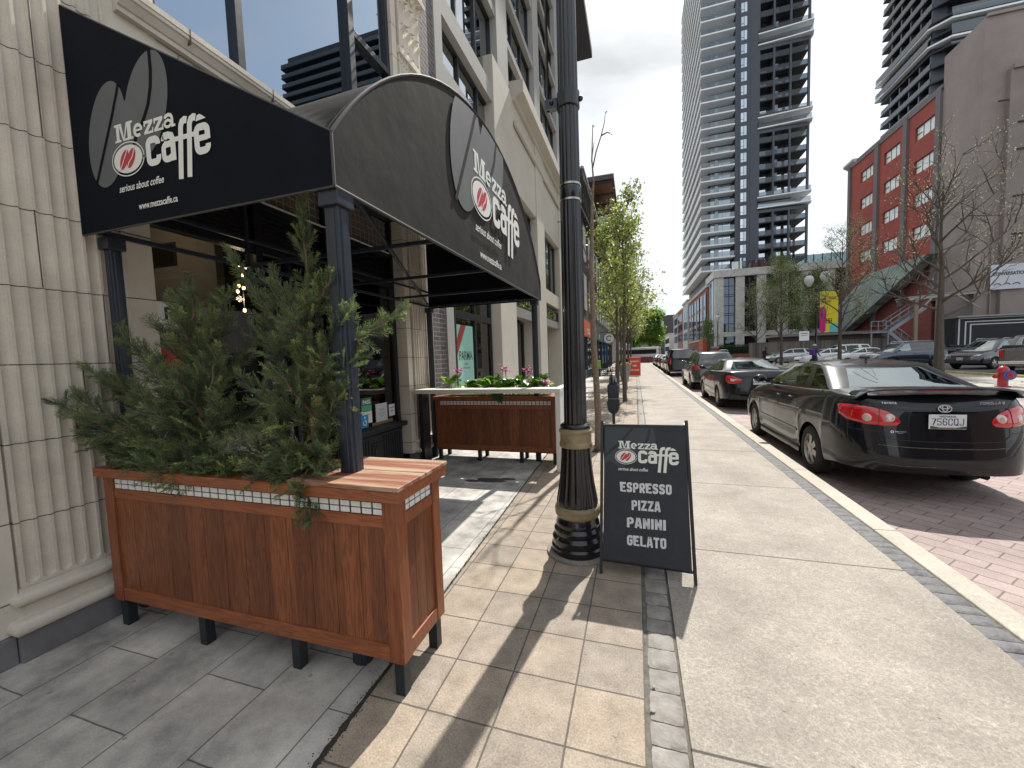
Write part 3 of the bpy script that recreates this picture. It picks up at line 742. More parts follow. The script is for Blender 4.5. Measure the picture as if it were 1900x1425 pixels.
for x, y, z, e_ in ((-4.4, 2.15, 2.95, 4.5), (-5.0, 4.0, 2.45, 14), (-5.6, 2.5, 2.6, 0)):  # the light by the left pane is added to brighten the beige wall
    if not e_: continue
    ld = bpy.data.lights.new('bulb_and_fill_light', 'POINT'); ld.energy = e_; ld.color = (1.0, .78, .52); ld.shadow_soft_size = .04
    lo_ = bpy.data.objects.new('bulb_and_fill_light', ld); COL.objects.link(lo_); lo_.location = (x, y, z)
t = thing('pendant_bulb', 'added pendant bulb brightening the beige wall behind the left pane of the cafe', 'lamp', (-4.4, 2.15, 3.02), 0, 'pendant bulbs inside the cafe')  # extra bulb put in to brighten the beige wall behind the left pane
MB().sphere((-4.4,2.15,3.04), .018, 10, 8).build('bulb', bulb_m, t, smooth=True); MB().tube([(-4.4,2.15,3.06),(-4.4,2.15,3.45)], .004, 5).build('cord', cord_m, t)
for i, (x, y) in enumerate(((-4.05, 4.45), (-4.5, 3.75))):
    t = thing('cafe_table', ['pale topped round cafe table just inside the right-hand pane', 'round cafe table farther inside the cafe behind the door'][i], 'table', (x, y, .02))
    MB().lathe([(0,.70),(.32,.70),(.33,.715),(.32,.73),(0,.73)], (x,y,.02), 28).build('table_top', mat('table birch', (.45,.30,.2), .4), t, smooth=True)
    MB().lathe([(.2,0),(.2,.015),(.03,.03),(.025,.70)], (x,y,.02), 16).build('pedestal', metal_b, t, smooth=True)

# notices in the right-hand pane
def fnY(X): return lambda u, v, d: (X+d, u, v)      # faces +X: u runs along +Y
def fnX(Y): return lambda u, v, d: (u, Y-d, v)      # faces -Y: u runs along +X
white_i = mat('white print', (.8,.8,.78), .5); black_i = mat('black print', (.02,.02,.02), .5)
def notice(name, label, cat, X, y0, y1, z0, z1, paper, lines, lean=0.):
    o = MB().box(X-.004, X, y0, y1, z0, z1)
    t = thing(name, label, cat, (X, (y0+y1)/2, z0))
    o.build('card', paper, t)
    for tx, u, v, s, mt, bold in lines:
        b = MB(); put(b, text_geo(tx, s, bold, align='CENTER'), fnY(X), d=.0016, ox=y0+(y1-y0)*u, oy=z0+(z1-z0)*v); b.build('lettering', mt, t, recalc=False)
    return t
grn = mat('pass green', (.10,.42,.22), .5); cyan = mat('notice blue', (.03,.28,.62), .5)
t = notice('inspection_notice', 'green and white PASS notice behind the right-hand pane of the cafe', 'notice', -3.415, 4.29, 4.49, .74, 1.08, white_i, [('food safety', .5, .45, .026, black_i, 0), ('inspection', .5, .32, .026, black_i, 0)])
MB().box(-3.4148, -3.4142, 4.29, 4.49, .98, 1.08).build('header', mat('pass dark green', (.02,.16,.12), .5), t)
MB().box(-3.4148, -3.4142, 4.29, 4.49, .90, .98).build('band', grn, t)
b = MB(); put(b, text_geo('PASS', .075, .002, align='CENTER'), fnY(-3.4138), d=0, ox=4.39, oy=1.0); b.build('lettering', white_i, t, recalc=False)
t = thing('breastfeeding_sticker', 'blue square sticker of a parent and child below the PASS notice', 'sticker', (-3.41, 4.33, .68))
MB().box(-3.412, -3.409, 4.26, 4.40, .69, .86).build('sticker', cyan, t)
b = MB(); put(b, (ell(4.33,.825,.016,.016,16), [tuple(range(16))]), fnY(-3.4085)); put(b, stroke(ell(4.33,.76,.032,.036,20,0,R(-200),R(70)), .014), fnY(-3.4085)); put(b, (ell(4.338,.775,.012,.012,14), [tuple(range(14))]), fnY(-3.4085))
b.build('pictogram', white_i, t, recalc=False)
t = notice('licence_card', 'pale certificate card leaning inside the pane above the sill', 'notice', -3.418, 4.58, 4.84, .72, .97, mat('card grey', (.6,.64,.62), .5), [('LICENCE', .5, .62, .026, black_i, 0), ('business premises', .5, .45, .02, black_i, 0), ('ONTARIO', .5, .3, .02, black_i, 0)])
t = notice('hours_card', 'small white card of black lettering beside the certificate', 'notice', -3.416, 4.88, 5.02, .76, .93, white_i, [('PLEASE', .5, .66, .03, black_i, .0006), ('RING', .5, .38, .03, black_i, .0006)])
t = thing('door_sign', 'white and black parking sign with a red panel inside the left pane', 'sign', (-3.42, 2.14, 1.6))
MB().box(-3.422,-3.418, 2.06, 2.22, 1.86, 2.06).build('panel', white_i, t); MB().box(-3.422,-3.418, 2.06, 2.22, 1.74, 1.855).build('panel', black_i, t); MB().box(-3.422,-3.418,2.06,2.22,1.50,1.735).build('panel', mat('sign red', (.35,.02,.02), .5), t)
b = MB(); put(b, text_geo('P', .13, .004, align='CENTER'), fnY(-3.4165), ox=2.14, oy=1.93); put(b, text_geo('PAID', .03, .001, align='CENTER'), fnY(-3.4165), ox=2.14, oy=1.88); b.build('lettering', black_i, t, recalc=False)

# ------------------------------------------------------------------ awning
canvas = mat('awning canvas', (.006,.0085,.014), .8, spec=.12, vary=.35, vscale=3, bump=.9, bscale=2.4)
canvas_t = mat('awning canvas paler', (.036,.034,.032), .85, spec=.15, vary=.28, vscale=2.2, bump=.9, bscale=2.6)  # paler canvas for the roof and front than for the ends
AX, AY0, AY1 = -1.32, 1.56, 5.72
ZB, ZS, ZA, ZW = 2.37, 2.61, 3.72, 3.67
aw = thing('awning', 'large black arched canvas awning with cafe name over the entrance', 'awning', (AX, (AY0+AY1)/2, 0))
hc = (AY1-AY0)/2; rad = (hc**2 + (ZA-ZS)**2)/(2*(ZA-ZS)); yc_ = (AY0+AY1)/2
def arcz(y): return ZA - rad + math.sqrt(max(0, rad**2 - (y-yc_)**2))
ysA = [yc_ - hc*math.cos(math.pi*i/40) for i in range(41)]
# roof: loft between the straight wall rail and the arch, a little sag between the ribs
P = []
for i in range(57):
    s = i/56; x = FX+.02 + (AX-FX-.02)*s
    row = []
    for y in ysA:
        q = (y-AY0)/(AY1-AY0)
        shed = ZW*(1-s) + ZS*s; z = shed if y in (ysA[0], ysA[-1]) else max(shed + .0*q, arcz(y)-.012*math.sin(math.pi*s))
        row.append((x, y, z))
    P.append(row)
rf = MB().grid(P).build('canopy', canvas_t, aw, smooth=True, sharp=70)
sm = rf.modifiers.new('th', 'SOLIDIFY'); sm.thickness = .006; sm.offset = -1
fp = MB(); vs = [(AX, y, ZB) for y in ysA] + [(AX, y, arcz(y)) for y in ysA]
fs = [(i, i+1, 41+i+1, 41+i) for i in range(40)]
fpo = fp.add(vs, fs).build('front_panel', canvas_t, aw, recalc=False); q = fpo.modifiers.new('th', 'SOLIDIFY'); q.thickness = .008
for y, nm in ((AY0, 'end_panel'), (AY1, 'end_panel')):
    e = MB(); e.quad((FX+.02, y, ZB), (AX-.004, y, ZB), (AX-.004, y, ZS), (FX+.02, y, ZW))
    eo = e.build(nm, canvas, aw, recalc=False); q = eo.modifiers.new('th', 'SOLIDIFY'); q.thickness = .008; q.offset = 1 if y == AY0 else -1
# piping along the seams
pp = MB(); pp.tube([(AX, y, arcz(y)) for y in ysA], .009, 6); pp.tube([(FX+.02, AY0, ZW), (AX, AY0, ZS)], .008, 6); pp.tube([(AX, AY0, ZB), (AX, AY0, ZS)], .008, 6); pp.tube([(AX, AY1, ZB), (AX, AY1, ZS)], .008, 6)
pp.tube([(AX, AY0, ZB), (AX, AY1, ZB)], .008, 6); pp.tube([(FX+.02, AY0, ZB), (AX, AY0, ZB)], .008, 6)
pp.build('piping', mat('awning piping', (.06,.06,.058), .7), aw, smooth=True)
# steel frame under the canvas
fr_m = mat('awning steel', (.018,.026,.04), .38, vary=.3, vscale=12)
def fbar(a, b, wd=.03, h=None, name='frame_bar'): MB().bar(a, b, wd, h).build(name, fr_m, aw, bevel=.003)
xi = AX-.04
for z in (ZB+.03,): 
    fbar((xi, AY0+.03, z), (xi, AY1-.03, z), .03); fbar((FX+.05, AY0+.03, z), (xi, AY0+.03, z), .03); fbar((FX+.05, AY1-.03, z), (xi, AY1-.03, z), .03)
fbar((FX+.05, AY0+.03, ZB+.03), (FX+.05, AY1-.03, ZB+.03), .03)
for y in (2.6, 3.64, 4.7):
    fbar((FX+.05, y, ZB+.03), (xi, y, ZB+.03), .028)
    fbar((FX+.05, y, arcz(y)-.06), (xi, y, arcz(y)-.06), .028)
    fbar((FX+.05, y, ZB+.03), (FX+.05, y, ZW-.04), .028)
fbar((xi, 3.64, ZB+.03), (xi, 3.64, ZA-.04), .028)
fbar((xi, AY0+.05, ZS-.05), (xi, 3.64, ZB+.04), .024); fbar((xi-.02, AY0+.2, ZB+.04), (FX+.06, AY1-.1, ZB+.06), .024)
fbar((FX+.05, AY0+.04, ZB+.25), (FX+.05, AY1-.04, ZB+.25), .024)
arc_b = MB().tube([(xi, y, arcz(y)-.02) for y in ysA[1:-1]], .014, 6).build('frame_hoop', fr_m, aw, smooth=True)
post_m = fr_m
def post(x, y, z0, w_=.085):
    m_ = MB(); m_.box(x-w_/2, x+w_/2, y-w_/2, y+w_/2, z0, ZB-.005)
    m_.box(x-w_/2-.018, x+w_/2+.018, y-w_/2-.018, y+w_/2+.018, ZB-.075, ZB-.002)
    m_.box(x-w_/4, x+w_/4, y-w_/2-.006, y+w_/2+.006, z0, ZB-.08); m_.box(x-w_/2-.006, x+w_/2+.006, y-w_/4, y+w_/4, z0, ZB-.08)
    m_.build('post', post_m, aw, bevel=.006)
post(-1.375, 1.63, .0, .08); post(-3.10, 1.66, .0, .06); post(-1.40, 5.64, 0, .07); post(-3.10, 5.62, 0, .07)
sc_ = MB()
for k in range(12): sc_.sphere((-2.95+.14*k, AY1-.052, ZB+.03), .006, 6, 4)
sc_.build('rivets', mat('zinc dot', (.3,.3,.3), .4, 1.), aw)

# the cafe's lettering and coffee-bean emblem, drawn in logo units
LW = mat('logo white', (.74,.76,.72), .55); LG = mat('logo grey', (.115,.125,.13), .6, vary=.12, vscale=6); LR = mat('logo red', (.50,.035,.05), .55)
def rrect(x0, y0, x1, y1, r=.12, n=4):
    o = []
    for cx_, cy_, a in ((x1-r, y1-r, 0), (x0+r, y1-r, 90), (x0+r, y0+r, 180), (x1-r, y0+r, 270)):
        o += [(cx_+r*math.cos(R(a+90*i/n)), cy_+r*math.sin(R(a+90*i/n))) for i in range(n+1)]
    return o
def poly(*pts): return list(pts), [tuple(range(len(pts)))]
def bean_slit(cx_, cy_, rx, ry, rot, amp):
    o = []
    for i in range(15):
        t = -1 + 2*i/14; x = amp*rx*math.sin(t*math.pi*.9); y = ry*1.06*t
        o.append((cx_ + x*math.cos(rot) - y*math.sin(rot), cy_ + x*math.sin(rot) + y*math.cos(rot)))
    return o
def logo(parent, fn, ox, oy, k, back_m, big=True, url=True, tag_m=None, clamp=None):
    F = lambda u, v, d: fn(ox+u*k, oy+v*k, d)
    F0 = F
    if clamp: F0 = lambda u, v, d: fn(ox+u*k, min(oy+v*k, clamp(ox+u*k)), d)
    e = .0012
    if big:
        b = MB()
        for q in ((-.45,2.75,1.34,2.38,R(-15)), (2.30,3.5,1.38,2.32,R(-20))):
            b.add([F0(u, v, e) for u, v in ell(*q[:4], 64, q[4])], [tuple(range(64))])
            e += .0003
        b.add([F0(u, v, e) for u, v in ((.15,2.0),(1.6,1.4),(1.9,3.6),(.75,4.1),(.35,4.35))], [(0,1,2,3,4)])
        b.build('bean_emblem', LG, parent, recalc=False)
        b = MB(); put(b, stroke([(-1.6,.55),(-1.2,1.3),(-.6,2.4),(.0,3.5),(.45,4.4),(.62,4.8)], .17), F0, .0026); put(b, stroke([(1.1,1.6),(1.55,2.3),(2.1,2.9),(2.5,3.5),(2.75,4.2),(2.85,4.9),(2.85,5.3),(2.85,5.75)], .2), F0, .0026)
        b.build('bean_slit', back_m, parent, recalc=False)
    # Mezza
    b = MB(); d = .0034; y0 = 2.25
    x = .1
    for g in (poly((x,y0),(x+.42,y0),(x+.42,y0+.1),(x+.32,y0+.1),(x+.32,y0+.72),(x+.42,y0+.72),(x+.42,y0+.8),(x,y0+.8),(x,y0+.7),(x+.12,y0+.7),(x+.12,y0+.1),(x,y0+.1)),
              poly((x+.3,y0+.8),(x+.56,y0),(x+.64,y0),(x+.5,y0+.8)), poly((x+.56,y0),(x+.64,y0),(x+.94,y0+.8),(x+.84,y0+.8)),
              poly((x+.68,y0),(x+1.26,y0),(x+1.26,y0+.1),(x+1.14,y0+.1),(x+1.14,y0+.7),(x+1.26,y0+.7),(x+1.26,y0+.8),(x+.84,y0+.8),(x+.88,y0+.7),(x+.88,y0+.1),(x+.68,y0+.1))): put(b, g, F, d); d += .00006
    put(b, stroke(ell(1.70, y0+.30, .235, .23, 22, 0, 0, R(305)), .15), F, d); d += .00006; put(b, stroke([(1.5, y0+.30), (1.98, y0+.30)], .09), F, d); d += .00006
    put(b, stroke(ell(3.66, y0+.19, .20, .135, 24, 0, 0, 6.2832), .12), F, d); d += .00006; put(b, stroke([(3.94, y0+.0), (3.94, y0+.40), (3.88, y0+.50), (3.72, y0+.55), (3.54, y0+.50), (3.50, y0+.42)], .15), F, d); d += .00006; put(b, stroke([(3.90, y0+.05), (4.12, y0+.05)], .1), F, d); d += .00006
    for xx in (2.12, 2.78):
        h = .58
        for g in (poly((xx,y0+h-.13),(xx+.58,y0+h-.13),(xx+.58,y0+h),(xx,y0+h)), poly((xx,y0+h-.24),(xx+.07,y0+h-.24),(xx+.09,y0+h-.13),(xx,y0+h-.13)), poly((xx+.34,y0+h-.13),(xx+.58,y0+h-.13),(xx+.24,y0+.1),(xx,y0+.1)), poly((xx,y0),(xx+.6,y0),(xx+.6,y0+.1),(xx,y0+.1)), poly((xx+.52,y0+.1),(xx+.6,y0+.1),(xx+.6,y0+.23),(xx+.55,y0+.23))): put(b, g, F, d); d += .00006
    b.build('lettering', LW, parent, recalc=False)
    # oval with red beans
    b = MB(); c_ = (.87, 1.42)
    put(b, stroke(ell(*c_, 1.10, .74, 41, 0, 0, 6.2832), .05), F, .0042); put(b, (ell(*c_, .98, .62, 40), [tuple(range(40))]), F, .0042); b.build('oval', LW, parent, recalc=False)
    b = MB(); put(b, (ell(.62, 1.42, .24, .47, 26, R(-32)), [tuple(range(26))]), F, .0054); put(b, (ell(1.10, 1.42, .24, .47, 26, R(-32)), [tuple(range(26))]), F, .0056); b.build('red_beans', LR, parent, recalc=False)
    b = MB(); put(b, stroke([(.30,.98),(.6,1.4),(.95,1.9)], .05), F, .0066); put(b, stroke([(.78,.98),(.95,1.25),(1.2,1.45),(1.42,1.88)], .05), F, .0066); b.build('red_bean_slit', LW, parent, recalc=False)
    # caffe: condensed rounded capitals-height minuscules, the two f reach far down
    b = MB(); t_ = .30; d = .0036
    def add(pts, wd=t_):
        nonlocal d
        put(b, stroke(pts, wd), F, d); d += .00005
    def squ(x0, y0, x1, y1, r, a): 
        """points round a rounded box, angle list of corners"""
        cs = {'tr': (x1-r, y1-r, 0), 'tl': (x0+r, y1-r, 90), 'bl': (x0+r, y0+r, 180), 'br': (x1-r, y0+r, 270)}
        o = []
        for c__ in a:
            cx_, cy_, s_ = cs[c__]; o += [(cx_+r*math.cos(R(s_+90*i/4)), cy_+r*math.sin(R(s_+90*i/4))) for i in range(5)]
        return o
    y0, y1 = .98, 1.96
    add([(2.92, 1.72)] + squ(2.27, y0, 2.92, y1, .2, ('tr','tl','bl','br')) + [(2.92, 1.26)])
    add([(3.28, 1.80)] + squ(3.28, 1.7, 3.86, y1, .2, ('tl',)) + [])
    add([(3.2+.1, y1)] + [(3.6, y1)] + [(3.86-.06, y1-.06), (3.86, y1-.2), (3.86, .84)])
    add([(3.86, 1.60)] + squ(3.26, y0-.02, 3.86, 1.58, .17, ('tl','bl')) + [(3.6, y0-.02), (3.86, 1.1)], .27)
    for xx in (4.32, 4.86):
        add([(xx-.12, -.02), (xx+.10, 2.1)] + [(xx+.12, 2.2), (xx+.20, 2.34), (xx+.36, 2.40), (xx+.50, 2.36)], .29)
    add([(3.98, 1.70), (5.35, 1.70)], .2)
    add([(5.32, 1.46), (5.98, 1.46)], .24)
    add([(5.98, 1.36)] + squ(5.33, y0-.05, 5.98, y1-.05, .2, ('tr','tl','bl','br')) + [(5.98, 1.18)])
    put(b, poly((5.35,2.18),(5.45,2.42),(5.62,2.44),(5.95,2.22)), F, d)
    b.build('lettering', LW, parent, recalc=False)
    b = MB(); put(b, text_geo('serious about coffee', .46, .006, .28, .80), F, .0034, ox=.05, oy=.02); b.build('tagline', tag_m or LW, parent, recalc=False)
    if url:
        b = MB(); put(b, text_geo('www.mezzacaffe.ca', .42, .007, 0, .78), F, .0034, ox=1.3 if url == 1 else .45, oy=-.92); b.build('web_address', LW, parent, recalc=False)
logo(aw, fnX(AY0-.009), -2.787, 2.553, .12, canvas, url=1)
logo(aw, fnY(AX+.009), 3.24, 2.66, .226, canvas_t, url=2, clamp=lambda y: arcz(y)-.035)
# ------------------------------------------------------------------ wooden planters
wd_v = wood('cedar planks', (.07,.018,.006), (.17,.049,.0155), (.29,.10,.032), 'Z', plank=.148, paxis='X', poff=.35, rough=.5)
wd_ve = wood('cedar planks end', (.075,.02,.007), (.16,.047,.015), (.24,.08,.027), 'Z', plank=.13, paxis='Y', rough=.5)
wd_h = wood('cedar rail', (.11,.03,.01), (.25,.074,.024), (.36,.12,.042), 'X', rough=.45)
wd_p = wood('cedar stile', (.09,.024,.009), (.21,.06,.02), (.30,.095,.034), 'Z', rough=.45)
wd_t = wood('cedar top worn', (.11,.034,.015), (.22,.078,.038), (.31,.135,.08), 'X', rough=.6, worn=(.42,.30,.21))
steel_leg = mat('painted leg', (.015,.022,.028), .5, vary=.3, vscale=18)
tile_w = mat('white glaze tile', (.80,.81,.78), .25, vary=.12, vscale=90); tile_g = mat('tile grout black', (.02,.02,.02), .8)
soil = mat('potting soil', (.03,.022,.015), .95, vary=.5, vscale=40, bump=.6, bscale=60)
def planter(label, x0, x1, y0, y1, cover=True, ntile=31):
    t = thing('wooden_planter', label, 'planter', ((x0+x1)/2, (y0+y1)/2, 0), 0, 'wooden planters at the cafe entrance')
    zt = .93
    fr = MB(); th = .028
    for xx in (x0, x1-.075):
        for ya, yb in ((y0, y0+th), (y1-th, y1)): fr.box(xx, xx+.075, ya, yb, .17, zt)
    for ya, yb in ((y0+.002, y0+th-.002), (y1-th+.002, y1-.002)):
        fr.box(x0+.075, x1-.075, ya, yb, .17, .245); fr.box(x0+.075, x1-.075, ya, yb, .80, .855); fr.box(x0+.075, x1-.075, ya, yb, .918, zt)
    fr.build('frame_rail', wd_h, t, bevel=.004)
    for xx, xo in ((x0+.0, x0-.003), (x1-th, x1-th+.003)):
        st = MB()
        for ya, yb in ((y0-.003, y0+.072), (y1-.072, y1+.003)): st.box(xo, xo+th, ya, yb, .168, zt+.001)
        st.box(xo+.003, xo+th-.003, y0+.072, y1-.072, .17, .245); xc = x0-.0005 if xx == x0 else x1-.0755; st.box(xc, xc+.076, y0-.0035, y0+.01, .168, zt+.001); st.box(xo+.003, xo+th-.003, y0+.072, y1-.072, .80, .855); st.box(xo+.003, xo+th-.003, y0+.072, y1-.072, .918, zt)
        st.build('corner_stile', wd_p, t, bevel=.004)
    n = round((x1-x0-.15)/.148); wv = (x1-x0-.15)/n
    for ya in (y0+.010, y1-.022):
        pn = MB()
        for i in range(n): pn.box(x0+.075+wv*i+.0012, x0+.075+wv*(i+1)-.0012, ya, ya+.012, .24, .805)
        pn.build('plank_panel', wd_v, t, bevel=.0015)
    n = 3; wv = (y1-y0-.14)/n
    for xa in (x0+.010, x1-.022):
        pe = MB()
        for i in range(n): pe.box(xa, xa+.012, y0+.07+wv*i+.001, y0+.07+wv*(i+1)-.001, .24, .805)
        pe.build('plank_panel', wd_ve, t, bevel=.0015)
    g = MB(); g.box(x0+.07, x1-.07, y0+.014, y0+.022, .852, .920); g.box(x0+.07, x1-.07, y1-.022, y1-.014, .852, .920); g.box(x0+.014, x0+.022, y0+.06, y1-.06, .852, .920); g.box(x1-.022, x1-.014, y0+.06, y1-.06, .852, .920)
    go = g.build('tile_band', tile_g, t)
    pt = (x1-x0-.15)/ntile
    for ya, yb in ((y0+.010, y0+.0145), (y1-.0145, y1-.010)):
      tl = MB()
      for i in range(ntile):
        for r_ in range(2):
            a = x0+.075+pt*i; tl.box(a+.005, a+pt-.005, ya, yb, .858+r_*.030, .858+r_*.030+.0245)
      tl.build('tiles', tile_w, go)
    nt_ = max(3, round((y1-y0-.12)/pt)); pt2 = (y1-y0-.14)/nt_
    for xa, xb in ((x0+.010, x0+.0145), (x1-.0145, x1-.010)):
      tl = MB()
      for i in range(nt_):
        for r_ in range(2):
            a = y0+.07+pt2*i; tl.box(xa, xb, a+.004, a+pt2-.004, .858+r_*.030, .858+r_*.030+.0245)
      tl.build('tiles', tile_w, go)
    ov = .032
    tp = MB()
    tp.box(x0-ov, x1+ov, y0-ov, y0+.055, .932, .985); tp.box(x0-ov, x1+ov, y1-.055, y1+ov, .932, .985); tp.box(x0-ov, x0+.16, y0+.057, y1-.057, .932, .984)
    tp.build('top_rail', wd_h, t, bevel=.004)
    if cover:
        cv = MB(); ym = (y0+y1)/2
        cv.box(x1-.57, x1+ov+.008, y0-ov-.006, ym-.002, .9855, 1.006); cv.box(x1-.57, x1+ov+.008, ym+.002, y1+ov+.004, .9855, 1.006)
        cv.build('cover_board', wd_t, t, bevel=.004)
    MB().box(x1-.16, x1+ov, y0+.057, y1-.057, .932, .984).build('top_rail', wd_h, t, bevel=.004)
    MB().box(x0+.03, x1-.03, y0+.03, y1-.03, .2, .945).build('soil', soil, t)
    for xx in (x0+.04, x0+.70, x0+1.36, x1-.04):
        for yy in (y0+.04, y1-.04): MB().box(xx-.026, xx+.026, yy-.026, yy+.026, 0, .19).build('leg', steel_leg, t, bevel=.003)
    lr = MB()
    for yy in (y0+.04, y1-.04): lr.box(x0+.02, x1-.02, yy-.015, yy+.015, .155, .1695)
    for xx in (x0+.04, x1-.04): lr.box(xx-.015, xx+.015, y0+.03, y1-.03, .150, .1655)
    lr.build('leg_rail', steel_leg, t)
    return t
planter('brown cedar planter with white tile band holding the junipers in front', -3.03, -1.02, 1.47, 1.86)
planter('darker cedar planter with tile band behind the white counter', -2.98, -1.08, 5.46, 5.84, cover=False, ntile=31)

# white counter in front of the far planter
wc = mat('white counter', (.66,.65,.60), .45, vary=.06, vscale=3)
t = thing('white_counter', 'white slab counter with one thick leg along the far planter', 'counter', (-2.05, 5.3, 0))
MB().box(-3.14, -.955, 5.12, 5.42, 1.06, 1.12).build('counter_top', wc, t, bevel=.005)
MB().box(-1.06, -.955, 5.42, 5.90, 1.06, 1.12).build('counter_top', wc, t, bevel=.005)
MB().box(-1.03, -.962, 5.135, 5.40, 0, 1.06).build('leg', wc, t, bevel=.005)
MB().box(-3.12, -3.05, 5.20, 5.40, 0, 1.06).build('leg', metal_b, t, bevel=.005)

# ------------------------------------------------------------------ junipers
def noise_dir(rg): 
    v = np.array([rg.gauss(0,1), rg.gauss(0,1), rg.gauss(0,1)]); return v/np.linalg.norm(v)
def juniper(label, base, tips, seed, nfill):
    """tips: list of (tip position, start height fraction along the leader, radius of spray)"""
    rg = random.Random(seed); nr = np.random.RandomState(seed)
    t = thing('juniper_shrub', label, 'shrub', tuple(base), 0, 'junipers in the near planter')
    base = np.array(base, float); lead = np.array(tips[0], float)
    wb = MB(); seeds = []; dirs = []; size = []; tone = []
    def curve(a, b, sag, n=10):
        o = []
        for i in range(n+1):
            s = i/n; p = a*(1-s) + b*s; p = p + np.array([0,0,1.])*sag*math.sin(math.pi*s); o.append(p)
        return o
    lp = curve(base, lead, 0); lp = [p + nr.normal(0, .006, 3) for p in lp]
    wb.tube(lp, [.016*(1-i/len(lp))+.003 for i in range(len(lp))], 6)
    branches = [(lp, 1.0, .10)]
    for i, (tip, s0, rr) in enumerate(tips[1:]):
        a = base*(1-s0) + lead*s0; b = np.array(tip, float)
        c = curve(a, b, -.10*np.linalg.norm(b-a) + .02); c = [p + nr.normal(0, .005, 3) for p in c]
        wb.tube(c, [.009*(1-k/len(c))+.002 for k in range(len(c))], 5); branches.append((c, np.linalg.norm(b-a), rr))
    # secondary twigs, each a flattened plume of fine scale shoots
    for bi, (c, ln, rr) in enumerate(branches):
        tot = sum(np.linalg.norm(c[k+1]-c[k]) for k in range(len(c)-1))
        m_ = int(tot*nfill)
        for k in range(m_):
            s = ((k+rg.random())/m_)**(.85) 
            if bi == 0: s = .12 + .88*s
            f = s*(len(c)-1); i0 = min(int(f), len(c)-2); p = c[i0]*(1-(f-i0)) + c[i0+1]*(f-i0)
            d = (c[i0+1]-c[i0]); d = d/np.linalg.norm(d)
            side = nr.normal(0, 1, 3); side -= d*side.dot(d); side /= np.linalg.norm(side)
            ang = rg.uniform(.35, .95) if s < .93 else rg.uniform(0, .4)
            v = d*math.cos(ang) + side*math.sin(ang) + np.array([0,0,.18]); v /= np.linalg.norm(v)
            l = rr*(1.5 - .95*s)*rg.uniform(.6, 1.3) + .035
            q = p + v*l
            wb.tube([p, (p+q)/2 + nr.normal(0,.004,3), q], [.0022,.0016,.0008], 3, cap=False)
            tn = rg.uniform(0, 1)
            nsh = int(l/.0085)+4
            pn = np.cross(v, nr.normal(0,1,3)); pn /= np.linalg.norm(pn)
            for j in range(nsh):
                u = (j+rg.random())/nsh; st = p + (q-p)*u
                sd = np.cross(v, pn)*(1 if j % 2 else -1)
                a2 = rg.uniform(.4, .8)
                dv = v*math.cos(a2) + sd*math.sin(a2) + pn*rg.gauss(0,.12); dv /= np.linalg.norm(dv)
                L2 = (.014 + .050*(1-u)**.8*rg.uniform(.6,1.2))
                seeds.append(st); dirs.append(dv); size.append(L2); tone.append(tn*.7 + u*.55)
    seeds = np.array(seeds); dirs = np.array(dirs); size = np.array(size)[:,None]; tone = np.array(tone)
    n = len(seeds)
    # each shoot: a main narrow blade and four side scales
    V = []
    side = np.cross(dirs, nr.normal(0,1,(n,3))); side /= np.linalg.norm(side,axis=1,keepdims=True)
    def blade(a, d, l, wd, s_):
        k = len(V)*0
        return np.stack([a - s_*wd, a + s_*wd, a + d*l + s_*wd*.3, a + d*l - s_*wd*.3], 1)
    Q = [blade(seeds, dirs, size, .0017, side)]
    for j, (u, a2) in enumerate(((.2,.7),(.35,-.7),(.55,.6),(.7,-.6),(.85,.5))):
        st = seeds + dirs*size*u
        d2 = dirs*math.cos(a2) + side*math.sin(a2) + nr.normal(0,.12,(n,3)); d2 /= np.linalg.norm(d2,axis=1,keepdims=True)
        s2 = np.cross(d2, nr.normal(0,1,(n,3))); s2 /= np.linalg.norm(s2,axis=1,keepdims=True)
        Q.append(blade(st, d2, size*.40, .0015, s2))
    Q = np.concatenate(Q, 0); tt = np.tile(tone, 6)
    Vv = Q.reshape(-1,3) - base; Fv = np.arange(len(Vv)).reshape(-1,4)
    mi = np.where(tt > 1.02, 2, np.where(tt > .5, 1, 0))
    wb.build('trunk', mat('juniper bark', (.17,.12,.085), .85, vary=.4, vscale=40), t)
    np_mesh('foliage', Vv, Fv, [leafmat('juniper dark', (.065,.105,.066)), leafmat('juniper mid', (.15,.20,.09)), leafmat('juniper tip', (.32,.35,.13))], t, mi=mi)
    return n
def leafmat(name, c, tr=.35, rough=.55, vary=.35):
    if name in MATS: return MATS[name]
    M = bpy.data.materials.new(name); M.use_nodes = True; t = M.node_tree; b = t.nodes['Principled BSDF']
    b.inputs['Roughness'].default_value = rough; b.inputs['Base Color'].default_value = (*c, 1)
    tr_ = N(t, 'ShaderNodeBsdfTranslucent'); tr_.inputs[0].default_value = (c[0]*1.5, c[1]*1.6, c[2]*1.0, 1)
    cc_ = N(t, 'ShaderNodeTexCoord'); n = N(t, 'ShaderNodeTexNoise'); n.inputs['Scale'].default_value = 6; n.inputs['Detail'].default_value = 3; L(t, cc_, 'Object', n, 'Vector')
    r = N(t, 'ShaderNodeMapRange'); r.inputs['From Min'].default_value = .3; r.inputs['From Max'].default_value = .7; r.inputs['To Min'].default_value = 1-vary; r.inputs['To Max'].default_value = 1+vary; L(t, n, 'Fac', r, 'Value')
    s = N(t, 'ShaderNodeVectorMath'); s.operation = 'SCALE'; s.inputs[0].default_value = c; L(t, r, 0, s, 'Scale'); L(t, s, 0, b, 'Base Color')
    mx = N(t, 'ShaderNodeMixShader'); mx.inputs[0].default_value = tr; o = t.nodes['Material Output']
    L(t, b, 0, mx, 1); L(t, tr_, 0, mx, 2); L(t, mx, 0, o, 0)
    MATS[name] = M; return M
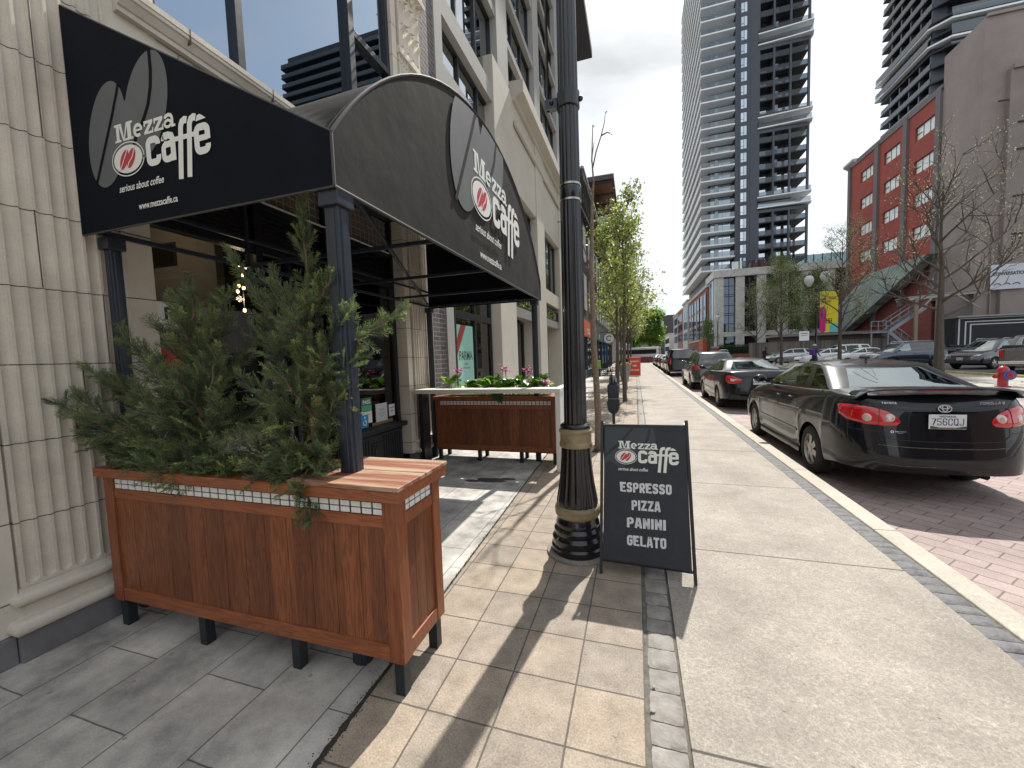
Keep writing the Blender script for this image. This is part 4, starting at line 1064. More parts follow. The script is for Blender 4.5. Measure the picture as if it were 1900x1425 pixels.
c1 = juniper('tallest juniper with a pointed leader at the right of the near planter', (-1.63, 1.665, .93), [(-1.61, 1.66, 2.31),
    ((-1.33,1.60,1.78), .45, .12), ((-1.10,1.70,1.79), .50, .09), ((-1.34,1.60,1.55), .25, .11), ((-1.42,1.60,1.30), .15, .12), ((-1.38,1.56,1.95), .62, .08), ((-2.07,1.62,2.15), .50, .06),
    ((-1.95,1.66,1.9), .42, .10), ((-1.88,1.6,1.72), .35, .11), ((-1.93,1.55,1.45), .2, .13), ((-1.45,1.52,1.12), .08, .12), ((-1.80,1.50,1.22), .12, .14), ((-1.42,1.66,2.02), .66, .07), ((-1.83,1.68,2.02), .6, .08),
    ((-1.50,1.40,.96), .06, .10), ((-1.46,1.42,.84), .10, .08), ((-1.62,1.45,1.12), .1, .12), ((-1.5,1.9,1.6), .35, .12), ((-1.75,1.92,1.5), .3, .12), ((-1.62,1.48,1.5), .25, .13), ((-1.55,1.5,1.75), .4, .11), ((-1.70,1.50,1.95), .55, .08), ((-1.45,1.50,1.04), .04, .13), ((-1.60,1.47,1.02), .02, .12), ((-1.75,1.46,1.03), .02, .12), ((-1.9,1.47,1.06), .03, .13), ((-1.36,1.55,1.42), .2, .13), ((-1.40,1.5,1.6), .3, .10), ((-1.98,1.5,1.15), .05, .13)], 5, 50)
c2 = juniper('lower spreading juniper leaning left over the fluted pilaster', (-2.38, 1.665, .93), [(-2.50, 1.66, 2.03),
    ((-3.00,1.60,1.80), .38, .08), ((-3.35,1.56,1.62), .25, .09), ((-3.10,1.50,1.55), .3, .11), ((-3.05,1.42,1.38), .12, .13), ((-3.20,1.36,1.40), .10, .12), ((-2.95,1.50,1.22), .08, .14), ((-2.20,1.60,1.88), .5, .10), ((-2.70,1.62,1.80), .5, .10),
    ((-2.78,1.60,1.68), .35, .12), ((-2.15,1.55,1.62), .32, .13), ((-2.10,1.50,1.35), .15, .15), ((-2.55,1.50,1.30), .1, .15), ((-2.80,1.48,1.08), .05, .13), ((-2.05,1.48,1.12), .05, .15), ((-2.35,1.48,1.5), .3, .13), ((-2.6,1.5,1.55), .3, .13), ((-2.3,1.46,1.05), .05, .14), ((-2.55,1.44,1.04), .03, .13),
    ((-2.25,1.85,1.7), .4, .12), ((-2.6,1.88,1.5), .3, .12), ((-1.95,1.75,1.4), .2, .13), ((-2.42,1.55,1.85), .6, .09), ((-3.0,1.66,1.02), .03, .12), ((-3.15,1.46,1.18), .05, .11), ((-2.0,1.47,1.02), .02, .13), ((-2.2,1.46,1.0), .02, .12), ((-2.45,1.45,1.0), .02, .13), ((-2.65,1.45,1.02), .02, .13), ((-2.85,1.46,1.05), .03, .13), ((-3.0,1.5,1.1), .04, .13), ((-2.35,1.6,1.95), .7, .08), ((-2.72,1.52,1.4), .15, .14), ((-2.9,1.5,1.5), .2, .12), ((-3.3,1.45,1.3), .1, .10), ((-2.08,1.62,1.95), .6, .08), ((-2.6,1.66,1.95), .7, .07)], 9, 50)
# strap-leaved plant at the left end
t = thing('strap_leaved_plant', 'dark green plant of long pointed leaves at the left end of the planter', 'plant', (-2.82, 1.62, .93))
sm_ = leafmat('strap leaf', (.035,.085,.035)); b = MB(); rg = random.Random(3)
for i in range(26):
    a = rg.uniform(0, 6.28); l = rg.uniform(.2, .36); e = rg.uniform(.25, 1.1); P = []
    for k in range(8):
        s = k/7; r_ = l*s*math.cos(e*.6); z = .94 + l*s*math.sin(e) - .22*s*s*l*2
        wv = .013*math.sin(math.pi*min(1, .18+s*.82)) + .0008
        x, y = -2.82 + r_*math.cos(a), 1.62 + r_*math.sin(a)*.55
        P.append([(x - wv*math.sin(a), y + wv*math.cos(a), z+.004), (x, y, z-.002), (x + wv*math.sin(a), y - wv*math.cos(a), z+.004)])
    b.grid(P)
b.build('leaves', sm_, t, smooth=True, recalc=False)

# bergenia in the far planter
def bergenia(label, x0, x1, n, seed, group):
    rg = random.Random(seed); t = thing('bergenia_plant', label, 'plant', ((x0+x1)/2, 5.62, .94), 0, group)
    b = MB(); b2 = MB()
    for i in range(n):
        x = rg.uniform(x0, x1); y = rg.uniform(5.50, 5.78); a = rg.uniform(0, 6.28); s = rg.uniform(.06, .10); tl_ = rg.uniform(.2, 1.3); z = rg.uniform(1.06, 1.22)
        b.tube([(x, y, .95), (x+.02*math.cos(a), y+.02*math.sin(a), z)], .004, 4, mi=0)
        P = []
        for k in range(6):
            u = k/5; wv = s*.95*math.sin(math.pi*min(.97, u*.9+.08))**.7; row = []
            for j in range(5):
                v = (j-2)/2; dx = s*2*u; up_ = dx*math.sin(tl_) - .5*dx*dx/s*.4 - abs(v)*.0*s; cup = .25*s*v*v
                ru = dx*math.cos(tl_)
                row.append((x + ru*math.cos(a) - v*wv*math.sin(a), y + ru*math.sin(a) + v*wv*math.cos(a), z + up_ + cup + .004*math.sin(j*2+k*2)))
            P.append(row)
        (b if rg.random() < .55 else b2).grid(P)
    b.build('leaves', leafmat('bergenia green', (.16,.30,.035), .4, .3), t, smooth=True, recalc=False)
    b2.build('leaves', leafmat('bergenia dark', (.05,.12,.03), .3, .3), t, smooth=True, recalc=False)
    return t
pk = mat('pink petals', (.62,.09,.34), .6, vary=.5, vscale=60)
def flower(t, x, y, z0, z1, seed):
    rg = random.Random(seed); b = MB(); b.tube([(x, y, z0), (x+.01, y, (z0+z1)/2), (x, y, z1)], .004, 5); b.build('stem', mat('flower stem', (.16,.05,.06), .6), t)
    p = MB()
    for i in range(36):
        c = (x+rg.gauss(0,.034), y+rg.gauss(0,.025), z1+rg.gauss(0,.028)); 
        for k in range(5):
            a = k*1.257+rg.random(); v = Vector((math.cos(a), math.sin(a), rg.uniform(-.3,.6)))*.026
            s_ = Vector((-math.sin(a), math.cos(a), .2))*.012; c_ = Vector(c)
            p.add([c_, c_+v*.6+s_, c_+v, c_+v*.6-s_], [(0,1,2,3)])
    p.build('flower_head', pk, t, recalc=False)
bx = [(-2.85,-2.45,16,'left'), (-2.45,-2.05,26,'mid'), (-2.05,-1.65,30,'mid2'), (-1.65,-1.20,26,'right')]
labs = ['bergenia with a tall pink flower stem at the left end of the far planter', 'broad-leaved bergenia without flowers second along the far planter', 'bright leafy bergenia with a pink flower over the middle of the far planter', 'bergenia with two pink flower heads at the right of the far planter']
bt = [bergenia(labs[i], a, b_, n, 20+i, 'bergenias in the far planter') for i, (a, b_, n, _) in enumerate(bx)]
flower(bt[0], -2.62, 5.60, .95, 1.37, 1); flower(bt[2], -1.86, 5.6, .95, 1.37, 2); flower(bt[3], -1.52, 5.6, .95, 1.35, 3); flower(bt[3], -1.22, 5.55, .95, 1.15, 4)
t_h = MB(); 
for i in range(5):
    a = (-2.0+.03*i); t_h.grid([[(a-.03, 5.425, 1.05-.0*i), (a+.03, 5.43, 1.05)], [(a-.04, 5.415, 1.0-.01*i), (a+.035, 5.42, 1.0)], [(a-.005, 5.42, .93-.012*i), (a+.005, 5.42, .93-.012*i)]])
t_h.build('trailing_leaves', leafmat('bergenia dark', (.05,.12,.03)), bt[2], recalc=False)

# ------------------------------------------------------------------ fluted lamp post
LX, LY = -.455, 3.05
lp_m = mat('post black enamel', (.008,.009,.012), .22, vary=.25, vscale=30, coat=.3, bump=.03, bscale=20)
gold = mat('old gold paint', (.27,.215,.125), .45, vary=.3, vscale=14)
t = thing('lamp_post', 'tall fluted black lamp post with gold collars beside the sandwich board', 'lamp post', (LX, LY, 0))
MB().lathe([(.245,-.005),(.245,.018),(.235,.022),(0,.022)], (LX,LY,0), 40).build('footing', concrete('footing concrete', (.27,.25,.22), .3, 120, .3, 4), t, smooth=True)
MB().lathe([(.20,.02),(.208,.04),(.208,.07),(.196,.085),(.200,.10),(.200,.135),(.186,.15),(.178,.16),(.185,.18),(.185,.20),(.172,.215),(.166,.225),(.170,.24),(.166,.262),(.158,.28),(.156,.30)], (LX,LY,0), 48).build('base', lp_m, t, smooth=True, sharp=28)
MB().lathe([(.160,.30),(.170,.312),(.175,.33),(.172,.35),(.176,.362),(.172,.378),(.158,.388)], (LX,LY,0), 48).build('collar', gold, t, smooth=True, sharp=28)
fl = lambda nf, d: (lambda a, i: 1 - d*max(0, math.cos(a*nf))**.7)
MB().lathe([(.158,.388),(.160,.42),(.150,.48),(.136,.56),(.125,.65),(.117,.75),(.113,.83),(.113,.84)], (LX,LY,0), 160, rfn=fl(16,.075)).build('flared_shaft', lp_m, t, smooth=True, sharp=45)
MB().lathe([(.108,.84),(.125,.845),(.128,.86),(.126,.875),(.120,.885),(.120,.95),(.128,.96),(.130,.975),(.122,.985),(.108,.992)], (LX,LY,0), 48).build('collar', gold, t, smooth=True, sharp=28)
MB().lathe([(.105,.992),(.118,1.0),(.120,1.012),(.105,1.025),(.092,1.03)], (LX,LY,0), 48).build('ring', lp_m, t, smooth=True)
MB().lathe([(.088,1.03),(.0855,1.3),(.080,2.0),(.076,2.69)], (LX,LY,0), 144, rfn=fl(14,.07)).build('shaft', lp_m, t, smooth=True, sharp=45)
silv = mat('steel band', (.42,.40,.34), .25, 1.)
MB().lathe([(.076,2.69),(.0815,2.692),(.0815,2.706),(.076,2.708)], (LX,LY,0), 32).build('band', silv, t, smooth=True, sharp=30)
MB().lathe([(.076,2.708),(.077,2.71),(.077,2.80),(.076,2.802)], (LX,LY,0), 32).build('shaft', lp_m, t, smooth=True)
MB().lathe([(.076,2.802),(.0815,2.804),(.0815,2.818),(.076,2.82)], (LX,LY,0), 32).build('band', silv, t, smooth=True, sharp=30)
MB().lathe([(.075,2.82),(.068,4.6)], (LX,LY,0), 144, rfn=fl(14,.07)).build('shaft', lp_m, t, smooth=True, sharp=45)
bk_ = MB(); bk_.lathe([(.074,3.36),(.084,3.365),(.084,3.47),(.074,3.475)], (LX,LY,0), 24); bk_.box(LX-.17, LX-.06, LY-.025, LY+.025, 3.38, 3.45); bk_.sphere((LX-.12, LY-.03, 3.42), .016, 8, 6); bk_.sphere((LX+.09, LY, 3.42), .02, 8, 6); bk_.tube([(LX-.15, LY, 3.38), (LX-.15, LY, 4.5)], .012, 6)
bk_.build('bracket', lp_m, t, smooth=True)
MB().lathe([(.05,4.6),(.09,4.64),(.15,4.8),(.16,4.95),(.10,5.15),(.05,5.25),(0,5.3)], (LX,LY,0), 24).build('globe', mat('globe glass', (.7,.7,.68), .3), t, smooth=True)

# ------------------------------------------------------------------ sandwich board
t = thing('sandwich_board', 'black cafe sandwich board listing espresso, pizza, panini and gelato', 'sign board', (.05, 2.9, 0))
yb, yt, zt_ = 2.755, 3.03, 1.045
def bd(u, v, d): # u across X, v height along the face measured as z, d out of the face towards the viewer
    s = v/zt_; y = yb + (yt-yb)*s; ny, nz = -(zt_), (yt-yb); l = math.hypot(ny, nz); return (u, y + ny/l*d, v + nz/l*d)
x0, x1 = -.262, .352
slate = mat('board slate', (.016,.021,.030), .55, vary=.35, vscale=9, bump=.06, bscale=120)
pb = MB(); pb.prism([(x0+.022,.10),(x1-.012,.085),(x1-.024,1.015),(x0+.030,1.01)], bd, -.004, .008); pb.build('front_panel', slate, t)
fm = MB()
for (u0, v0), (u1, v1) in (((x0,0),(x0+.012,1.05)), ((x1,-.0),(x1-.016,1.06))): fm.bar(bd(u0+.008, v0+.004, 0), bd(u1, v1, 0), .02, .022)
fm.bar(bd(x0+.01, 1.015, .0), bd(x1-.015, 1.02, 0), .02, .02); fm.bar(bd(x0+.01, .095, 0), bd(x1-.005, .08, 0), .018, .018)
fm.build('frame', metal_b, t, bevel=.002)
bfr = MB(); yt2, yb2 = 3.06, 3.36
for xx in (x0+.02, x1-.02): bfr.bar((xx, yt2, 1.03), (xx, yb2, .0), .018, .018)
bfr.bar((x0+.02, yb2-.03, .1), (x1-.02, yb2-.03, .1), .016); bfr.build('rear_frame', metal_b, t)
bp_ = MB(); bp_.add([(x0+.03, yt2+.005, 1.0), (x1-.03, yt2+.005, 1.0), (x1-.03, yb2-.03, .11), (x0+.03, yb2-.03, .11), (x0+.03, yt2+.013, 1.0), (x1-.03, yt2+.013, 1.0), (x1-.03, yb2-.022, .11), (x0+.03, yb2-.022, .11)], [(0,1,2,3),(7,6,5,4),(0,4,5,1),(1,5,6,2),(2,6,7,3),(3,7,4,0)]); bp_.build('rear_panel', slate, t)
bdo = lambda u, v, d: bd(u, v, d+.0085)
logo(t, bdo, -.138, .70, .068, slate, big=False, url=False)
# faint bean background in the upper part of the panel
b = MB(); LG2 = mat('board grey', (.038,.048,.058), .55)
b.add([bdo(u, v, .0006) for u, v in [(x0+.035,1.003),(x0+.036,.745),(-.19,.765),(-.12,.72),(.08,.80),(.12,.86),(.13,.93),(.11,1.003)]], [tuple(range(8))]); b.build('bean_emblem', LG2, t, recalc=False)
b = MB(); put(b, stroke([(-.225,.80),(-.17,.85),(-.11,.90),(-.03,1.0)], .018), bdo, .0012); put(b, stroke([(-.02,.80),(.04,.87),(.075,.93),(.09,1.0)], .018), bdo, .0012); b.build('bean_slit', slate, t, recalc=False)
chalk = mat('board white', (.62,.64,.66), .6)
for tx, z, wdt_ in (('ESPRESSO', .555, .345), ('PIZZA', .438, .192), ('PANINI', .322, .258), ('GELATO', .205, .258)):
    V_, F_, w_ = glyphs(tx, .067, .58, .215, .09); q = wdt_/w_; g = ([(v[0]*q, v[1]) for v in V_], F_); c_ = wdt_/2
    b = MB(); put(b, g, bdo, .0008, ox=.054-c_, oy=z); b.build('lettering', chalk, t, recalc=False)

# ------------------------------------------------------------------ parking meter, young street tree
t = thing('parking_meter', 'dark parking meter with domed head on a post beyond the sandwich board', 'parking meter', (-.44, 8.12, 0))
mm_ = mat('meter enamel', (.012,.02,.03), .35, vary=.2, vscale=20)
MB().lathe([(.05,0),(.05,.02),(.03,.03),(.03,.45)], (-.44,8.12,0), 16).build('post', mm_, t, smooth=True)
b = MB()
def oct_(w_, d_, c): return [(-w_+c,-d_),(w_-c,-d_),(w_,-d_+c),(w_,d_-c),(w_-c,d_),(-w_+c,d_),(-w_,d_-c),(-w_,-d_+c)]
lv_ = [(.36,.05,.05),(.40,.085,.07),(.46,.115,.08),(.55,.125,.09),(.62,.118,.085),(.66,.105,.08),(.70,.108,.08),(.93,.112,.08),(.95,.10,.07)]
P = [[(-.44+u, 8.12+v, z) for u, v in oct_(w_, d_, .02)] for z, w_, d_ in lv_]
b.grid(P, loop=True); b.add(P[0], [tuple(range(7,-1,-1))]); b.add(P[-1], [tuple(range(8))]); b.build('body', mm_, t, bevel=.004)
MB().lathe([(.085,.95),(.085,1.03),(.075,1.09),(.05,1.14),(0,1.165)], (-.44,8.12,0), 20).build('dome', mm_, t, smooth=True)
MB().lathe([(.087,.99),(.082,1.06),(.066,1.11),(.05,1.135)], (-.44,8.11,0), 20).build('dome_window', glass('meter lens', (.3,.35,.35), 1, 1.6, .02, .1), t, smooth=True)
MB().box(-.56,-.32,8.03,8.035,.66,.668).build('seam', silv, t)

bark = mat('young bark', (.20,.155,.115), .85, vary=.4, vscale=25, bump=.6, bscale=50)
bark2 = mat('grey bark', (.095,.075,.06), .9, vary=.4, vscale=18, bump=.7, bscale=30)
t = thing('young_tree', 'slim bare young street tree with a few budding twigs by the lamp post', 'tree', (-.61, 6.54, 0))
b = MB(); pts = [(-.61,6.54,-.02),(-.60,6.54,.5),(-.62,6.53,1.1),(-.645,6.5,1.7),(-.65,6.5,2.3),(-.665,6.5,2.9),(-.64,6.5,3.5),(-.63,6.5,3.9),(-.60,6.5,4.25),(-.62,6.5,4.6),(-.58,6.5,4.85)]
b.tube(pts, [.062,.054,.050,.048,.042,.036,.028,.022,.014,.009,.004], 10); b.build('trunk', bark, t, smooth=True)
b = MB(); rg = random.Random(4)
for pp_ in ([(-.61,6.5,4.45),(-.55,6.5,4.7),(-.47,6.5,4.92),(-.42,6.5,5.1),(-.40,6.5,5.25)], [(-.47,6.5,4.92),(-.38,6.5,4.95),(-.34,6.5,4.93)], [(-.62,6.5,4.55),(-.61,6.5,4.8),(-.595,6.5,5.1)],
            [(-.66,6.5,2.9),(-.80,6.5,3.35),(-.95,6.48,3.6),(-1.1,6.46,3.75)], [(-.95,6.48,3.6),(-1.02,6.5,3.85)], [(-1.05,6.46,3.7),(-1.18,6.46,3.7)], [(-.64,6.5,2.3),(-.5,6.5,2.7),(-.4,6.5,2.95)], [(-.63,6.5,3.5),(-.8,6.5,3.9),(-.9,6.5,4.2)], [(-.65,6.5,4.1),(-.75,6.5,4.3),(-.78,6.5,4.5)]):
    k = len(pp_); b.tube(pp_, [.011*(1-i/k)+.002 for i in range(k)], 5)
    e = Vector(pp_[-1])
    for q in range(3): b.sphere((e.x+rg.gauss(0,.012), e.y+rg.gauss(0,.01), e.z+rg.gauss(0,.012)), .009, 5, 4)
b.build('twigs', bark, t, smooth=True)
MB().lathe([(0,.004),(.28,.003)], (-.6,6.55,0), 20).build('tree_pit', soil, t)
# ------------------------------------------------------------------ vehicles
rubber = mat('tyre rubber', (.018,.018,.018), .85); alloy = mat('alloy rim', (.42,.41,.38), .35, .8, vary=.15, vscale=20)
under_m = mat('underbody', (.006,.006,.006), .95); seat_m = mat('seat fabric', (.10,.10,.105), .85)
car_glass = glass('car glass', (.60,.70,.67), (.92,1.0,.98), 1.6, .003, .24); side_glass = glass('side glass', (.45,.52,.49), 1.0, 1.35, .003, .02); dark_glass = glass('privacy glass', (.05,.06,.06), 1.0, 1.6, .004, .06)
red_l = mat('tail lamp red', (.50,.006,.012), .12, coat=1.0); clear_l = mat('lamp clear', (.55,.42,.38), .15, .3, coat=1.0); head_l = mat('head lamp', (.55,.58,.6), .1, .5, coat=1.0)
chrome = mat('chrome', (.75,.76,.78), .12, 1.0); trim_b = mat('black trim', (.015,.015,.016), .5); plate_m = mat('plate white', (.62,.66,.68), .4)
def paint(name, c, r=.22, flake=0., sp=.5, ct=1.0): return mat(name, c, r, flake, coat=ct, vary=.04, vscale=3, spec=sp)
def interp(tab, x):
    if x <= tab[0][0]: return tab[0][1]
    for (a, va), (b, vb) in zip(tab[:-1], tab[1:]):
        if x <= b:
            s = (x-a)/(b-a); s = s*s*(3-2*s) if len(tab) < 4 else s
            return va + (vb-va)*s
    return tab[-1][1]
class Car:
    """body in local coordinates: +Y is the nose, z=0 the road"""
    def __init__(s, **k):
        s.L, s.W, s.H = 4.53, 1.70, 1.48; s.wb = 2.60; s.ro = 1.00; s.wr = .315; s.sill = .215; s.n = 3.3
        s.deck = [(-2.27,.93),(-2.15,1.08),(-1.6,1.13),(.9,1.04),(1.5,.93),(2.1,.76),(2.27,.60)]
        s.rg = (-1.72, -1.05); s.fg = (1.02, .22); s.topw = .56; s.basew = .745; s.bpil = .10; s.cpil = -.85; s.tumble = .05
        s.glass = car_glass; s.rglass = None; s.pickup = False; s.bump = .10; s.spoke = 6; s.endb = .62; s.quarter = True; s.rk = [(0,.0),(.42,.06),(.62,.03),(.8,-.0),(1.1,-.05)]
        s.__dict__.update(k)
        s.ry = -s.L/2; s.rw = s.ry + s.ro; s.fw = s.rw + s.wb
    def hw(s, y):
        a = s.L/2 - s.endb
        if abs(y) <= a: return s.W/2*(1 - .012*abs(y)/a)
        q = min(1, (abs(y)-a)/s.endb); return s.W/2*.988*(max(0, 1-q**s.n))**(1/s.n)
    def kz(s, z, deck):
        t = (z-s.sill)/(deck-s.sill)
        return interp([(0,.93),(.12,.965),(.35,.99),(.55,1.0),(.72,.985),(.86,.955),(.95,.925),(1.0,.885)], t)
    def shift(s, y, z):
        """bumpers stand out, the lid leans in"""
        w_ = max(0, (abs(y)-(s.L/2-s.endb))/s.endb)**1.5
        d = interp(s.rk if y < 0 else [(0,-.06),(.35,.0),(.55,.02),(.7,-.03),(1.0,-.12)], z)
        return -d*w_ if y < 0 else d*w_
    def rear_y(s, x, z):
        deck = interp(s.deck, s.ry+.12); k = s.kz(min(z, deck), deck)*s.W/2*.988
        q = min(.9999, abs(x)/k); yy = s.L/2 - s.endb + s.endb*(1-q**s.n)**(1/s.n)
        return -yy + s.shift(-yy, z)
    def front_y(s, x, z):
        k = s.kz(min(z, .8), .82)*s.W/2*.988; q = min(.9999, abs(x)/k); yy = s.L/2 - s.endb + s.endb*(1-q**s.n)**(1/s.n)
        return yy + s.shift(yy, z)
    def side_x(s, y, z): return s.hw(y)*s.kz(z, interp(s.deck, y))
    def wrapper(s, cz, f):
        """distance measured along the bumper curve -> x and outward normal, so that lamps wrap the corner"""
        xs = [i*.004 for i in range(260)]; tabs = {}
        def tab(z):
            k = round(z*25)
            if k in tabs: return tabs[k]
            z = k/25.; T = [(0., 0., 0.)]; l = 0; px, py = 0, f(0, z); lim = s.kz(min(z, .95), 1.0)*s.W/2*.988*.9985
            for i in range(1, 500):
                x = i*.002 if i*.002 < lim-.03 else T[-1][1] + (lim-T[-1][1])*.12
                if x >= lim-1e-5: break
                y = f(x, z); l += math.hypot(x-px, y-py); T.append((l, x, y)); px, py = x, y
            tabs[k] = T; return T
        def g(a, z):
            T = tab(z); sgn = 1 if a >= 0 else -1; a = abs(a); i = 1
            while i < len(T)-1 and T[i][0] < a: i += 1
            l0, x0, y0 = T[i-1]; l1, x1, y1 = T[i]; w_ = min(1, (a-l0)/max(1e-6, l1-l0)); x = x0+(x1-x0)*w_
            j0 = T[max(0, i-4)]; j1 = T[min(len(T)-1, i+3)]; tx, ty = j1[1]-j0[1], j1[2]-j0[2]; m_ = math.hypot(tx, ty) or 1
            sg = -1 if f(0, z) < 0 else 1
            nx, ny = (ty/m_, -tx/m_) if sg < 0 else (-ty/m_, tx/m_)
            if ny*sg < 0 and abs(ny) > .2: nx, ny = -nx, -ny
            return sgn*x, sgn*abs(nx), abs(ny)*sg
        return g
    def patch(s, poly, end='rear', off=.004, rings=7, mirror=False):
        """a lamp or badge outline (x,z), star shaped, wrapped onto the end of the body"""
        cx_ = sum(p[0] for p in poly)/len(poly); cz = sum(p[1] for p in poly)/len(poly)
        pts = []
        for i in range(len(poly)):
            a, b = poly[i], poly[(i+1) % len(poly)]
            for k in range(3): pts.append((a[0]+(b[0]-a[0])*k/3, a[1]+(b[1]-a[1])*k/3))
        n = len(pts); vs = []; fs = []
        f = s.rear_y if end == 'rear' else s.front_y; sg = -1 if end == 'rear' else 1; wr_ = s.wrapper(cz, f)
        for r_ in range(rings+1):
            u = r_/rings
            o_ = off*(1 - .9*u**6) if off > .006 else off
            for x, z in pts:
                px, pz = cx_+(x-cx_)*u, cz+(z-cz)*u
                q_, nx_, ny_ = wr_(px, pz); px3 = q_ + nx_*o_
                vs.append((-px3 if mirror else px3, f(q_, pz) + ny_*o_, pz))
        for r_ in range(rings):
            for i in range(n): j = (i+1) % n; fs.append((r_*n+i, r_*n+j, (r_+1)*n+j, (r_+1)*n+i))
        return MB().add(vs, fs)
    def build(s, name, label, body_m, cat='car', group=None, detail=True, face='Y'):
        t = thing(name, label, cat, (0,0,0), 0, group)
        # ---- lower body
        ys = set()
        y = s.ry
        e = s.endb
        for fr in (.012,.1,.2,.3,.4,.5,.6,.68,.75,.81,.86,.90,.93,.955,.975,.988,.996): yv = s.L/2 - e + e*(1-fr**s.n)**(1/s.n); ys.add(round(-yv, 5)); ys.add(round(yv, 5))
        y = s.ry + e
        while y < -s.ry - e: ys.add(round(y, 4)); y += .09
        ra = s.wr + .055
        for w_ in (s.rw, s.fw):
            ys = {v for v in ys if abs(v-w_) > ra+.03 or False}
            for i in range(23): ys.add(round(w_ - ra*math.cos(math.pi*i/22), 4))
            ys.add(round(w_-ra-.012,4)); ys.add(round(w_+ra+.012,4))
        ys = sorted(ys); ts = [0,.05,.12,.2,.3,.4,.5,.6,.7,.78,.86,.92,.965,1.0]
        P = []
        for y in ys:
            h = s.hw(y); deck = interp(s.deck, y); zb = s.sill + .10*min(1, max(0, (abs(y)-(s.L/2-.9))/.5)) if s.L < 5 else s.sill
            za = zb
            for w_ in (s.rw, s.fw):
                if abs(y-w_) < ra: za = max(za, s.wr*.98 + math.sqrt(ra*ra-(y-w_)**2)*1.0)
            row = []
            half = []
            half.append((0, s.sill+.0 if za == zb else s.sill))
            for tt in ts:
                z = zb + (deck-zb)*tt; z2 = max(z, za + (deck-za)*tt*.0 if z < za else z)
                flare = .012*math.exp(-((min(abs(y-s.rw), abs(y-s.fw))-ra)/.05)**2)*(1 if z2 < .7 else 0)
                half.append((h*s.kz(z2, deck)+flare*(h/s.W*2), z2))
            xb, zt = half[-1]
            for u, dz in ((.97,.014),(.9,.024),(.7,.036),(.35,.046),(0,.05)): half.append((xb*u, zt+dz*min(1, h/.4)))
            full = [(-x, z) for x, z in half[1:]][::-1]
            ring = [(x, z) for x, z in half[1:]] + [(-x, z) for x, z in half[1:-1]][::-1]
            P.append([(x, y + s.shift(y, z), z) for x, z in ring])
        b = MB(); b.grid(P, loop=False)
        n = len(P[0]); b.add(P[0], [tuple(range(n))]); b.add(P[-1], [tuple(range(n))])
        bo = b.build('body', body_m, t, smooth=True, sharp=38)
        u_ = MB(); u_.box(-s.W/2+.12, s.W/2-.12, s.ry+.55, -s.ry-.55, s.sill-.03, s.sill+.30); u_.box(-s.W/2+.35, s.W/2-.35, s.ry+.35, -s.ry-.35, s.sill+.06, s.sill+.3)
        for w_ in (s.rw, s.fw): u_.box(-s.W/2+.22, s.W/2-.22, w_-ra-.03, w_+ra+.03, s.sill, s.wr+ra)
        u_.build('underbody', under_m, t)
        # ---- greenhouse
        if not s.pickup: s.cabin(t, body_m)
        else: s.cabin(t, body_m); s.bed(t, body_m)
        # ---- wheels
        for w_ in (s.rw, s.fw):
            for sg in (-1, 1): s.wheel(t, sg, w_)
        if detail:
            # door seams, handles, rub strip, mirrors
            for sg in (-1, 1):
                sm_ = MB()
                for yy, z0, z1 in ((s.bpil, s.sill+.06, None), (s.fg[0]-.06, s.sill+.10, None), (s.cpil+.05, .62, None)):
                    z1 = interp(s.deck, yy)-.04; k = 9; row = []
                    for i in range(k+1):
                        z = z0+(z1-z0)*i/k; row.append((sg*(s.side_x(yy, z)+.0012), z))
                    sm_.grid([[(x, yy-.004, z), (x, yy+.004, z)] for x, z in row])
                zz = s.sill+.05; 
                sm_.build('door_seam', trim_b, t, recalc=False)
                for yy in (s.bpil-.18, s.cpil+.26):
                    z = interp(s.deck, yy)-.14; x = s.side_x(yy, z)
                    MB().tube([(sg*x, yy-.09, z), (sg*(x+.028), yy-.06, z+.004), (sg*(x+.028), yy+.06, z+.004), (sg*x, yy+.09, z)], .012, 6).build('door_handle', body_m if s.L < 5 else chrome, t, smooth=True)
                st = MB(); z = .50; row = []
                for i in range(25):
                    yy = s.rw+ra+.08 + (s.fw-s.rw-2*ra-.16)*i/24; x = s.side_x(yy, z); row.append([(sg*(x+.001), yy, z-.022), (sg*(x+.010), yy, z-.012), (sg*(x+.010), yy, z+.012), (sg*(x+.001), yy, z+.022)])
                st.grid(row); st.build('rub_strip', body_m, t, smooth=True)
                ym = s.fg[0]-.28; zm = interp(s.deck, ym)+.10; xm = s.side_x(ym, zm-.12)
                mb_ = MB(); mb_.sphere((sg*(xm+.13), ym, zm), .1, 14, 10, (1.05,.62,.68)); mb_.bar((sg*(xm-.03), ym+.02, zm-.06), (sg*(xm+.08), ym+.0, zm-.03), .05, .03)
                mb_.build('wing_mirror', body_m, t, smooth=True)
        return t
    def loopk(s, n, ya, yb, wa, wb, round_=.14, crown=.08, ke=12, kc=5, ks=22):
        """closed plan loop from the middle of the rear edge round; constant topology"""
        pts = []
        # rear edge from -x to +x
        return pts
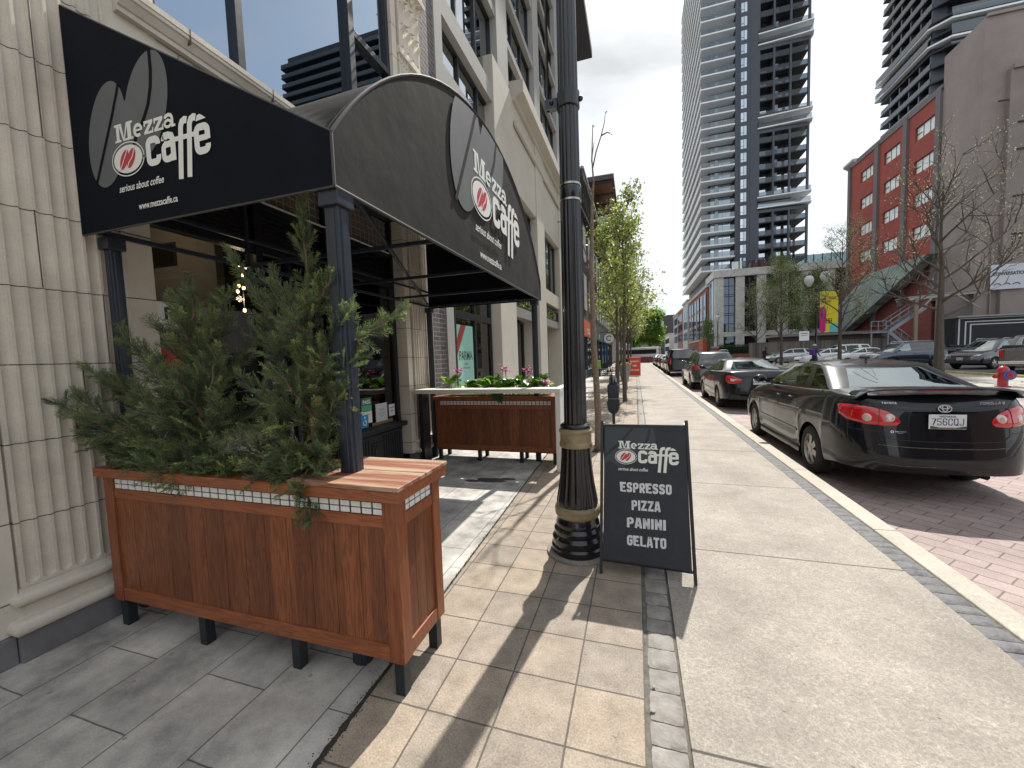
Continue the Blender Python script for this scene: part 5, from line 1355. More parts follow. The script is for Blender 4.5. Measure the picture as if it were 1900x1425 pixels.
    def cabin(s, t, body_m):
        H = s.H; nh = 9
        def ring(h):
            """h 0 base .. 1 roof rail"""
            yr = s.rg[0] + (s.rg[1]-s.rg[0])*(h + .10*math.sin(math.pi*h)*(-1 if s.rg[1]-s.rg[0] > .3 else 0)); yf = s.fg[0] + (s.fg[1]-s.fg[0])*h
            yf += .05*math.sin(math.pi*h)
            wd = s.basew + (s.topw-s.basew)*(h**1.25)
            zb_ = lambda y: interp(s.deck, y) + .012
            r = .15 + .05*h; pts = []
            bow = .10*(1-.4*h)
            for i in range(13): x = -(wd-r) + 2*(wd-r)*i/12; pts.append((x, yr - bow*(1-(x/(wd-r))**2)*.8, 'r'))
            for i in range(1, 6): a = -90+90*i/6; pts.append((wd-r + r*math.cos(R(a)), yr+r + r*math.sin(R(a)), 'c'))
            # side: pillars B and C get their own columns
            yb0, yb1 = yr+r, yf-r
            cm = s.cpil*(1-h*.45) + (yb0*.0)
            cols = [0, .5, 1]
            pb = s.bpil - .02*h; pc = s.cpil + (.14*h)
            segs = [yb0 + (pc-.03-yb0)*k/4 for k in range(5)] + [pc+.03 + (pb-.035-pc-.03)*k/6 for k in range(7)] + [pb+.035 + (yb1-pb-.035)*k/6 for k in range(7)]
            for y in segs: pts.append((wd + .012*math.sin(math.pi*(y-yb0)/(yb1-yb0)), y, 's'))
            for i in range(1, 6): a = 90*i/6; pts.append((wd-r + r*math.cos(R(a)), yf-r + r*math.sin(R(a)), 'a'))
            for i in range(13): x = (wd-r) - 2*(wd-r)*i/12; pts.append((x, yf + bow*(1-(x/(wd-r))**2), 'f'))
            m_ = len(pts)
            left = [(-x, y, k) for x, y, k in pts[13:13+5+19+5]][::-1]
            pts += left
            zt = H - .045
            out = []
            for x, y, k in pts:
                z0 = zb_(max(min(y, s.fg[0]), s.rg[0])) if True else 0
                top = zt - .035*max(0, (abs(y-(s.rg[1]+s.fg[1])/2)/((s.fg[1]-s.rg[1])/2)))**2
                out.append((x, y, (z0-.02)*(1-h) + top*h))
            return out, [k for _, _, k in pts]
        hs = [0, .06, .12] + [.12+.76*k/5 for k in range(1, 6)] + [.94, 1.0]
        rings = [ring(h)[0] for h in hs]; kinds = ring(0)[1]; n = len(kinds)
        # index ranges
        iR = list(range(0, 12)); sR0 = 13+5-1
        base_s = 18
        qtr = [base_s+k for k in range(0, 4)]; rdoor = [base_s+5+k for k in range(0, 6)]; fdoor = [base_s+12+k for k in range(0, 6)]
        iF = [base_s+19+5+k for k in range(0, 12)]
        def mirror(l): 
            # left side columns follow in reverse after the front edge
            st = base_s+19+5+13
            # right block indices 13..41 (29 pts) reversed start at st
            return [st + (13+29-1 - (i+1)) for i in l]
        Lq, Lr, Lf = mirror(qtr), mirror(rdoor), mirror(fdoor)
        win = {}
        for nm, cols, h0, h1 in (('rear_window', iR, 1, 8), ('windshield', iF, 1, 8), ('side_window', rdoor, 2, 7), ('side_window', fdoor, 2, 7), ('side_window', Lr, 2, 7), ('side_window', Lf, 2, 7)) + ((('side_window', qtr[1:], 2, 7), ('side_window', [i for i in Lq[:-1]], 2, 7)) if s.quarter else ()):
            for c in cols:
                for h in range(h0, h1): win[(h, c % n)] = (nm, tuple(cols))
        b = MB(); groups = {}
        for i in range(len(hs)-1):
            for j in range(n):
                j2 = (j+1) % n; q = [rings[i][j], rings[i][j2], rings[i+1][j2], rings[i+1][j]]
                if (i, j) in win: groups.setdefault(win[(i, j)], []).append(q)
                else: b.quad(*q)
        # roof skin
        top = rings[-1]; cx_ = 0; cy_ = sum(p[1] for p in top)/n; prev = top
        RR = [top]
        for k in range(1, 7):
            u = 1-k/6.0; RR.append([(p[0]*u, cy_+(p[1]-cy_)*u, p[2] + (H-p[2])*(1-u**2.2)) for p in top])
        b.grid(RR, loop=True)
        b.build('cabin_shell', body_m, t, smooth=True, sharp=40)
        gl = s.glass
        for (nm, cols), qs in groups.items():
            g = MB(); 
            for q in qs: g.quad(*q)
            g.build(nm, side_glass if nm == 'side_window' and not s.rglass else (s.rglass or gl) if (nm != 'windshield' and not (nm == 'side_window' and cols[0] in (fdoor[0], Lf[0]))) else gl, t, smooth=True, sharp=60)
            # rubber round each opening
            idx = []
        # interior
        fl_ = MB(); fl_.box(-s.basew+.05, s.basew-.05, s.rg[0]+.2, s.fg[0]-.2, .35, interp(s.deck, 0)-.12); fl_.build('cabin_floor', under_m, t)
        st = MB()
        zd = interp(s.deck, 0)
        for x in (-.36, .36):
            yy = s.bpil-.15
            st.box(x-.22, x+.22, yy-.06, yy+.05, zd-.3, zd+.16); st.box(x-.12, x+.12, yy-.08, yy, zd+.19, zd+.36)
        st.box(-.62, .62, s.cpil-.15, s.cpil-.02, zd-.3, zd+.10)
        for x in (-.38, 0, .38): st.box(x-.12, x+.12, s.cpil-.14, s.cpil-.06, zd+.1, zd+.22)
        st.box(-.6, .6, s.rg[0]+.16, s.cpil-.16, zd-.05, zd+.0); st.box(-.66, .66, s.fg[0]-.5, s.fg[0]-.12, zd-.15, zd+.02)
        st.build('seats', seat_m, t, bevel=.03, seg=3)
    def wheel(s, t, sg, w_):
        r = s.wr; x0 = sg*(s.W/2-.115); wdt = .20
        prof = [(r*.64, -wdt/2), (r*.80, -wdt/2-.004), (r*.95, -wdt/2+.012), (r, -wdt/2+.035), (r, wdt/2-.035), (r*.95, wdt/2-.012), (r*.80, wdt/2+.004), (r*.64, wdt/2)]
        ty = MB(); ty.lathe(prof, (x0, w_, r), 40, 'X', caps=False); 
        wo_ = ty.build('wheel', rubber, t, smooth=True, sharp=50)
        rm = MB(); xo = x0 + sg*(wdt/2-.012); ri = r*.66
        rm.lathe([(ri*.93, -.10*1), (ri, -.0), (ri*1.0, .006), (ri*.94, .004), (ri*.90, -.03)] if sg > 0 else [(ri*.93, .10), (ri, .0), (ri*1.0, -.006), (ri*.94, -.004), (ri*.90, .03)], (xo, w_, r), 40, 'X', caps=False)
        for k in range(s.spoke):
            a = 2*math.pi*k/s.spoke + .3; ca, sa = math.cos(a), math.sin(a)
            for d0, d1, w0, w1 in ((.16, .96, .30, .44),):
                pts = []
                for rr_, ww in ((ri*d0, ri*w0*.5), (ri*.5, ri*.36*.5), (ri*d1, ri*w1*.5)):
                    for q in (-1, 1): pts.append((rr_*ca - q*ww*sa, rr_*sa + q*ww*ca))
                xs = [xo+sg*.0, xo-sg*.012, xo-sg*.02]; vs = []
                for kk in range(3):
                    for q in range(2): vs.append((xs[kk]+sg*.004, w_+pts[kk*2+q][0], r+pts[kk*2+q][1]))
                vs += [(v[0]-sg*.03, v[1], v[2]) for v in vs]
                rm.add(vs, [(0,1,3,2),(2,3,5,4),(6,8,9,7),(8,10,11,9),(0,2,8,6),(2,4,10,8),(1,7,9,3),(3,9,11,5)])
        rm.lathe([(ri*.22, -sg*.02), (ri*.22, sg*.006), (ri*.1, sg*.012), (0, sg*.012)], (xo, w_, r), 20, 'X')
        rm.build('rim', alloy, wo_, smooth=True, sharp=35)
        bd_ = MB(); bd_.lathe([(ri*.95, 0), (0, 0)], (xo-sg*.07, w_, r), 24, 'X'); bd_.build('brake_disc', under_m, wo_)
    def bed(s, t, body_m):
        pass

def circ(x, z, r, n=14): return [(x+r*math.cos(2*math.pi*i/n), z+r*math.sin(2*math.pi*i/n)) for i in range(n)]
def plate(c, t, text, top='', x=0., z=.78, w_=.305, h=.155, end='rear', col=None, off=.012):
    f = c.rear_y if end == 'rear' else c.front_y; sg = -1 if end == 'rear' else 1
    y = (min if sg < 0 else max)(f(x-w_/2, z), f(x, z+h/2), f(x, z-h/2)) + sg*off
    p = MB(); p.box(x-w_/2, x+w_/2, y-.004, y+.004, z-h/2, z+h/2); o = p.build('number_plate', plate_m, t, bevel=.006)
    fn = (lambda u, v, d: (u, y-.0045-d, v)) if sg < 0 else (lambda u, v, d: (-u, y+.0045+d, v))
    ink = mat('plate ink', (.015,.03,.07), .5); b = MB(); g_ = glyphs(text, .072, .50, .105, .12) if text == '756CQJ' else None
    if g_: put(b, g_[:2], fn, .0005, ox=x-g_[2]/2, oy=z-.036)
    else: put(b, text_geo(text, .098, .0015, 0, .72, 'CENTER'), fn, .0005, ox=x if sg < 0 else -x, oy=z-.038)
    if top: put(b, text_geo(top, .030, .0008, 0, 1.0, 'CENTER', 1.1), fn, .0005, ox=x if sg < 0 else -x, oy=z+.046)
    b.build('lettering', ink, o, recalc=False)
    return o, fn, y

# ---- the black saloon nearest the camera
black_p = paint('black car paint', (.004,.005,.008), .3, sp=.12, ct=.75)
C = Car()
car = C.build('parked_car', 'black four-door saloon with a boot spoiler and round-lensed red tail lamps, nearest the camera', black_p, group='cars parked along the kerb')
for mir in (False, True):
    pl = [(.365,.845),(.40,.81),(.50,.80),(.66,.815),(.82,.85),(.95,.92),(1.03,.985),(.95,1.012),(.80,1.018),(.66,1.008),(.54,.985),(.44,.94),(.385,.885)]
    lo = C.patch(pl, off=.016, mirror=not mir).build('tail_lamp', red_l, car, smooth=True, sharp=60)
    for xx in (.455, .635): C.patch(circ(xx, .885, .050 if xx < .5 else .053), off=.021, rings=4, mirror=not mir).build('lamp_lens', clear_l, lo, smooth=True, sharp=60)
    C.patch([(.545,.79),(.552,.79),(.532,1.0),(.525,1.0)], off=.019, rings=2, mirror=not mir).build('lamp_seam', trim_b, lo)
# boot lid outline and bumper shelf
sm_ = MB()
def line_on_rear(c, mb, pts, wd_=.006, off=.0035):
    for (xa, za), (xb, zb) in zip(pts[:-1], pts[1:]):
        l = math.hypot(xb-xa, zb-za); nx, nz = -(zb-za)/l*wd_/2, (xb-xa)/l*wd_/2
        k = max(1, int(l/.04)); row = []
        for i in range(k+1):
            x, z = xa+(xb-xa)*i/k, za+(zb-za)*i/k
            row.append([(x+nx, c.rear_y(x+nx, z+nz)-off, z+nz), (x-nx, c.rear_y(x-nx, z-nz)-off, z-nz)])
        mb.grid(row)
line_on_rear(C, sm_, [(-.60,1.06),(-.545,.99),(-.53,.80),(-.52,.72),(-.46,.665),(-.2,.65),(.2,.65),(.46,.665),(.52,.72),(.53,.80),(.545,.99),(.60,1.06)])
line_on_rear(C, sm_, [(-.80,.76),(-.66,.745),(-.53,.74)]); line_on_rear(C, sm_, [(.80,.76),(.66,.745),(.53,.74)])
sm_.build('boot_seam', trim_b, car, recalc=False)
b = MB(); line_on_rear(C, b, [(-.55,.60),(-.3,.585),(.0,.58),(.3,.585),(.50,.60)], .004, .002); line_on_rear(C, b, [(-.6,.41),(-.35,.385),(-.1,.39)], .003, .002)
b.build('bumper_scuff', mat('scuffed paint', (.20,.18,.14), .7, vary=.7, vscale=30), car, recalc=False)
b = MB(); P = []
for i in range(15):
    x = -.26+.52*i/14; P.append([(x, C.rear_y(x, .955)-.002, .958), (x, C.rear_y(x,.95)-.018, .948), (x, C.rear_y(x,.94)-.003, .942)])
b.grid(P); b.build('plate_hood', black_p, car, smooth=True)
po, pfn, py = plate(C, car, '756CQJ', 'INDIANA', 0, .86, .305, .152)
b = MB(); put(b, (rrect(-.06,.790,.06,.803,.005,2), [tuple(range(12))]), pfn, .0006); b.build('plate_scene', mat('plate red', (.35,.10,.08), .5), po, recalc=False)
b = MB(); 
for k in range(22):
    x = -.14+.0133*k; h = .006+.022*abs(math.cos(k*.15+.0))**3; b.add([pfn(x, .788, .0005), pfn(x+.0133, .788, .0005), pfn(x+.0133, .788+h, .0005), pfn(x, .788+h, .0005)], [(0,1,2,3)])
b.build('plate_scene', mat('plate green', (.04,.09,.05), .5), po, recalc=False)
# three-ellipse emblem and boot lettering
ye = C.rear_y(0, 1.0)-.010; fn = lambda u, v, d: (u, ye-d-(v-1.0)*-.0, v)
b = MB(); yem = lambda u, v, d: (u, min(C.rear_y(u, v), C.rear_y(0, v))-.006-d, v)
for q in ((0,.992,.054,.037),(0,.996,.021,.032),(0,1.008,.040,.017)): put(b, stroke(ell(*q, 33, 0, 0, 6.2832), .0085), yem, .003)
b.build('emblem', mat('badge silver', (.62,.62,.62), .3, .3), car, recalc=False)
badge = mat('badge silver', (.62,.62,.62), .3, .3)
tgt = lambda u, v, d: (u, C.rear_y(u, v)-.005-d, v)
b = MB(); put(b, glyphs('TOYOTA', .020, .8, .22, .2)[:2], tgt, 0, ox=-.505+0, oy=1.035); b.build('lettering', badge, car, recalc=False)
b = MB(); g_ = glyphs('COROLLA S', .024, .85, .17, .22); put(b, ([(u+v*.25, v) for u, v in g_[0]], g_[1]), tgt, 0, ox=.285, oy=1.035); b.build('lettering', mat('badge grey', (.40,.40,.41), .3, .3), car, recalc=False)
b = MB(); put(b, stroke(ell(-.44,.742,.011,.011,16,0,0,6.2832), .003), tgt); put(b, text_geo('TOM WOOD', .016, .0006), tgt, 0, ox=-.42, oy=.741); put(b, text_geo('TOYOTA', .011, .0004), tgt, 0, ox=-.40, oy=.727); b.build('dealer_badge', chrome, car, recalc=False)
# spoiler
sp = MB(); P = []
for i in range(31):
    x = -.70+1.40*i/30; e = abs(x)/.70; zz = 1.195 - .045*e**4; drop = 0 if e < .86 else (e-.86)/.14*.05
    yy = -2.10 + .10*e**2.5
    P.append([(x, yy-.115, zz+.004-drop), (x, yy-.12, zz-.012-drop), (x, yy-.02, zz-.026-drop), (x, yy+.085, zz-.018-drop), (x, yy+.05, zz-.0-drop), (x, yy-.03, zz+.012-drop)])
sp.grid(P, loop=True); sp.add(P[0], [tuple(range(6))]); sp.add(P[-1], [tuple(range(6))])
for sg in (-1, 1): sp.add([(sg*.70,-2.06,1.10),(sg*.60,-2.12,1.10),(sg*.58,-2.06,1.18),(sg*.69,-1.98,1.16),(sg*.68,-1.86,1.10),(sg*.58,-1.9,1.10)], [(0,1,2,3),(0,3,4),(1,5,2),(4,3,2,5)])
so_ = sp.build('boot_spoiler', black_p, car, smooth=True, sharp=45)
MB().add([(-.22,-2.225,1.176),(.22,-2.225,1.176),(.20,-2.222,1.192),(-.20,-2.222,1.192)], [(0,1,2,3)]).build('brake_lamp', mat('dark red lamp', (.10,.01,.012), .2), so_, recalc=False)
an = MB(); an.tube([(-.02,-.78,1.475),(-.06,-.86,1.50)], [.018,.006], 8); an.tube([(-.06,-.86,1.50),(.05,-1.02,1.66)], .0022, 5); an.build('aerial', trim_b, car, smooth=True)
b = MB(); 
for sg in (-1,):
    ln = [(-.28+.10*i/8, 0) for i in range(9)]
b.tube([(-.30,-1.12,1.44),(-.26,-1.35,1.33),(-.22,-1.50,1.25)], .003, 4); b.build('aerial_wire', trim_b, car)
b = MB(); b.tube([(.45,-1.7,.22),(.50,-2.02,.23)], .03, 8); b.build('exhaust', under_m, car, smooth=True)
# skirts
for sg in (-1, 1):
    P = []
    for i in range(15):
        yy = C.rw+.40 + (C.fw-C.rw-.80)*i/14; x = C.side_x(yy, .24); P.append([(sg*(x-.01), yy, .30), (sg*(x+.028), yy, .255), (sg*(x+.030), yy, .19), (sg*(x-.05), yy, .175)])
    MB().grid(P).build('side_skirt', black_p, car, smooth=True, sharp=60)
    mf = MB(); mf.box(sg*(.80), sg*(.66), C.fw-.42, C.fw-.405, .12, .30); mf.build('mud_flap', trim_b, car)
for sg in (-1, 1):
    row = []
    for i in range(33):
        yy = -1.42 + 2.25*i/32; z = interp(C.deck, yy)-.012; x = C.side_x(yy, z)+.004; row.append([(sg*(x-.004), yy, z-.012), (sg*(x+.006), yy, z-.006), (sg*(x+.003), yy, z+.008), (sg*(x-.012), yy, z+.012)])
    MB().grid(row).build('belt_trim', chrome, car, smooth=True)
car.location = (3.04, 7.44, -.12)

# ---- other vehicles
def tails(c, t, polyr, clear=None, off=.012):
    for mir in (False, True):
        lo = c.patch(polyr, off=off, mirror=mir).build('tail_lamp', red_l, t, smooth=True, sharp=60)
        if clear: c.patch(clear, off=off+.005, rings=4, mirror=mir).build('lamp_lens', mat('lamp frost', (.62,.55,.52), .2, coat=1.0), lo, smooth=True, sharp=60)
C2 = Car(L=4.50, W=1.75, H=1.435, wb=2.67, ro=.96, deck=[(-2.25,.90),(-2.1,1.04),(-1.7,1.08),(1.1,1.0),(1.8,.86),(2.15,.7),(2.25,.55)], rg=(-1.72,-.85), fg=(1.25,.25), topw=.54, basew=.76, bpil=.05, cpil=-.92, n=3.6)
civ = C2.build('parked_car', 'black saloon with angular red tail lamps and a silvery rear window, second from the camera', black_p, group='cars parked along the kerb')
tails(C2, civ, [(.40,.86),(.42,.80),(.60,.745),(.76,.76),(.85,.85),(.86,.97),(.80,1.0),(.66,.97),(.50,.90)], [(.50,.86),(.62,.80),(.70,.81),(.70,.90),(.60,.88)])
plate(C2, civ, 'CKBR 482', '', .0, .80)
b = MB(); yy = C2.rear_y(0,.95)-.008; put(b, stroke([(-.04,.975),(-.03,.91)], .014), lambda u,v,d:(u,yy-d,v)); put(b, stroke([(.04,.975),(.03,.91)], .014), lambda u,v,d:(u,yy-d,v)); put(b, stroke([(-.034,.942),(.034,.942)], .012), lambda u,v,d:(u,yy-d,v)); b.build('emblem', chrome, civ, recalc=False)
civ.location = (3.15, 14.32, -.12)
SU = dict(L=4.60, W=1.84, H=1.66, wb=2.66, ro=.98, wr=.345, sill=.26, deck=[(-2.30,1.02),(-2.2,1.10),(1.15,1.06),(1.7,.98),(2.15,.86),(2.30,.65)], rg=(-2.20,-1.80), fg=(1.20,.35), topw=.60, basew=.80, bpil=.0, cpil=-1.0, n=4.2, endb=.5, rglass=dark_glass)
silver_p = paint('silver car paint', (.42,.43,.44), .25, .6); white_p = paint('white car paint', (.66,.67,.68), .25); grey_p = paint('dark grey car paint', (.055,.058,.066), .2, .5); blue_p = paint('slate blue car paint', (.045,.06,.085), .2, .5); pgrey_p = paint('pewter pickup paint', (.16,.155,.15), .25, .5); green_p = paint('dark green grey paint', (.06,.068,.066), .2, .5)
def suv(label, m_, group, **k):
    kk = dict(SU); kk.update(k); c = Car(**kk); t = c.build('parked_suv', label, m_, 'SUV', group)
    H = c.H
    tails(c, t, [(.62,.92),(.80,.90),(.90,1.0),(.905,1.10),(.84,1.13),(.70,1.08)] if k.get('lamp','w') == 'w' else [(.78,.85),(.91,.85),(.915,1.28),(.86,1.30),(.80,1.28)])
    plate(c, t, 'CNZT 917', '', 0, .82 if k.get('lamp') != 't' else .98)
    b = MB()
    for sg in (-1, 1): b.tube([(sg*(c.topw-.03), c.rg[1]+.25, H-.02), (sg*(c.topw-.03), c.rg[1]+.35, H+.025), (sg*(c.topw-.03), c.fg[1]-.25, H+.025), (sg*(c.topw-.03), c.fg[1]-.12, H-.02)], .014, 6)
    b.build('roof_rail', chrome if m_ is not black_p else trim_b, t, smooth=True)
    # headlamps and grille for cars seen from the front
    for mir in (False, True): c.patch([(.50,.80),(.62,.74),(.82,.78),(.86,.88),(.70,.86)], 'front', off=.01, mirror=mir).build('head_lamp', head_l, t, smooth=True)
    c.patch([(-.42,.60),(.42,.60),(.46,.80),(-.46,.80)], 'front', off=.006).build('grille', trim_b, t)
    b = MB(); 
    for z in (.66,.73,.80): 
        row = [[(x, c.front_y(x, z)+.012, z-.008), (x, c.front_y(x, z)+.012, z+.008)] for x in [-.44+.088*i for i in range(11)]]; b.grid(row)
    b.build('grille_bar', chrome, t, recalc=False)
    return t, c
hatch, _ = suv('dark green-grey SUV with a pale roof and slanting red lamps, third from the camera', green_p, 'cars parked along the kerb')
hatch.location = (3.20, 20.6, -.12)
tah, _ = suv('large black square-backed SUV with tinted rear window, fourth from the camera', black_p, 'cars parked along the kerb', L=5.2, W=2.02, H=1.90, wb=2.95, ro=1.15, wr=.40, sill=.34, deck=[(-2.6,1.15),(-2.5,1.22),(1.3,1.2),(1.9,1.12),(2.45,1.02),(2.6,.8)], rg=(-2.50,-2.25), fg=(1.30,.55), topw=.76, basew=.92, bpil=.1, cpil=-1.1, n=5.5, lamp='t')
tah.location = (3.08, 31.6, -.12)
for i, (y, m_, lab) in enumerate(((38.5, white_p, 'small white car ahead of the big black SUV'), (44.5, grey_p, 'dark grey car sixth in the kerb line'), (51.0, black_p, 'black car seventh in the kerb line far down the street'), (57.5, silver_p, 'silver car eighth in the kerb line far down the street'))):
    d = C2.build('parked_car', lab, m_, group='cars parked along the kerb', detail=False); tails(C2, d, [(.45,.84),(.60,.78),(.84,.85),(.86,.97),(.62,.95)]); d.location = (3.1, y, -.12)

# ---- pickup seen from behind at the right edge
def pickup(label, m_, loc, rz, cover=False, group=None):
    c = Car(L=5.5, W=1.95, H=1.85, wb=3.4, ro=1.15, wr=.39, sill=.42, deck=[(-2.75,1.20),(-2.6,1.22),(1.3,1.17),(2.0,1.12),(2.6,1.0),(2.75,.85)], rg=(-.75,-.55), fg=(1.55,.85), topw=.66, basew=.86, bpil=.55, cpil=-.30, n=7, endb=.35, rk=[(0,0),(.5,.08),(.62,.0),(1.3,-.01)], quarter=False)
    t = c.build('pickup_truck', label, m_, 'pickup truck', group)
    for sg in (-1, 1):
        lo = MB().box(sg*.84, sg*.955, -2.775, -2.60, .80, 1.16).build('tail_lamp', red_l, t, bevel=.01)
    MB().box(-.80, .80, -2.775, -2.74, .70, 1.19).build('tailgate', m_, t, bevel=.02)
    MB().box(-.13, .13, -2.79, -2.77, 1.06, 1.11).build('handle', trim_b, t, bevel=.008)
    MB().box(-.96, .96, -2.90, -2.72, .50, .64).build('bumper', chrome, t, bevel=.02)
    p = MB().box(-.15, .15, -2.915, -2.90, .50, .64).build('number_plate', plate_m, t)
    b = MB(); put(b, text_geo('SIERRA', .09, .002, 0, 1.1, 'CENTER'), lambda u, v, d: (u, -2.777-d, v), .001, oy=.80); b.build('lettering', trim_b, t, recalc=False)
    MB().box(-.88, .88, -2.70, -.85, 1.24, 1.29 if not cover else 1.36).build('bed_cover', trim_b, t, bevel=.02)
    t.location = loc; t.rotation_euler = (0, 0, rz)
    return t
# ------------------------------------------------------------------ office building beyond the cafe
granite = concrete('pale granite', (.36,.355,.335), .22, 160, .08, 1.0, bump=.15)
limest = concrete('limestone', (.50,.465,.40), .07, 120, .12, .7, bump=.15)
brick_g = tiles('dark grey brick', (.085,.075,.085), (.14,.12,.125), (.34,.32,.31), .23, .078, ms=.006, plane='YZ', speck=.2, stain=.15, bump=.4)
off_g = glass('office glass', (.06,.07,.07), (.80,.86,.90), 1.75, .006, .40)
shop_g = glass('gallery glass', (.34,.40,.33), .9, 1.6, .006, .10)
frame_d = mat('office frame', (.02,.022,.024), .4)
ob = thing('office_building', 'granite-framed office building with limestone cornice beyond the dark brick strip', 'building', (FX, 9, 0))
MB().box(-3.9, -3.20, 5.87, 6.37, 0, 19).build('brick_pier', brick_g, ob)
g = MB(); g.box(-3.9, -3.17, 6.37, 6.66, 0, 19.2)
g.box(-3.9,-3.20,6.66,9.25,3.6,6.80)
g.build('granite_pier', granite, ob)
def openwin(y0, y1, z0, z1, nm=1, xg=-3.42, gl=None, split=None, parent=ob, name='window'):
    f = MB(); t_ = .05
    f.box(xg-.04, xg+.05, y0, y0+t_, z0, z1); f.box(xg-.04, xg+.05, y1-t_, y1, z0, z1); f.box(xg-.039, xg+.049, y0+t_, y1-t_, z0, z0+t_); f.box(xg-.039, xg+.049, y0+t_, y1-t_, z1-t_, z1)
    for k in range(1, nm): yy = y0+(y1-y0)*k/nm; f.box(xg-.038, xg+.048, yy-.03, yy+.03, z0+t_, z1-t_)
    if split:
        for zz in split: f.box(xg-.037, xg+.047, y0+t_, y1-t_, zz-.03, zz+.03)
    o = f.build(name, frame_d, parent)
    MB().box(xg-.006, xg+.0, y0+t_-.01, y1-t_+.01, z0+t_-.01, z1-t_+.01).build('pane', gl or off_g, o)
    return o
# ground floor, first bay
openwin(6.66, 9.2, .30, 3.55, 1, gl=shop_g)
f = MB(); 
for y in (7.13, 8.17): f.box(-3.46, -3.37, y-.04, y+.04, .35, 3.5)
f.box(-3.46, -3.365, 6.7, 9.15, 2.38, 2.52); f.build('mullion', frame_d, ob)
MB().box(-3.462, -3.366, 6.7, 9.15, 2.42, 2.48).build('mullion', mat('zinc mullion', (.2,.21,.2), .4), ob)
MB().box(-3.9, -3.30, 6.66, 9.2, 0, .30).build('granite_base', granite, ob)
# granite frame above
cols = [(9.72,10.60),(13.62,14.44),(17.65,18.55),(21.3,22.2)]
for a, b_ in cols: MB().box(-3.9, -3.16, a, b_, 3.4 if a > 9.9 else 3.6, 18.6).build('granite_column', granite, ob, bevel=.004)
bz = [(7.62,8.02),(9.86,10.05),(11.22,11.42),(13.10,13.30),(14.42,14.62),(16.3,16.5),(17.6,18.6)]
edges = [6.66, 9.72, 10.60, 13.62, 14.44, 17.65, 18.55, 21.3]
for z0, z1 in bz:
    for a, b_ in ((6.66,9.72),(10.60,13.62),(14.44,17.65),(18.55,21.3)):
        MB().box(-3.9 if z1 > 17 else -3.6, -3.19, a, b_, z0, z1).build('granite_band', granite, ob)
for z0, z1 in ((6.80,7.62),(8.02,9.86),(10.05,11.22),(11.42,13.10),(13.30,14.42),(14.62,16.3),(16.5,17.6)):
    for a, b_ in ((6.66,9.72),(10.60,13.62),(14.44,17.65),(18.55,21.3)):
        if z0 < 8.5 and a > 10: 
            pass
        openwin(a, b_, z0, z1, 3, xg=-3.38)
MB().box(-6.5, -2.2, 5.9, 24.5, 18.65, 19.1).build('eaves', mat('eaves charcoal', (.05,.05,.052), .6), ob, bevel=.02)
MB().box(-12, -3.62, 5.9, 22.2, 3.5, 18.6).build('core', mat('office dark', (.03,.03,.032), .9), ob)
b = MB(); b.box(-8, -7.9, 6.0, 22, 0, 3.5); b.box(-8,-3.6,5.95,6.0,0,3.5); b.box(-8,-3.5,6,22,-.02,.03); b.build('gallery_interior', mat('gallery wall', (.30,.33,.24), .9), ob)
# limestone ground storeys with cornice
lb = thing('limestone_facade', 'limestone facade with deep cornice below the granite grid', 'building', (FX, 14, 0))
b = MB()
for a, c_ in ((9.27,10.62),(13.42,14.55),(17.55,18.8),(21.4,22.3)): b.box(-3.9, -3.14, a, c_, 0, 8.7)
b.build('column', limest, lb, bevel=.01)
b = MB(); b.box(-3.5,-3.18,10.62,21.4,6.25,8.7); b.box(-3.5,-3.20,10.62,13.42,3.5,4.05); b.box(-3.5,-3.20,14.55,17.55,3.6,4.1); b.box(-3.5,-3.2,18.8,21.4,3.6,4.1)
b.build('wall', limest, lb)
b = MB(); b.prism([(0,8.62),(.05,8.64),(.07,8.72),(.26,8.78),(.30,8.80),(.30,9.12),(-.1,9.14),(-.1,8.62)], lambda u, v, d: (-3.15+u, d, v), 10.95, 22.5); b.build('cornice', limest, lb)
b = MB(); b.prism([(0,7.95),(.06,7.97),(.09,8.08),(.02,8.12),(0,8.12)], lambda u, v, d: (-3.15+u, d, v), 11.0, 22.4); b.build('string_course', limest, lb)
for a, c_ in ((10.75,13.3),(14.7,17.4),(18.95,21.3)): openwin(a, c_, 4.15, 6.2, 3, xg=-3.40, parent=lb)
for a, c_ in ((10.75,13.3),(14.6,17.5),(18.9,21.3)): openwin(a, c_, 3.02, 3.45, 1, xg=-3.3, parent=lb)
b = MB(); 
for a, c_ in ((10.62,13.42),(14.55,17.55),(18.8,21.4)): b.box(-3.5, -3.22, a, c_, 2.72, 3.0)
b.build('lintel', concrete('grey lintel', (.23,.22,.205), .1, 100, .2, 2), lb)
openwin(10.75, 13.3, .1, 2.72, 3, xg=-3.75, gl=shop_g, parent=lb)
MB().box(-3.85, -3.75, 14.55, 17.55, 0, 2.72).build('recess_wall', concrete('recess stone', (.24,.22,.195), .1, 90, .3, 1.5), lb)
openwin(18.85, 21.35, .1, 2.72, 2, xg=-3.75, parent=lb)
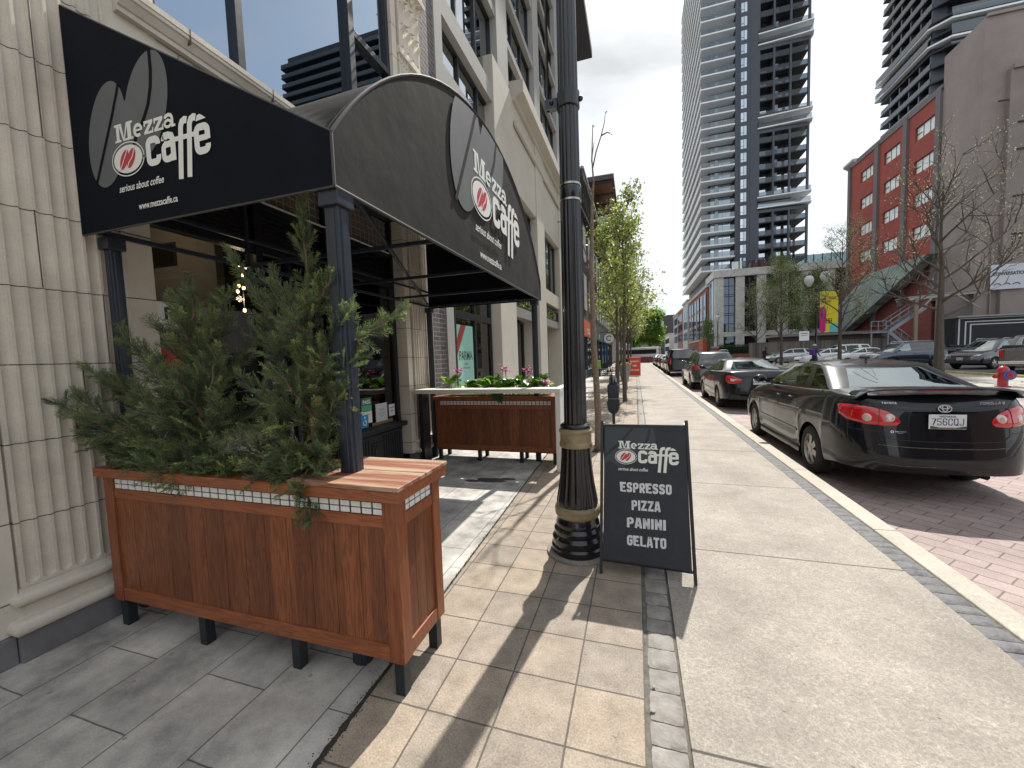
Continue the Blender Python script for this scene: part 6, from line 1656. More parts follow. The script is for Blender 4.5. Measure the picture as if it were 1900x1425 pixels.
# teal posters in the windows
teal = mat('poster teal', (.28,.52,.44), .5); dk = mat('poster ink', (.02,.05,.045), .5); pr = mat('poster red', (.30,.05,.045), .5)
for i, (x, y0, y1, z0, z1, lab) in enumerate(((-3.405, 7.24, 8.06, .55, 2.25, 'tall teal PARMA poster with a red corner band in the first gallery window'), (-3.735, 11.0, 11.7, .6, 2.2, 'teal PARMA poster in the recessed window past the stone column'))):
    t = thing('window_poster', lab, 'poster', (x, (y0+y1)/2, z0)); MB().box(x-.006, x, y0, y1, z0, z1).build('sheet', teal, t)
    P = fnY(x); ym = (y0+y1)/2
    b = MB(); put(b, text_geo('PARMA', .27 if i == 0 else .22, .002, 0, .78, 'CENTER'), P, .002, ox=ym, oy=z0+.98); put(b, text_geo('CUCINA', .05, 0, 0, 1, 'CENTER'), P, .002, ox=ym, oy=z0+.88); put(b, text_geo('RESTAURANT & BAR', .04, 0, 0, 1, 'CENTER'), P, .002, ox=ym, oy=z0+.80); put(b, text_geo('piccola', .15, .002, .2, .9, 'CENTER'), P, .002, ox=ym, oy=z0+.42); put(b, text_geo('COMING SOON', .04, 0, 0, 1, 'CENTER'), P, .002, ox=ym, oy=z0+.32)
    b.build('lettering', dk, t, recalc=False)
    b = MB(); b.add([P(y0, z1-.62, .0025), P(y0, z1-.30, .0025), P(y0+.20, z1, .0025), P(y0+.46, z1, .0025)], [(0,1,2,3)]); b.build('corner_band', pr, t, recalc=False)

# ------------------------------------------------------------------ dark heritage row further along on the left
drk = tiles('painted dark brick', (.035,.032,.034), (.05,.045,.045), (.02,.02,.02), .23, .08, plane='YZ', bump=.3)
hr = thing('heritage_row', 'black-painted heritage shop building with bracketed cornice beyond the lamp post', 'building', (-3.2, 38, 0))
MB().box(-12, -3.25, 22.6, 56, 0, 11.2).build('wall', drk, hr)
b = MB(); b.prism([(0,10.9),(.15,11.0),(.5,11.3),(.62,11.35),(.62,11.75),(0,11.8)], lambda u, v, d: (-3.25+u, d, v), 22.6, 56); b.build('cornice', mat('black cornice', (.03,.028,.03), .6), hr)
bb = MB().box(-3.25, -2.80, 23.0, 23.22, 10.4, 11.0).build('bracket', MATS['black cornice'], hr)
for k in range(1, 40): child(bb, hr, (0, .82*k, 0))
MB().box(-3.25,-2.60,22.6,56,11.75,11.86).build('gutter', mat('gutter grey', (.4,.4,.4), .5), hr)
wf = MB(); y0 = 24.0
def sash(y0, z0, par, fm_, h=2.3, w_=1.1):
    f = MB(); x = -3.22
    for a, b_ in ((y0, y0+.1), (y0+w_-.1, y0+w_), (y0+w_/2-.03, y0+w_/2+.03)): f.box(x-.05, x+.03, a, b_, z0, z0+h)
    f.box(x-.05, x+.02, y0, y0+w_, z0, z0+.08); f.box(x-.05, x+.02, y0, y0+w_, z0+h-.08, z0+h); f.box(x-.05, x+.02, y0, y0+w_, z0+h/2-.03, z0+h/2+.03)
    o = f.build('window', fm_, par); MB().box(x-.03, x-.02, y0, y0+w_, z0, z0+h).build('pane', off_g, o); return o
wt = mat('sash white', (.55,.55,.52), .5)
w0 = sash(24.0, 4.6, hr, wt); w1 = sash(24.0, 7.9, hr, wt, 2.2)
for k in range(1, 11): child(w0, hr, (0, 2.9*k, 0)); child(w1, hr, (0, 2.9*k, 0))
MB().box(-3.2,-3.05,22.7,27.0,3.55,3.7).build('band', MATS['black cornice'], hr)
def shopfront(name, label, y0, y1, col, txt=None, fcol=None, h=3.5):
    t = thing(name, label, 'shopfront', (-3.1, (y0+y1)/2, 0)); m_ = mat(label[:18], col, .6, vary=.1)
    MB().box(-3.25, -3.0, y0, y1, 2.75, h).build('fascia', m_, t, bevel=.01)
    b = MB()
    for y in (y0, (y0+y1)/2-.1, y1-.2): b.box(-3.25, -3.08, y, y+.2, 0, 2.75)
    b.box(-3.25, -3.1, y0+.2, y1-.2, 0, .55); b.build('pilasters', mat('shop dark', (.02,.03,.04), .5) if fcol is None else mat('f'+label[:12], fcol, .5), t)
    MB().box(-3.2, -3.19, y0+.2, y1-.2, .55, 2.75).build('pane', off_g, t)
    if txt:
        b = MB(); put(b, text_geo(txt, .5, .01, 0, 1, 'CENTER'), fnY(-2.99), oy=2.93, ox=(y0+y1)/2); b.build('lettering', white_i, t, recalc=False)
    return t
shopfront('shopfront', 'shopfront with orange-red fascia just past the lamp post', 22.8, 31.0, (.50,.10,.035), 'PIZZA', h=3.75)
shopfront('shopfront', 'shopfront with deep green fascia after the orange one', 31.3, 39.0, (.03,.07,.06), 'CAFE')
shopfront('shopfront', 'navy shopfront with blue doors third past the lamp post', 39.3, 47.0, (.02,.035,.08), fcol=(.02,.05,.14))
shopfront('shopfront', 'farthest dark shopfront behind the patio trees', 47.3, 55.5, (.03,.03,.03))
# modern roof terrace above it
rt_ = thing('penthouse', 'modern rooftop storey with timber soffit and glass balcony', 'building', (-5, 50, 11.8))
MB().box(-11, -4.2, 44, 58, 11.8, 19.4).build('wall', mat('penthouse grey', (.13,.14,.15), .6), rt_)
MB().box(-12, -1.95, 43, 60, 19.45, 19.95).build('roof', mat('penthouse roof', (.045,.04,.045), .6), rt_)
sf_ = wood('soffit cedar', (.12,.045,.02), (.22,.085,.035), (.3,.13,.06), 'Y', plank=.9, paxis='Y', rough=.6)
MB().box(-11.5, -2.15, 43.4, 59.6, 19.40, 19.448).build('soffit', sf_, rt_)
for k in range(6): MB().box(-11.4, -2.2, 43.4+3.2*k, 43.6+3.2*k, 19.30, 19.40).build('soffit_beam', MATS['penthouse roof'], rt_)
for z0 in (11.9, 15.6): MB().box(-4.19, -4.12, 44.4, 57.6, z0+.3, z0+3.2).build('window', off_g, rt_)
bg_ = glass('balcony glass', (.55,.66,.68), .9, 1.5, .02, .1)
for z0 in (12.0, 15.5):
    o = MB().box(-4.2, -2.7, 46, 57, z0, z0+.25).build('balcony', mat('balcony dark', (.07,.07,.075), .6), rt_); MB().box(-2.73, -2.70, 46, 57, z0+.25, z0+1.3).build('railing', bg_, o)
    MB().box(-4.2,-2.7,46,46.03,z0+.25,z0+1.3).build('railing', bg_, o)
# street closing left: further blocks
for i, (y0, y1, h, c_, lab) in enumerate(((58.5, 85, 9.5, (.16,.13,.12), 'low brown block behind the leafy street trees'), (86, 130, 8, (.22,.21,.2), 'distant grey block at the left end of the street'))):
    t = thing('street_block', lab, 'building', (-8, y0, 0)); MB().box(-14, -3.4, y0, y1, 0, h).build('wall', mat('blk%d' % i, c_, .85, vary=.1), t)
    w_ = MB().box(-3.4, -3.34, y0+1, y0+2.4, 4.2, 6.2).build('window', off_g, t)
    for k in range(1, int((y1-y0-3)/3)): child(w_, t, (0, 3*k, 0))
    MB().box(-3.6, -3.1, y0, y1, h-.1, h+.3).build('cornice', limest, t)

# ------------------------------------------------------------------ far end of the street
fe = thing('end_block', 'hazy low apartment block closing the end of the street', 'building', (-6, 330, 0))
MB().box(-30, 14, 330, 350, 0, 17).build('wall', mat('end block', (.26,.28,.30), .9), fe); MB().box(-22, 4, 331, 348, 17, 24).build('wall', mat('end block upper', (.22,.25,.27), .9), fe)
for k in range(5): MB().box(-29, 13, 329.8, 330, 2+3.2*k, 3.6+3.2*k).build('window', off_g, fe)
MB().box(8, 11, 332, 336, 17, 30).build('chimney', mat('end block upper', (.22,.25,.27), .9), fe)
# ------------------------------------------------------------------ right-hand row beyond the podium (X plane 15.2)
red_b = tiles('row red brick', (.23,.065,.045), (.30,.09,.06), (.2,.15,.13), .5, .16, plane='YZ', ms=.01, bump=.2)
red_bx = tiles('row red brick end', (.23,.065,.045), (.30,.09,.06), (.2,.15,.13), .5, .16, plane='XZ', ms=.01, bump=.2)
cream = mat('cream render', (.42,.42,.40), .8, vary=.08)
pod = thing('stone_podium', 'four-storey pale stone podium building at the foot of the tall tower', 'building', (16, 90, 0))
PX, PY = 15.5, 90.0
pst = tiles('podium stone', (.50,.485,.45), (.54,.525,.49), (.38,.37,.34), 1.2, .6, plane='XZ', ms=.01, offset=.5, bump=.1, speck=.08)
b = MB(); b.box(PX, 64, PY+1.2, 99.5, 0, 17.0); b.build('core', mat('podium inner', (.06,.065,.07), .8), pod)
def piers(xs, y, z0, z1, name='pier', m_=pst):
    for a, b_ in xs: MB().box(a, b_, y, y+1.3, z0, z1).build(name, m_, pod)
MB().box(PX-.3, 64, PY-.25, 99.5, 16.2, 17.6).build('cornice', pst, pod); MB().box(PX, 64, PY, PY+1.3, 4.3, 5.2).build('string_course', pst, pod)
xs = []; x = PX
while x < 60: xs.append((x, x+1.55)); x += 3.75
piers(xs, PY, 0, 4.3); piers(xs, PY, 5.2, 16.2)
yy = PY+.9; win_blue = glass('podium glass', (.05,.07,.10), (.6,.75,.95), 1.6, .02, .08)
k = 0
f = MB(); a = PX+1.55; b_ = PX+3.75
f.box(a, b_, yy, yy+.1, 5.2, 16.2); fo = f.build('window', win_blue, pod)
fr_ = MB()
for z in (5.2, 6.9, 8.6, 9.0, 10.6, 12.4, 12.8, 14.5, 16.1): fr_.box(a, b_, yy-.08, yy-.005, z-.06, z+.06)
for x in (a+.06, (a+b_)/2, b_-.06): fr_.box(x-.05, x+.05, yy-.075, yy-.006, 5.2, 16.2)
fr_.build('frame', frame_d, fo)
for k in range(1, 12): child(fo, pod, (3.75*k, 0, 0))
g0 = MB().box(a, b_, yy, yy+.1, 0, 4.3).build('shop_window', win_blue, pod)
for k in range(1, 12): child(g0, pod, (3.75*k, 0, 0))
# street flank of the podium
MB().box(PX-.02, PX, PY+1.3, 97, 5.2, 16.2).build('flank_wall', pst, pod)
for y in (91.5, 94.0):
    MB().box(PX-.08, PX-.03, y, y+1.5, 5.4, 16.0).build('flank_window', win_blue, pod)
gr2 = glass('podium rail glass', (.5,.62,.66), 1, 1.6, .02, .2)
gb = MB(); gb.box(PX+3, 60, PY+.5, PY+.56, 17.6, 19.2); go = gb.build('roof_railing', gr2, pod)
fr_ = MB(); x = PX+3
while x < 60: fr_.box(x-.08, x+.08, PY+.42, PY+.5, 17.6, 19.25); x += 1.4
fr_.build('rail_post', frame_d, go)
row = thing('brick_row', 'red brick street range with pale window bays beyond the stone podium', 'building', (15, 110, 0))
MB().box(15.2, 34, 97, 128, 0, 15.6).build('wall', red_b, row)
for i, y in enumerate(range(98, 127, 5)):
    o = MB().box(15.02, 15.2, y, y+2.9, 4.6, 14.6).build('window_bay', cream if i % 2 else frame_d, row)
    for zz in (5.0, 8.3, 11.6):
        for yq in (0.25, 1.55): MB().box(14.97, 15.01, y+yq, y+yq+1.1, zz, zz+2.5).build('window', win_blue, o)
MB().box(14.9, 34, 96.5, 128, 15.5, 16.1).build('cornice', cream, row); MB().box(15.0, 15.25, 97, 128, 3.9, 4.4).build('string_course', cream, row)
MB().box(15.1, 33, 96.7, 96.99, 0, 15.4).build('end_wall', red_bx, row)
MB().box(14.3, 15.15, 97.5, 103, 0, 4.2).build('orange_shopfront', mat('orange panel', (.50,.10,.04), .6), row)
for i, (y0, y1, h, m_, lab) in enumerate(((129, 142, 16.5, cream, 'pale rendered block next along the brick range'), (143, 158, 15.5, red_b, 'second red brick block farther down the right side'), (159, 176, 15.5, mat('grey block', (.33,.33,.33), .8), 'grey block toward the end of the right side'), (178, 205, 9, mat('white gable', (.5,.5,.48), .8), 'low white gabled building near the end of the street'))):
    t = thing('street_block', lab, 'building', (15, y0, 0)); MB().box(14.9 - (1.5 if i == 3 else 0), 30, y0, y1, 0, h).build('wall', m_, t); x0_ = 14.9 - (1.5 if i == 3 else 0)
    w_ = MB().box(x0_-.08, x0_-.02, y0+1.2, y0+2.6, 2.0 if i == 3 else 5, 4.0 if i == 3 else 7.4).build('window', win_blue, t)
    for r_ in range(3 if i < 3 else 2):
        for k in range(int((y1-y0-2)/2.6)):
            if r_ or k: child(w_, t, (0, 2.6*k, 3.4*r_))
    MB().box(x0_-.3, 30, y0-.02, y1+.02, h-.01, h+.5).build('cornice', cream, t)
t = thing('dark_gable', 'dark pitched roof with a white dormer behind the end of the street', 'building', (12, 215, 0))
MB().prism([(9,0),(24,0),(24,14),(20,20),(11,20),(7,13),(9,13)], lambda u, v, d: (u, d, v), 212, 225).build('wall', mat('dark slate', (.07,.065,.07), .8), t); MB().box(12, 13.5, 211.5, 212, 14, 17).build('dormer', cream, t)

# ------------------------------------------------------------------ tower one
TX, TY = 14.6, 100.5; FH = 2.80
panel_d = mat('tower dark panel', (.042,.050,.068), .35, vary=.1, vscale=.5); panel_k = mat('tower charcoal', (.016,.017,.02), .5)
slab_w = mat('balcony white', (.74,.76,.77), .7, vary=.05, vscale=.3); slab_d = mat('balcony charcoal', (.018,.019,.023), .6)
rail_g = glass('tower rail glass', (.50,.57,.60), .8, 1.4, .05, .10)
tw_g = glass('tower window', (.05,.07,.10), (.8,.9,1.0), 2.4, .01, .5)
curt = mat('pale curtain', (.6,.68,.78), .7)
tw = thing('apartment_tower', 'tall dark apartment tower with stacks of white balconies in the middle of the view', 'tower', (24, 118, 0))
MB().box(TX+1.6, 25.4, TY+1.8, 137, 0, 104).build('core', panel_k, tw)
MB().box(25.4, 32.6, TY+2.2, 136, 0, 104).build('core', panel_k, tw)
MB().box(21.2, 25.5, TY-.02, TY+1.9, 17, 104).build('panel_strip', panel_d, tw)
b = MB(); 
for x in (21.9, 23.6, 24.1): b.box(x-.03, x+.03, TY-.05, TY-.021, 17, 104)
b.build('panel_joint', panel_k, tw)
n_f = 30; z0 = 19.3
bal = MB()
bal.add([(TX-1.2+1.0, 0,0)], [])
def balc():
    o = MB()
    # L-shaped slab with a chamfered corner over two faces
    pts = [(TX-.1, 137), (TX-.1, TY+1.3-.9), (TX+.0, TY-1.0), (21.1, TY-1.35), (21.1, TY+1.9), (TX+1.7, TY+1.9), (TX+1.7, 137)]
    o.prism(pts, lambda u, v, d: (u, v, d), 0, .30)
    return o
sl0 = balc()
sb = MB(); sb.prism([(14.3,137.5),(14.3,TY-.9),(21.0,TY-.9),(21.0,TY+1.9),(16.3,TY+1.9),(16.3,137.5)], lambda u, v, d: (u, v, d), z0, z0+.28)
so2 = sb.build('balcony', slab_w, tw)
r_ = MB(); r_.box(14.4, 20.95, TY-.86, TY-.80, z0+.28, z0+1.32); r_.box(14.34, 14.40, TY-.8, 137.4, z0+.28, z0+1.32)
ro2 = r_.build('railing', rail_g, so2, recalc=False)
ww = MB().box(16.6, 20.6, TY+1.60, TY+1.68, z0+.35, z0+2.6).build('window', tw_g, tw)
fr_ = MB(); 
for x in (17.4, 18.2, 19.0): fr_.box(x-.04, x+.04, TY+1.54, TY+1.6, z0+.3, z0+2.62)
fr_.build('frame', panel_k, ww); MB().box(17.45, 18.15, TY+1.56, TY+1.595, z0+.4, z0+2.5).build('curtain', curt, ww)
ws = MB().box(22.3, 23.4, TY-.05, TY-.022, z0+.6, z0+2.5).build('strip_window', tw_g, tw)
fr_ = MB(); fr_.box(22.82, 22.88, TY-.09, TY-.052, z0+.6, z0+2.5); fr_.box(22.3, 22.82, TY-.085, TY-.052, z0+1.1, z0+1.16); fr_.build('frame', panel_k, ws); MB().box(22.92, 23.36, TY-.065, TY-.052, z0+.65, z0+2.45).build('curtain', curt, ws)
for k in range(1, n_f): child(so2, tw, (0, 0, FH*k)); child(ww, tw, (0, 0, FH*k)); child(ws, tw, (0, 0, FH*k))
# right block: charcoal frame with deep bays, broken by pairs of white terraces
fz = z0+1.1
b = MB()
cz = []
seg = [(15.0, 31.0), (34.6, 47.6), (51.6, 64.6), (68.6, 81.6), (85.6, 98.6)]
for a_, b__ in seg:
    c = MB()
    for x in (25.5, 28.3, 31.3, 34.6): c.box(x, x+.38, TY-.02, TY+(2.3 if x < 31 else .5), a_, b__)
    c.box(25.5, 34.98, TY-.03, TY+7.5, b__, b__+.6); c.box(25.5, 34.98, TY-.03, TY+7.5, a_-.4, a_)
    c.box(34.6, 34.95, TY+7, TY+7.5, a_, b__)
    c.build('frame_block', panel_d, tw)
    z = a_+2.6 
    while z < b__-1:
        s_ = MB().box(25.9, 34.6, TY+.1, TY+6.5, z, z+.22).build('balcony', slab_d, tw)
        r_ = MB()
        for xa, xb in ((25.9,28.3),(28.7,31.3),(31.7,34.6)): r_.box(xa+.03, xb-.03, TY+.12, TY+.17, z+.22, z+1.2)
        r_.build('railing', glass('bay rail glass', (.34,.38,.42), .5, 1.4, .05, .08), s_); z += FH
    z = a_+.3
    while z < b__-1:
        for xa, xb in ((26.3,27.6),(31.2,32.4),(28.9,30.6)): wo_ = MB().box(xa, xb, TY+2.1, TY+2.19, z, z+2.2).build('window', tw_g, tw)
        MB().box(29.1, 29.8, TY+2.06, TY+2.099, z+.1, z+2.1).build('curtain', curt, wo_); z += FH
for a_, b__ in zip(seg[:-1], seg[1:]):
    for z in (a_[1]+.95, a_[1]+.95+2.2):
        s_ = MB(); s_.prism([(25.5,TY-.2),(32.5,TY-.7),(35.2,TY-1.0),(35.6,TY+.5),(35.2,TY+8),(25.5,TY+8)], lambda u, v, d: (u, v, d), z, z+.22); s2_ = s_.build('terrace', slab_w, tw)
        r_ = MB(); r_.add([(25.6,TY-.15,z+.22),(35.1,TY-.9,z+.22),(35.1,TY-.9,z+1.15),(25.6,TY-.15,z+1.15)], [(0,1,2,3)]); r_.build('railing', MATS['bay rail glass'], s2_, recalc=False)
        MB().box(26.2, 33.5, TY+2.0, TY+2.1, z+.3, z+1.8).build('window', tw_g, tw)
# ------------------------------------------------------------------ tower two
t2 = thing('apartment_tower', 'dark apartment tower with white slab edges behind the red and brown buildings', 'tower', (78, 120, 0))
A0, B0 = 56.0, 101.0
MB().box(A0+2, 95, B0+2, 118, 0, 96).build('core', panel_k, t2); MB().box(95, 104, B0+2, 118, 0, 84).build('core', panel_k, t2); MB().box(104, 109, B0+2, 118, 0, 72).build('core', panel_k, t2)
tb = MB(); tb.prism([(A0-.5,119),(A0-.5,B0+1.5),(A0+1.5,B0-.5),(95.5,B0-.5),(95.5,B0+2.2),(A0+2.2,B0+2.2),(A0+2.2,119)], lambda u, v, d: (u, v, d), 10.0, 10.28); 
tbd = tb.build('balcony', slab_d, t2)
r_ = MB(); r_.box(A0+1.5, 95.4, B0-.46, B0-.4, 10.28, 11.3); r_.box(A0-.46, A0-.4, B0+1.5, 118.9, 10.28, 11.3); r_.build('railing', rail_g, tbd)
w0 = MB().box(A0+3, 94, B0+1.88, B0+1.99, 10.4, 12.6).build('window', tw_g, t2); 
fr_ = MB(); x = A0+4
while x < 94: fr_.box(x-.4, x+.4, B0+1.7, B0+1.87, 10.3, 12.7); x += 3.1
fr_.build('pier', panel_k, w0)
w1 = MB().box(A0+1.88, A0+1.99, B0+3, 117, 10.4, 12.6).build('window', tw_g, t2)
for k in range(1, 30): child(tbd, t2, (0, 0, FH*k)); child(w0, t2, (0, 0, FH*k)); child(w1, t2, (0, 0, FH*k))
for i in range(5): MB().box(A0-.3, A0+1.9, B0+3.2*i+1.5, B0+3.2*i+1.9, 10, 94).build('fin', panel_d, t2)
tws = MB(); tws.prism([(A0-1.2,120),(A0-1.2,B0+1.2),(A0+1.2,B0-1.2),(96,B0-1.2),(96,B0+2.2),(A0+2.2,B0+2.2),(A0+2.2,120)], lambda u, v, d: (u, v, d), 0, .34)
for z in (58.7, 62.0): 
    o = tws.build('terrace', slab_w, t2); o.location = (0, 0, z)
    r_ = MB(); r_.box(A0+1.2, 95.8, B0-1.15, B0-1.08, z+.55, z+1.7); r_.box(A0-1.15, A0-1.08, B0+1.2, 119.9, z+.55, z+1.7); r_.build('railing', rail_g, t2)
for k in range(3): MB().box(95.5, 104.5, B0+.2, B0+2.2, 10.3+FH*8*k, 10.6+FH*8*k).build('balcony', slab_w, t2)

# ------------------------------------------------------------------ red painted building and brown wall (street face X = 30)
RX = 30.0
redp = tiles('red painted brick', (.30,.060,.041), (.335,.071,.049), (.235,.046,.034), .6, .2, plane='YZ', ms=.02, bump=.5, stain=.2, stain_scale=.4, speck=.08)
redd = tiles('dark red brick', (.19,.05,.038), (.23,.062,.046), (.13,.04,.032), .5, .18, plane='YZ', ms=.014, bump=.4, stain=.25, stain_scale=.5)
pgrey = mat('painted pier grey', (.155,.135,.14), .8, vary=.1, vscale=1)
rb_ = thing('red_building', 'tall red painted brick building with grey piers and strip windows', 'building', (RX, 62, 0))
zr = 27.3
MB().box(RX+.6, 58, 53.8, 71.6, 0, zr).build('core', panel_k, rb_)
bays = [(53.9,58.45),(59.15,64.1),(64.85,71.0)]
wins = [(54.25,57.4),(60.05,63.15),(65.6,68.6)]
rows = [(23.95+ -3.62*i, 25.4-3.62*i) for i in range(4)]
for (a, b__), (wa, wb_) in zip(bays, wins):
    w_ = MB(); zl = 10.7
    zs = [zl] + [z for r0 in reversed(rows) for z in r0] + [zr]
    w_.box(RX, RX+.6, a, wa, zl, zr-.3); w_.box(RX, RX+.6, wb_, b__, zl, zr-.3)
    for i in range(0, len(zs), 2): w_.box(RX, RX+.6, wa, wb_, zs[i], zs[i+1] if i+1 < len(zs)-1 else zr-.3)
    w_.build('wall', redp, rb_)
    for r0, r1 in rows:
        o = MB().box(RX+.22, RX+.25, wa, wb_, r0, r1).build('window', mat('frosted pane', (.72,.74,.70), .15, vary=.12, vscale=1.5), rb_)
        f = MB()
        for q in range(4): yy = wa+(wb_-wa)*q/3; f.box(RX+.18, RX+.215, yy-.025, yy+.025, r0, r1)
        f.box(RX+.175, RX+.216, wa, wb_, r0-.02, r0+.03); f.box(RX+.175, RX+.216, wa, wb_, r1-.03, r1+.02); f.box(RX+.15,RX+.216,wa+(wb_-wa)*.75,wb_,(r0+r1)/2-.03,(r0+r1)/2+.03); f.build('frame', frame_d, o)
for a, b__ in ((53.2,53.9),(58.45,59.15),(64.1,64.85),(71.0,71.6)): MB().box(RX-.25, RX+.6, a, b__, 6 if a < 60 else 4, zr).build('pier', pgrey, rb_)
MB().box(RX-.12, RX+.6, 53.2, 71.6, zr-.3, zr+.35).build('parapet', pgrey, rb_)
MB().prism([(0,zr-.2),(-.25,zr),(-.6,zr+.2),(-.6,zr+.5),(.4,zr+.5),(.4,zr-.2)], lambda u, v, d: (RX+u, d, v), 69.5, 72.2).build('corner_cornice', mat('cornice cream', (.45,.43,.40), .7), rb_)
MB().box(RX+.01, RX+.6, 53.8, 73.8, 0, 10.7).build('lower_wall', redd, rb_)
# sloping corrugated canopy
cg = tiles('corrugated patina', (.33,.39,.36), (.28,.34,.31), (.15,.19,.17), .35, 60, ms=.05, plane='YZ', rot=R(-62), stain=.4, stain_scale=.7, bump=.5, offset=0)
cv = MB(); cv.prism([(52.3,10.7),(63.3,10.7),(72.5,6.8),(76.0,3.6),(69.3,3.6),(57.2,8.3)], lambda u, v, d: (d, u, v), RX-1.4, RX-.3); cv.build('sloping_canopy', cg, rb_)
br_ = MB(); br_.bar((RX-1.42, 52.1, 10.45), (RX-1.42, 69.3, 3.5), .12); br_.build('canopy_edge', pgrey, rb_)
# brown blank building
brn = mat('brown render', (.27,.225,.205), .9, vary=.22, vscale=.22, bump=.3, bscale=8)
bw = thing('brown_building', 'huge blank brown rendered wall with faint ledges at the right', 'building', (40, 45, 0))
MB().box(RX-.02, 75, 48.3, 53.2, 0, 30.2).build('wall', brn, bw)
MB().box(31.6, 75, 47.9, 48.3, 0, 25.3).build('wall_layer', brn, bw)
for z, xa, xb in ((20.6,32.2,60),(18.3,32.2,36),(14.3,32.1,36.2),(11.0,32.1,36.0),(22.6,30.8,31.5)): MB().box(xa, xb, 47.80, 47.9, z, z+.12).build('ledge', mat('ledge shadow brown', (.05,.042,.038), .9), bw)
MB().box(30.02, 75, 48.1, 48.3, 30.2, 30.45).build('coping', brn, bw)
MB().box(31.7, 75, 47.7, 47.9, 25.2, 25.6).build('string_course', brn, bw)
MB().box(31.0, 31.08, 48.1, 48.3, 3.7, 12).build('drain_pipe', brn, bw)
vn = MB(); 
for k in range(9): vn.box(34.4, 35.6, 47.78, 47.9, 9.8+.18*k, 9.9+.18*k)
vn.build('vent', mat('vent grey', (.2,.2,.2), .6), bw)
t = thing('wall_banner', 'white banner reading CONVERSATION on the brown wall', 'banner', (31.8, 47.6, 6.2))
MB().box(30.7, 33.1, 47.62, 47.70, 6.2, 8.4).build('sheet', mat('banner cloth', (.56,.57,.62), .8), t)
b = MB(); put(b, text_geo('CONVERSATION', .40, .012, 0, .78), fnX(47.6), ox=30.78, oy=7.45); b.build('lettering', black_i, t, recalc=False)
b = MB()
for k in range(3): put(b, stroke(ell(31.15+.65*k, 6.55, .22, .16, 14, 0, 0, 3.14), .07), fnX(47.6))
b.build('drawing', black_i, t, recalc=False)
# black single-storey wall with white stripes
bl = thing('black_wall', 'low black shop wall with three white stripes bending down at its left end', 'building', (40, 46.5, 0))
MB().box(27.5, 75, 46.2, 47.6, 0, 3.75).build('wall', mat('black render', (.012,.013,.018), .7), bl)
for i, (x, z) in enumerate(((27.7,3.62),(28.15,3.32),(28.5,3.06))):
    s_ = MB(); s_.box(x, 75, 46.17, 46.2, z, z+.09); s_.box(x, x+.10, 46.165, 46.199, .6, z); s_.build('stripe', mat('stripe white', (.5,.5,.52), .7), bl)
MB().box(35.6, 36.1, 46.1, 46.19, 2.1, 2.7).build('notice', white_i, bl)
MB().box(27.5, 75, 45.9, 46.3, 3.752, 3.9).build('coping', mat('coping grey', (.25,.25,.26), .7), bl)
# metal stair with canopy
stc = mat('galvanised steel', (.24,.255,.28), .5, .4, vary=.2, vscale=4)
stt = thing('metal_stair', 'grey steel stair and landing climbing the red building behind the cars', 'stair', (27, 50, 0))
ys_ = 48.0
def stair(x0, z0_, x1, z1_, n):
    b = MB(); b.bar((x0, ys_-.6, z0_), (x1, ys_-.6, z1_), .08, .28); b.bar((x0, ys_+.6, z0_), (x1, ys_+.6, z1_), .08, .28)
    b.build('stringer', stc, stt)
    b = MB()
    for i in range(n): s_ = (i+.5)/n; x = x0+(x1-x0)*s_; z = z0_+(z1_-z0_)*s_; b.box(x-.14, x+.14, ys_-.6, ys_+.6, z, z+.04)
    b.build('tread', stc, stt)
    b = MB()
    for yq in (ys_-.6, ys_+.6):
        b.bar((x0, yq, z0_+1.05), (x1, yq, z1_+1.05), .05); b.bar((x0, yq, z0_+.6), (x1, yq, z1_+.6), .03)
        for i in range(5): s_ = i/4; b.bar((x0+(x1-x0)*s_, yq, z0_+(z1_-z0_)*s_), (x0+(x1-x0)*s_, yq, z0_+(z1_-z0_)*s_+1.05), .035)
    b.build('handrail', stc, stt)
stair(25.2, .9, 23.3, 2.75, 9); stair(23.3, 2.85, 26.1, 5.0, 12)
MB().box(21.8, 23.4, 47.3, 48.7, 2.72, 2.86).build('landing', stc, stt)
b = MB()
for x in (21.85, 22.4, 23.0): b.bar((x, 47.35, 2.8), (x, 47.35, 3.85), .04)
b.bar((21.85,47.35,3.85),(23.3,47.35,3.85), .05); b.bar((21.85,47.35,3.4),(23.3,47.35,3.4), .03); b.bar((21.9,47.4,0),(21.9,47.4,2.75), .1); b.bar((23.2,47.4,0),(23.2,47.4,2.75), .1); b.build('handrail', stc, stt)
cn = thing('timber_canopy', 'flat grey canopy on a timber post over the stair', 'canopy', (25, 48, 0))
b = MB(); b.bar((24.5,47.0,5.75),(29.9,47.4,6.1), .14, .25); b.bar((24.5,48.8,5.75),(29.9,49.0,6.1), .14, .25); b.build('beam', mat('weathered grey timber', (.36,.34,.31), .85, vary=.2), cn)
MB().add([(24.4,46.9,5.9),(29.9,47.2,6.25),(29.9,49.2,6.25),(24.4,48.9,5.9),(24.4,46.9,5.96),(29.9,47.2,6.31),(29.9,49.2,6.31),(24.4,48.9,5.96)], [(0,1,2,3),(4,5,6,7),(0,1,5,4),(2,3,7,6),(0,3,7,4),(1,2,6,5)]).build('roof', MATS['weathered grey timber'], cn)
MB().box(24.95, 25.2, 46.9, 47.1, 0, 5.8).build('post', mat('pole timber', (.25,.2,.15), .9, vary=.2), cn)
b = MB(); b.bar((25.2,47,4.5),(26.2,47.05,5.7), .1); b.bar((28.0,47.2,6.0),(29.8,47.2,4.6), .08); b.build('brace', MATS['weathered grey timber'], cn)
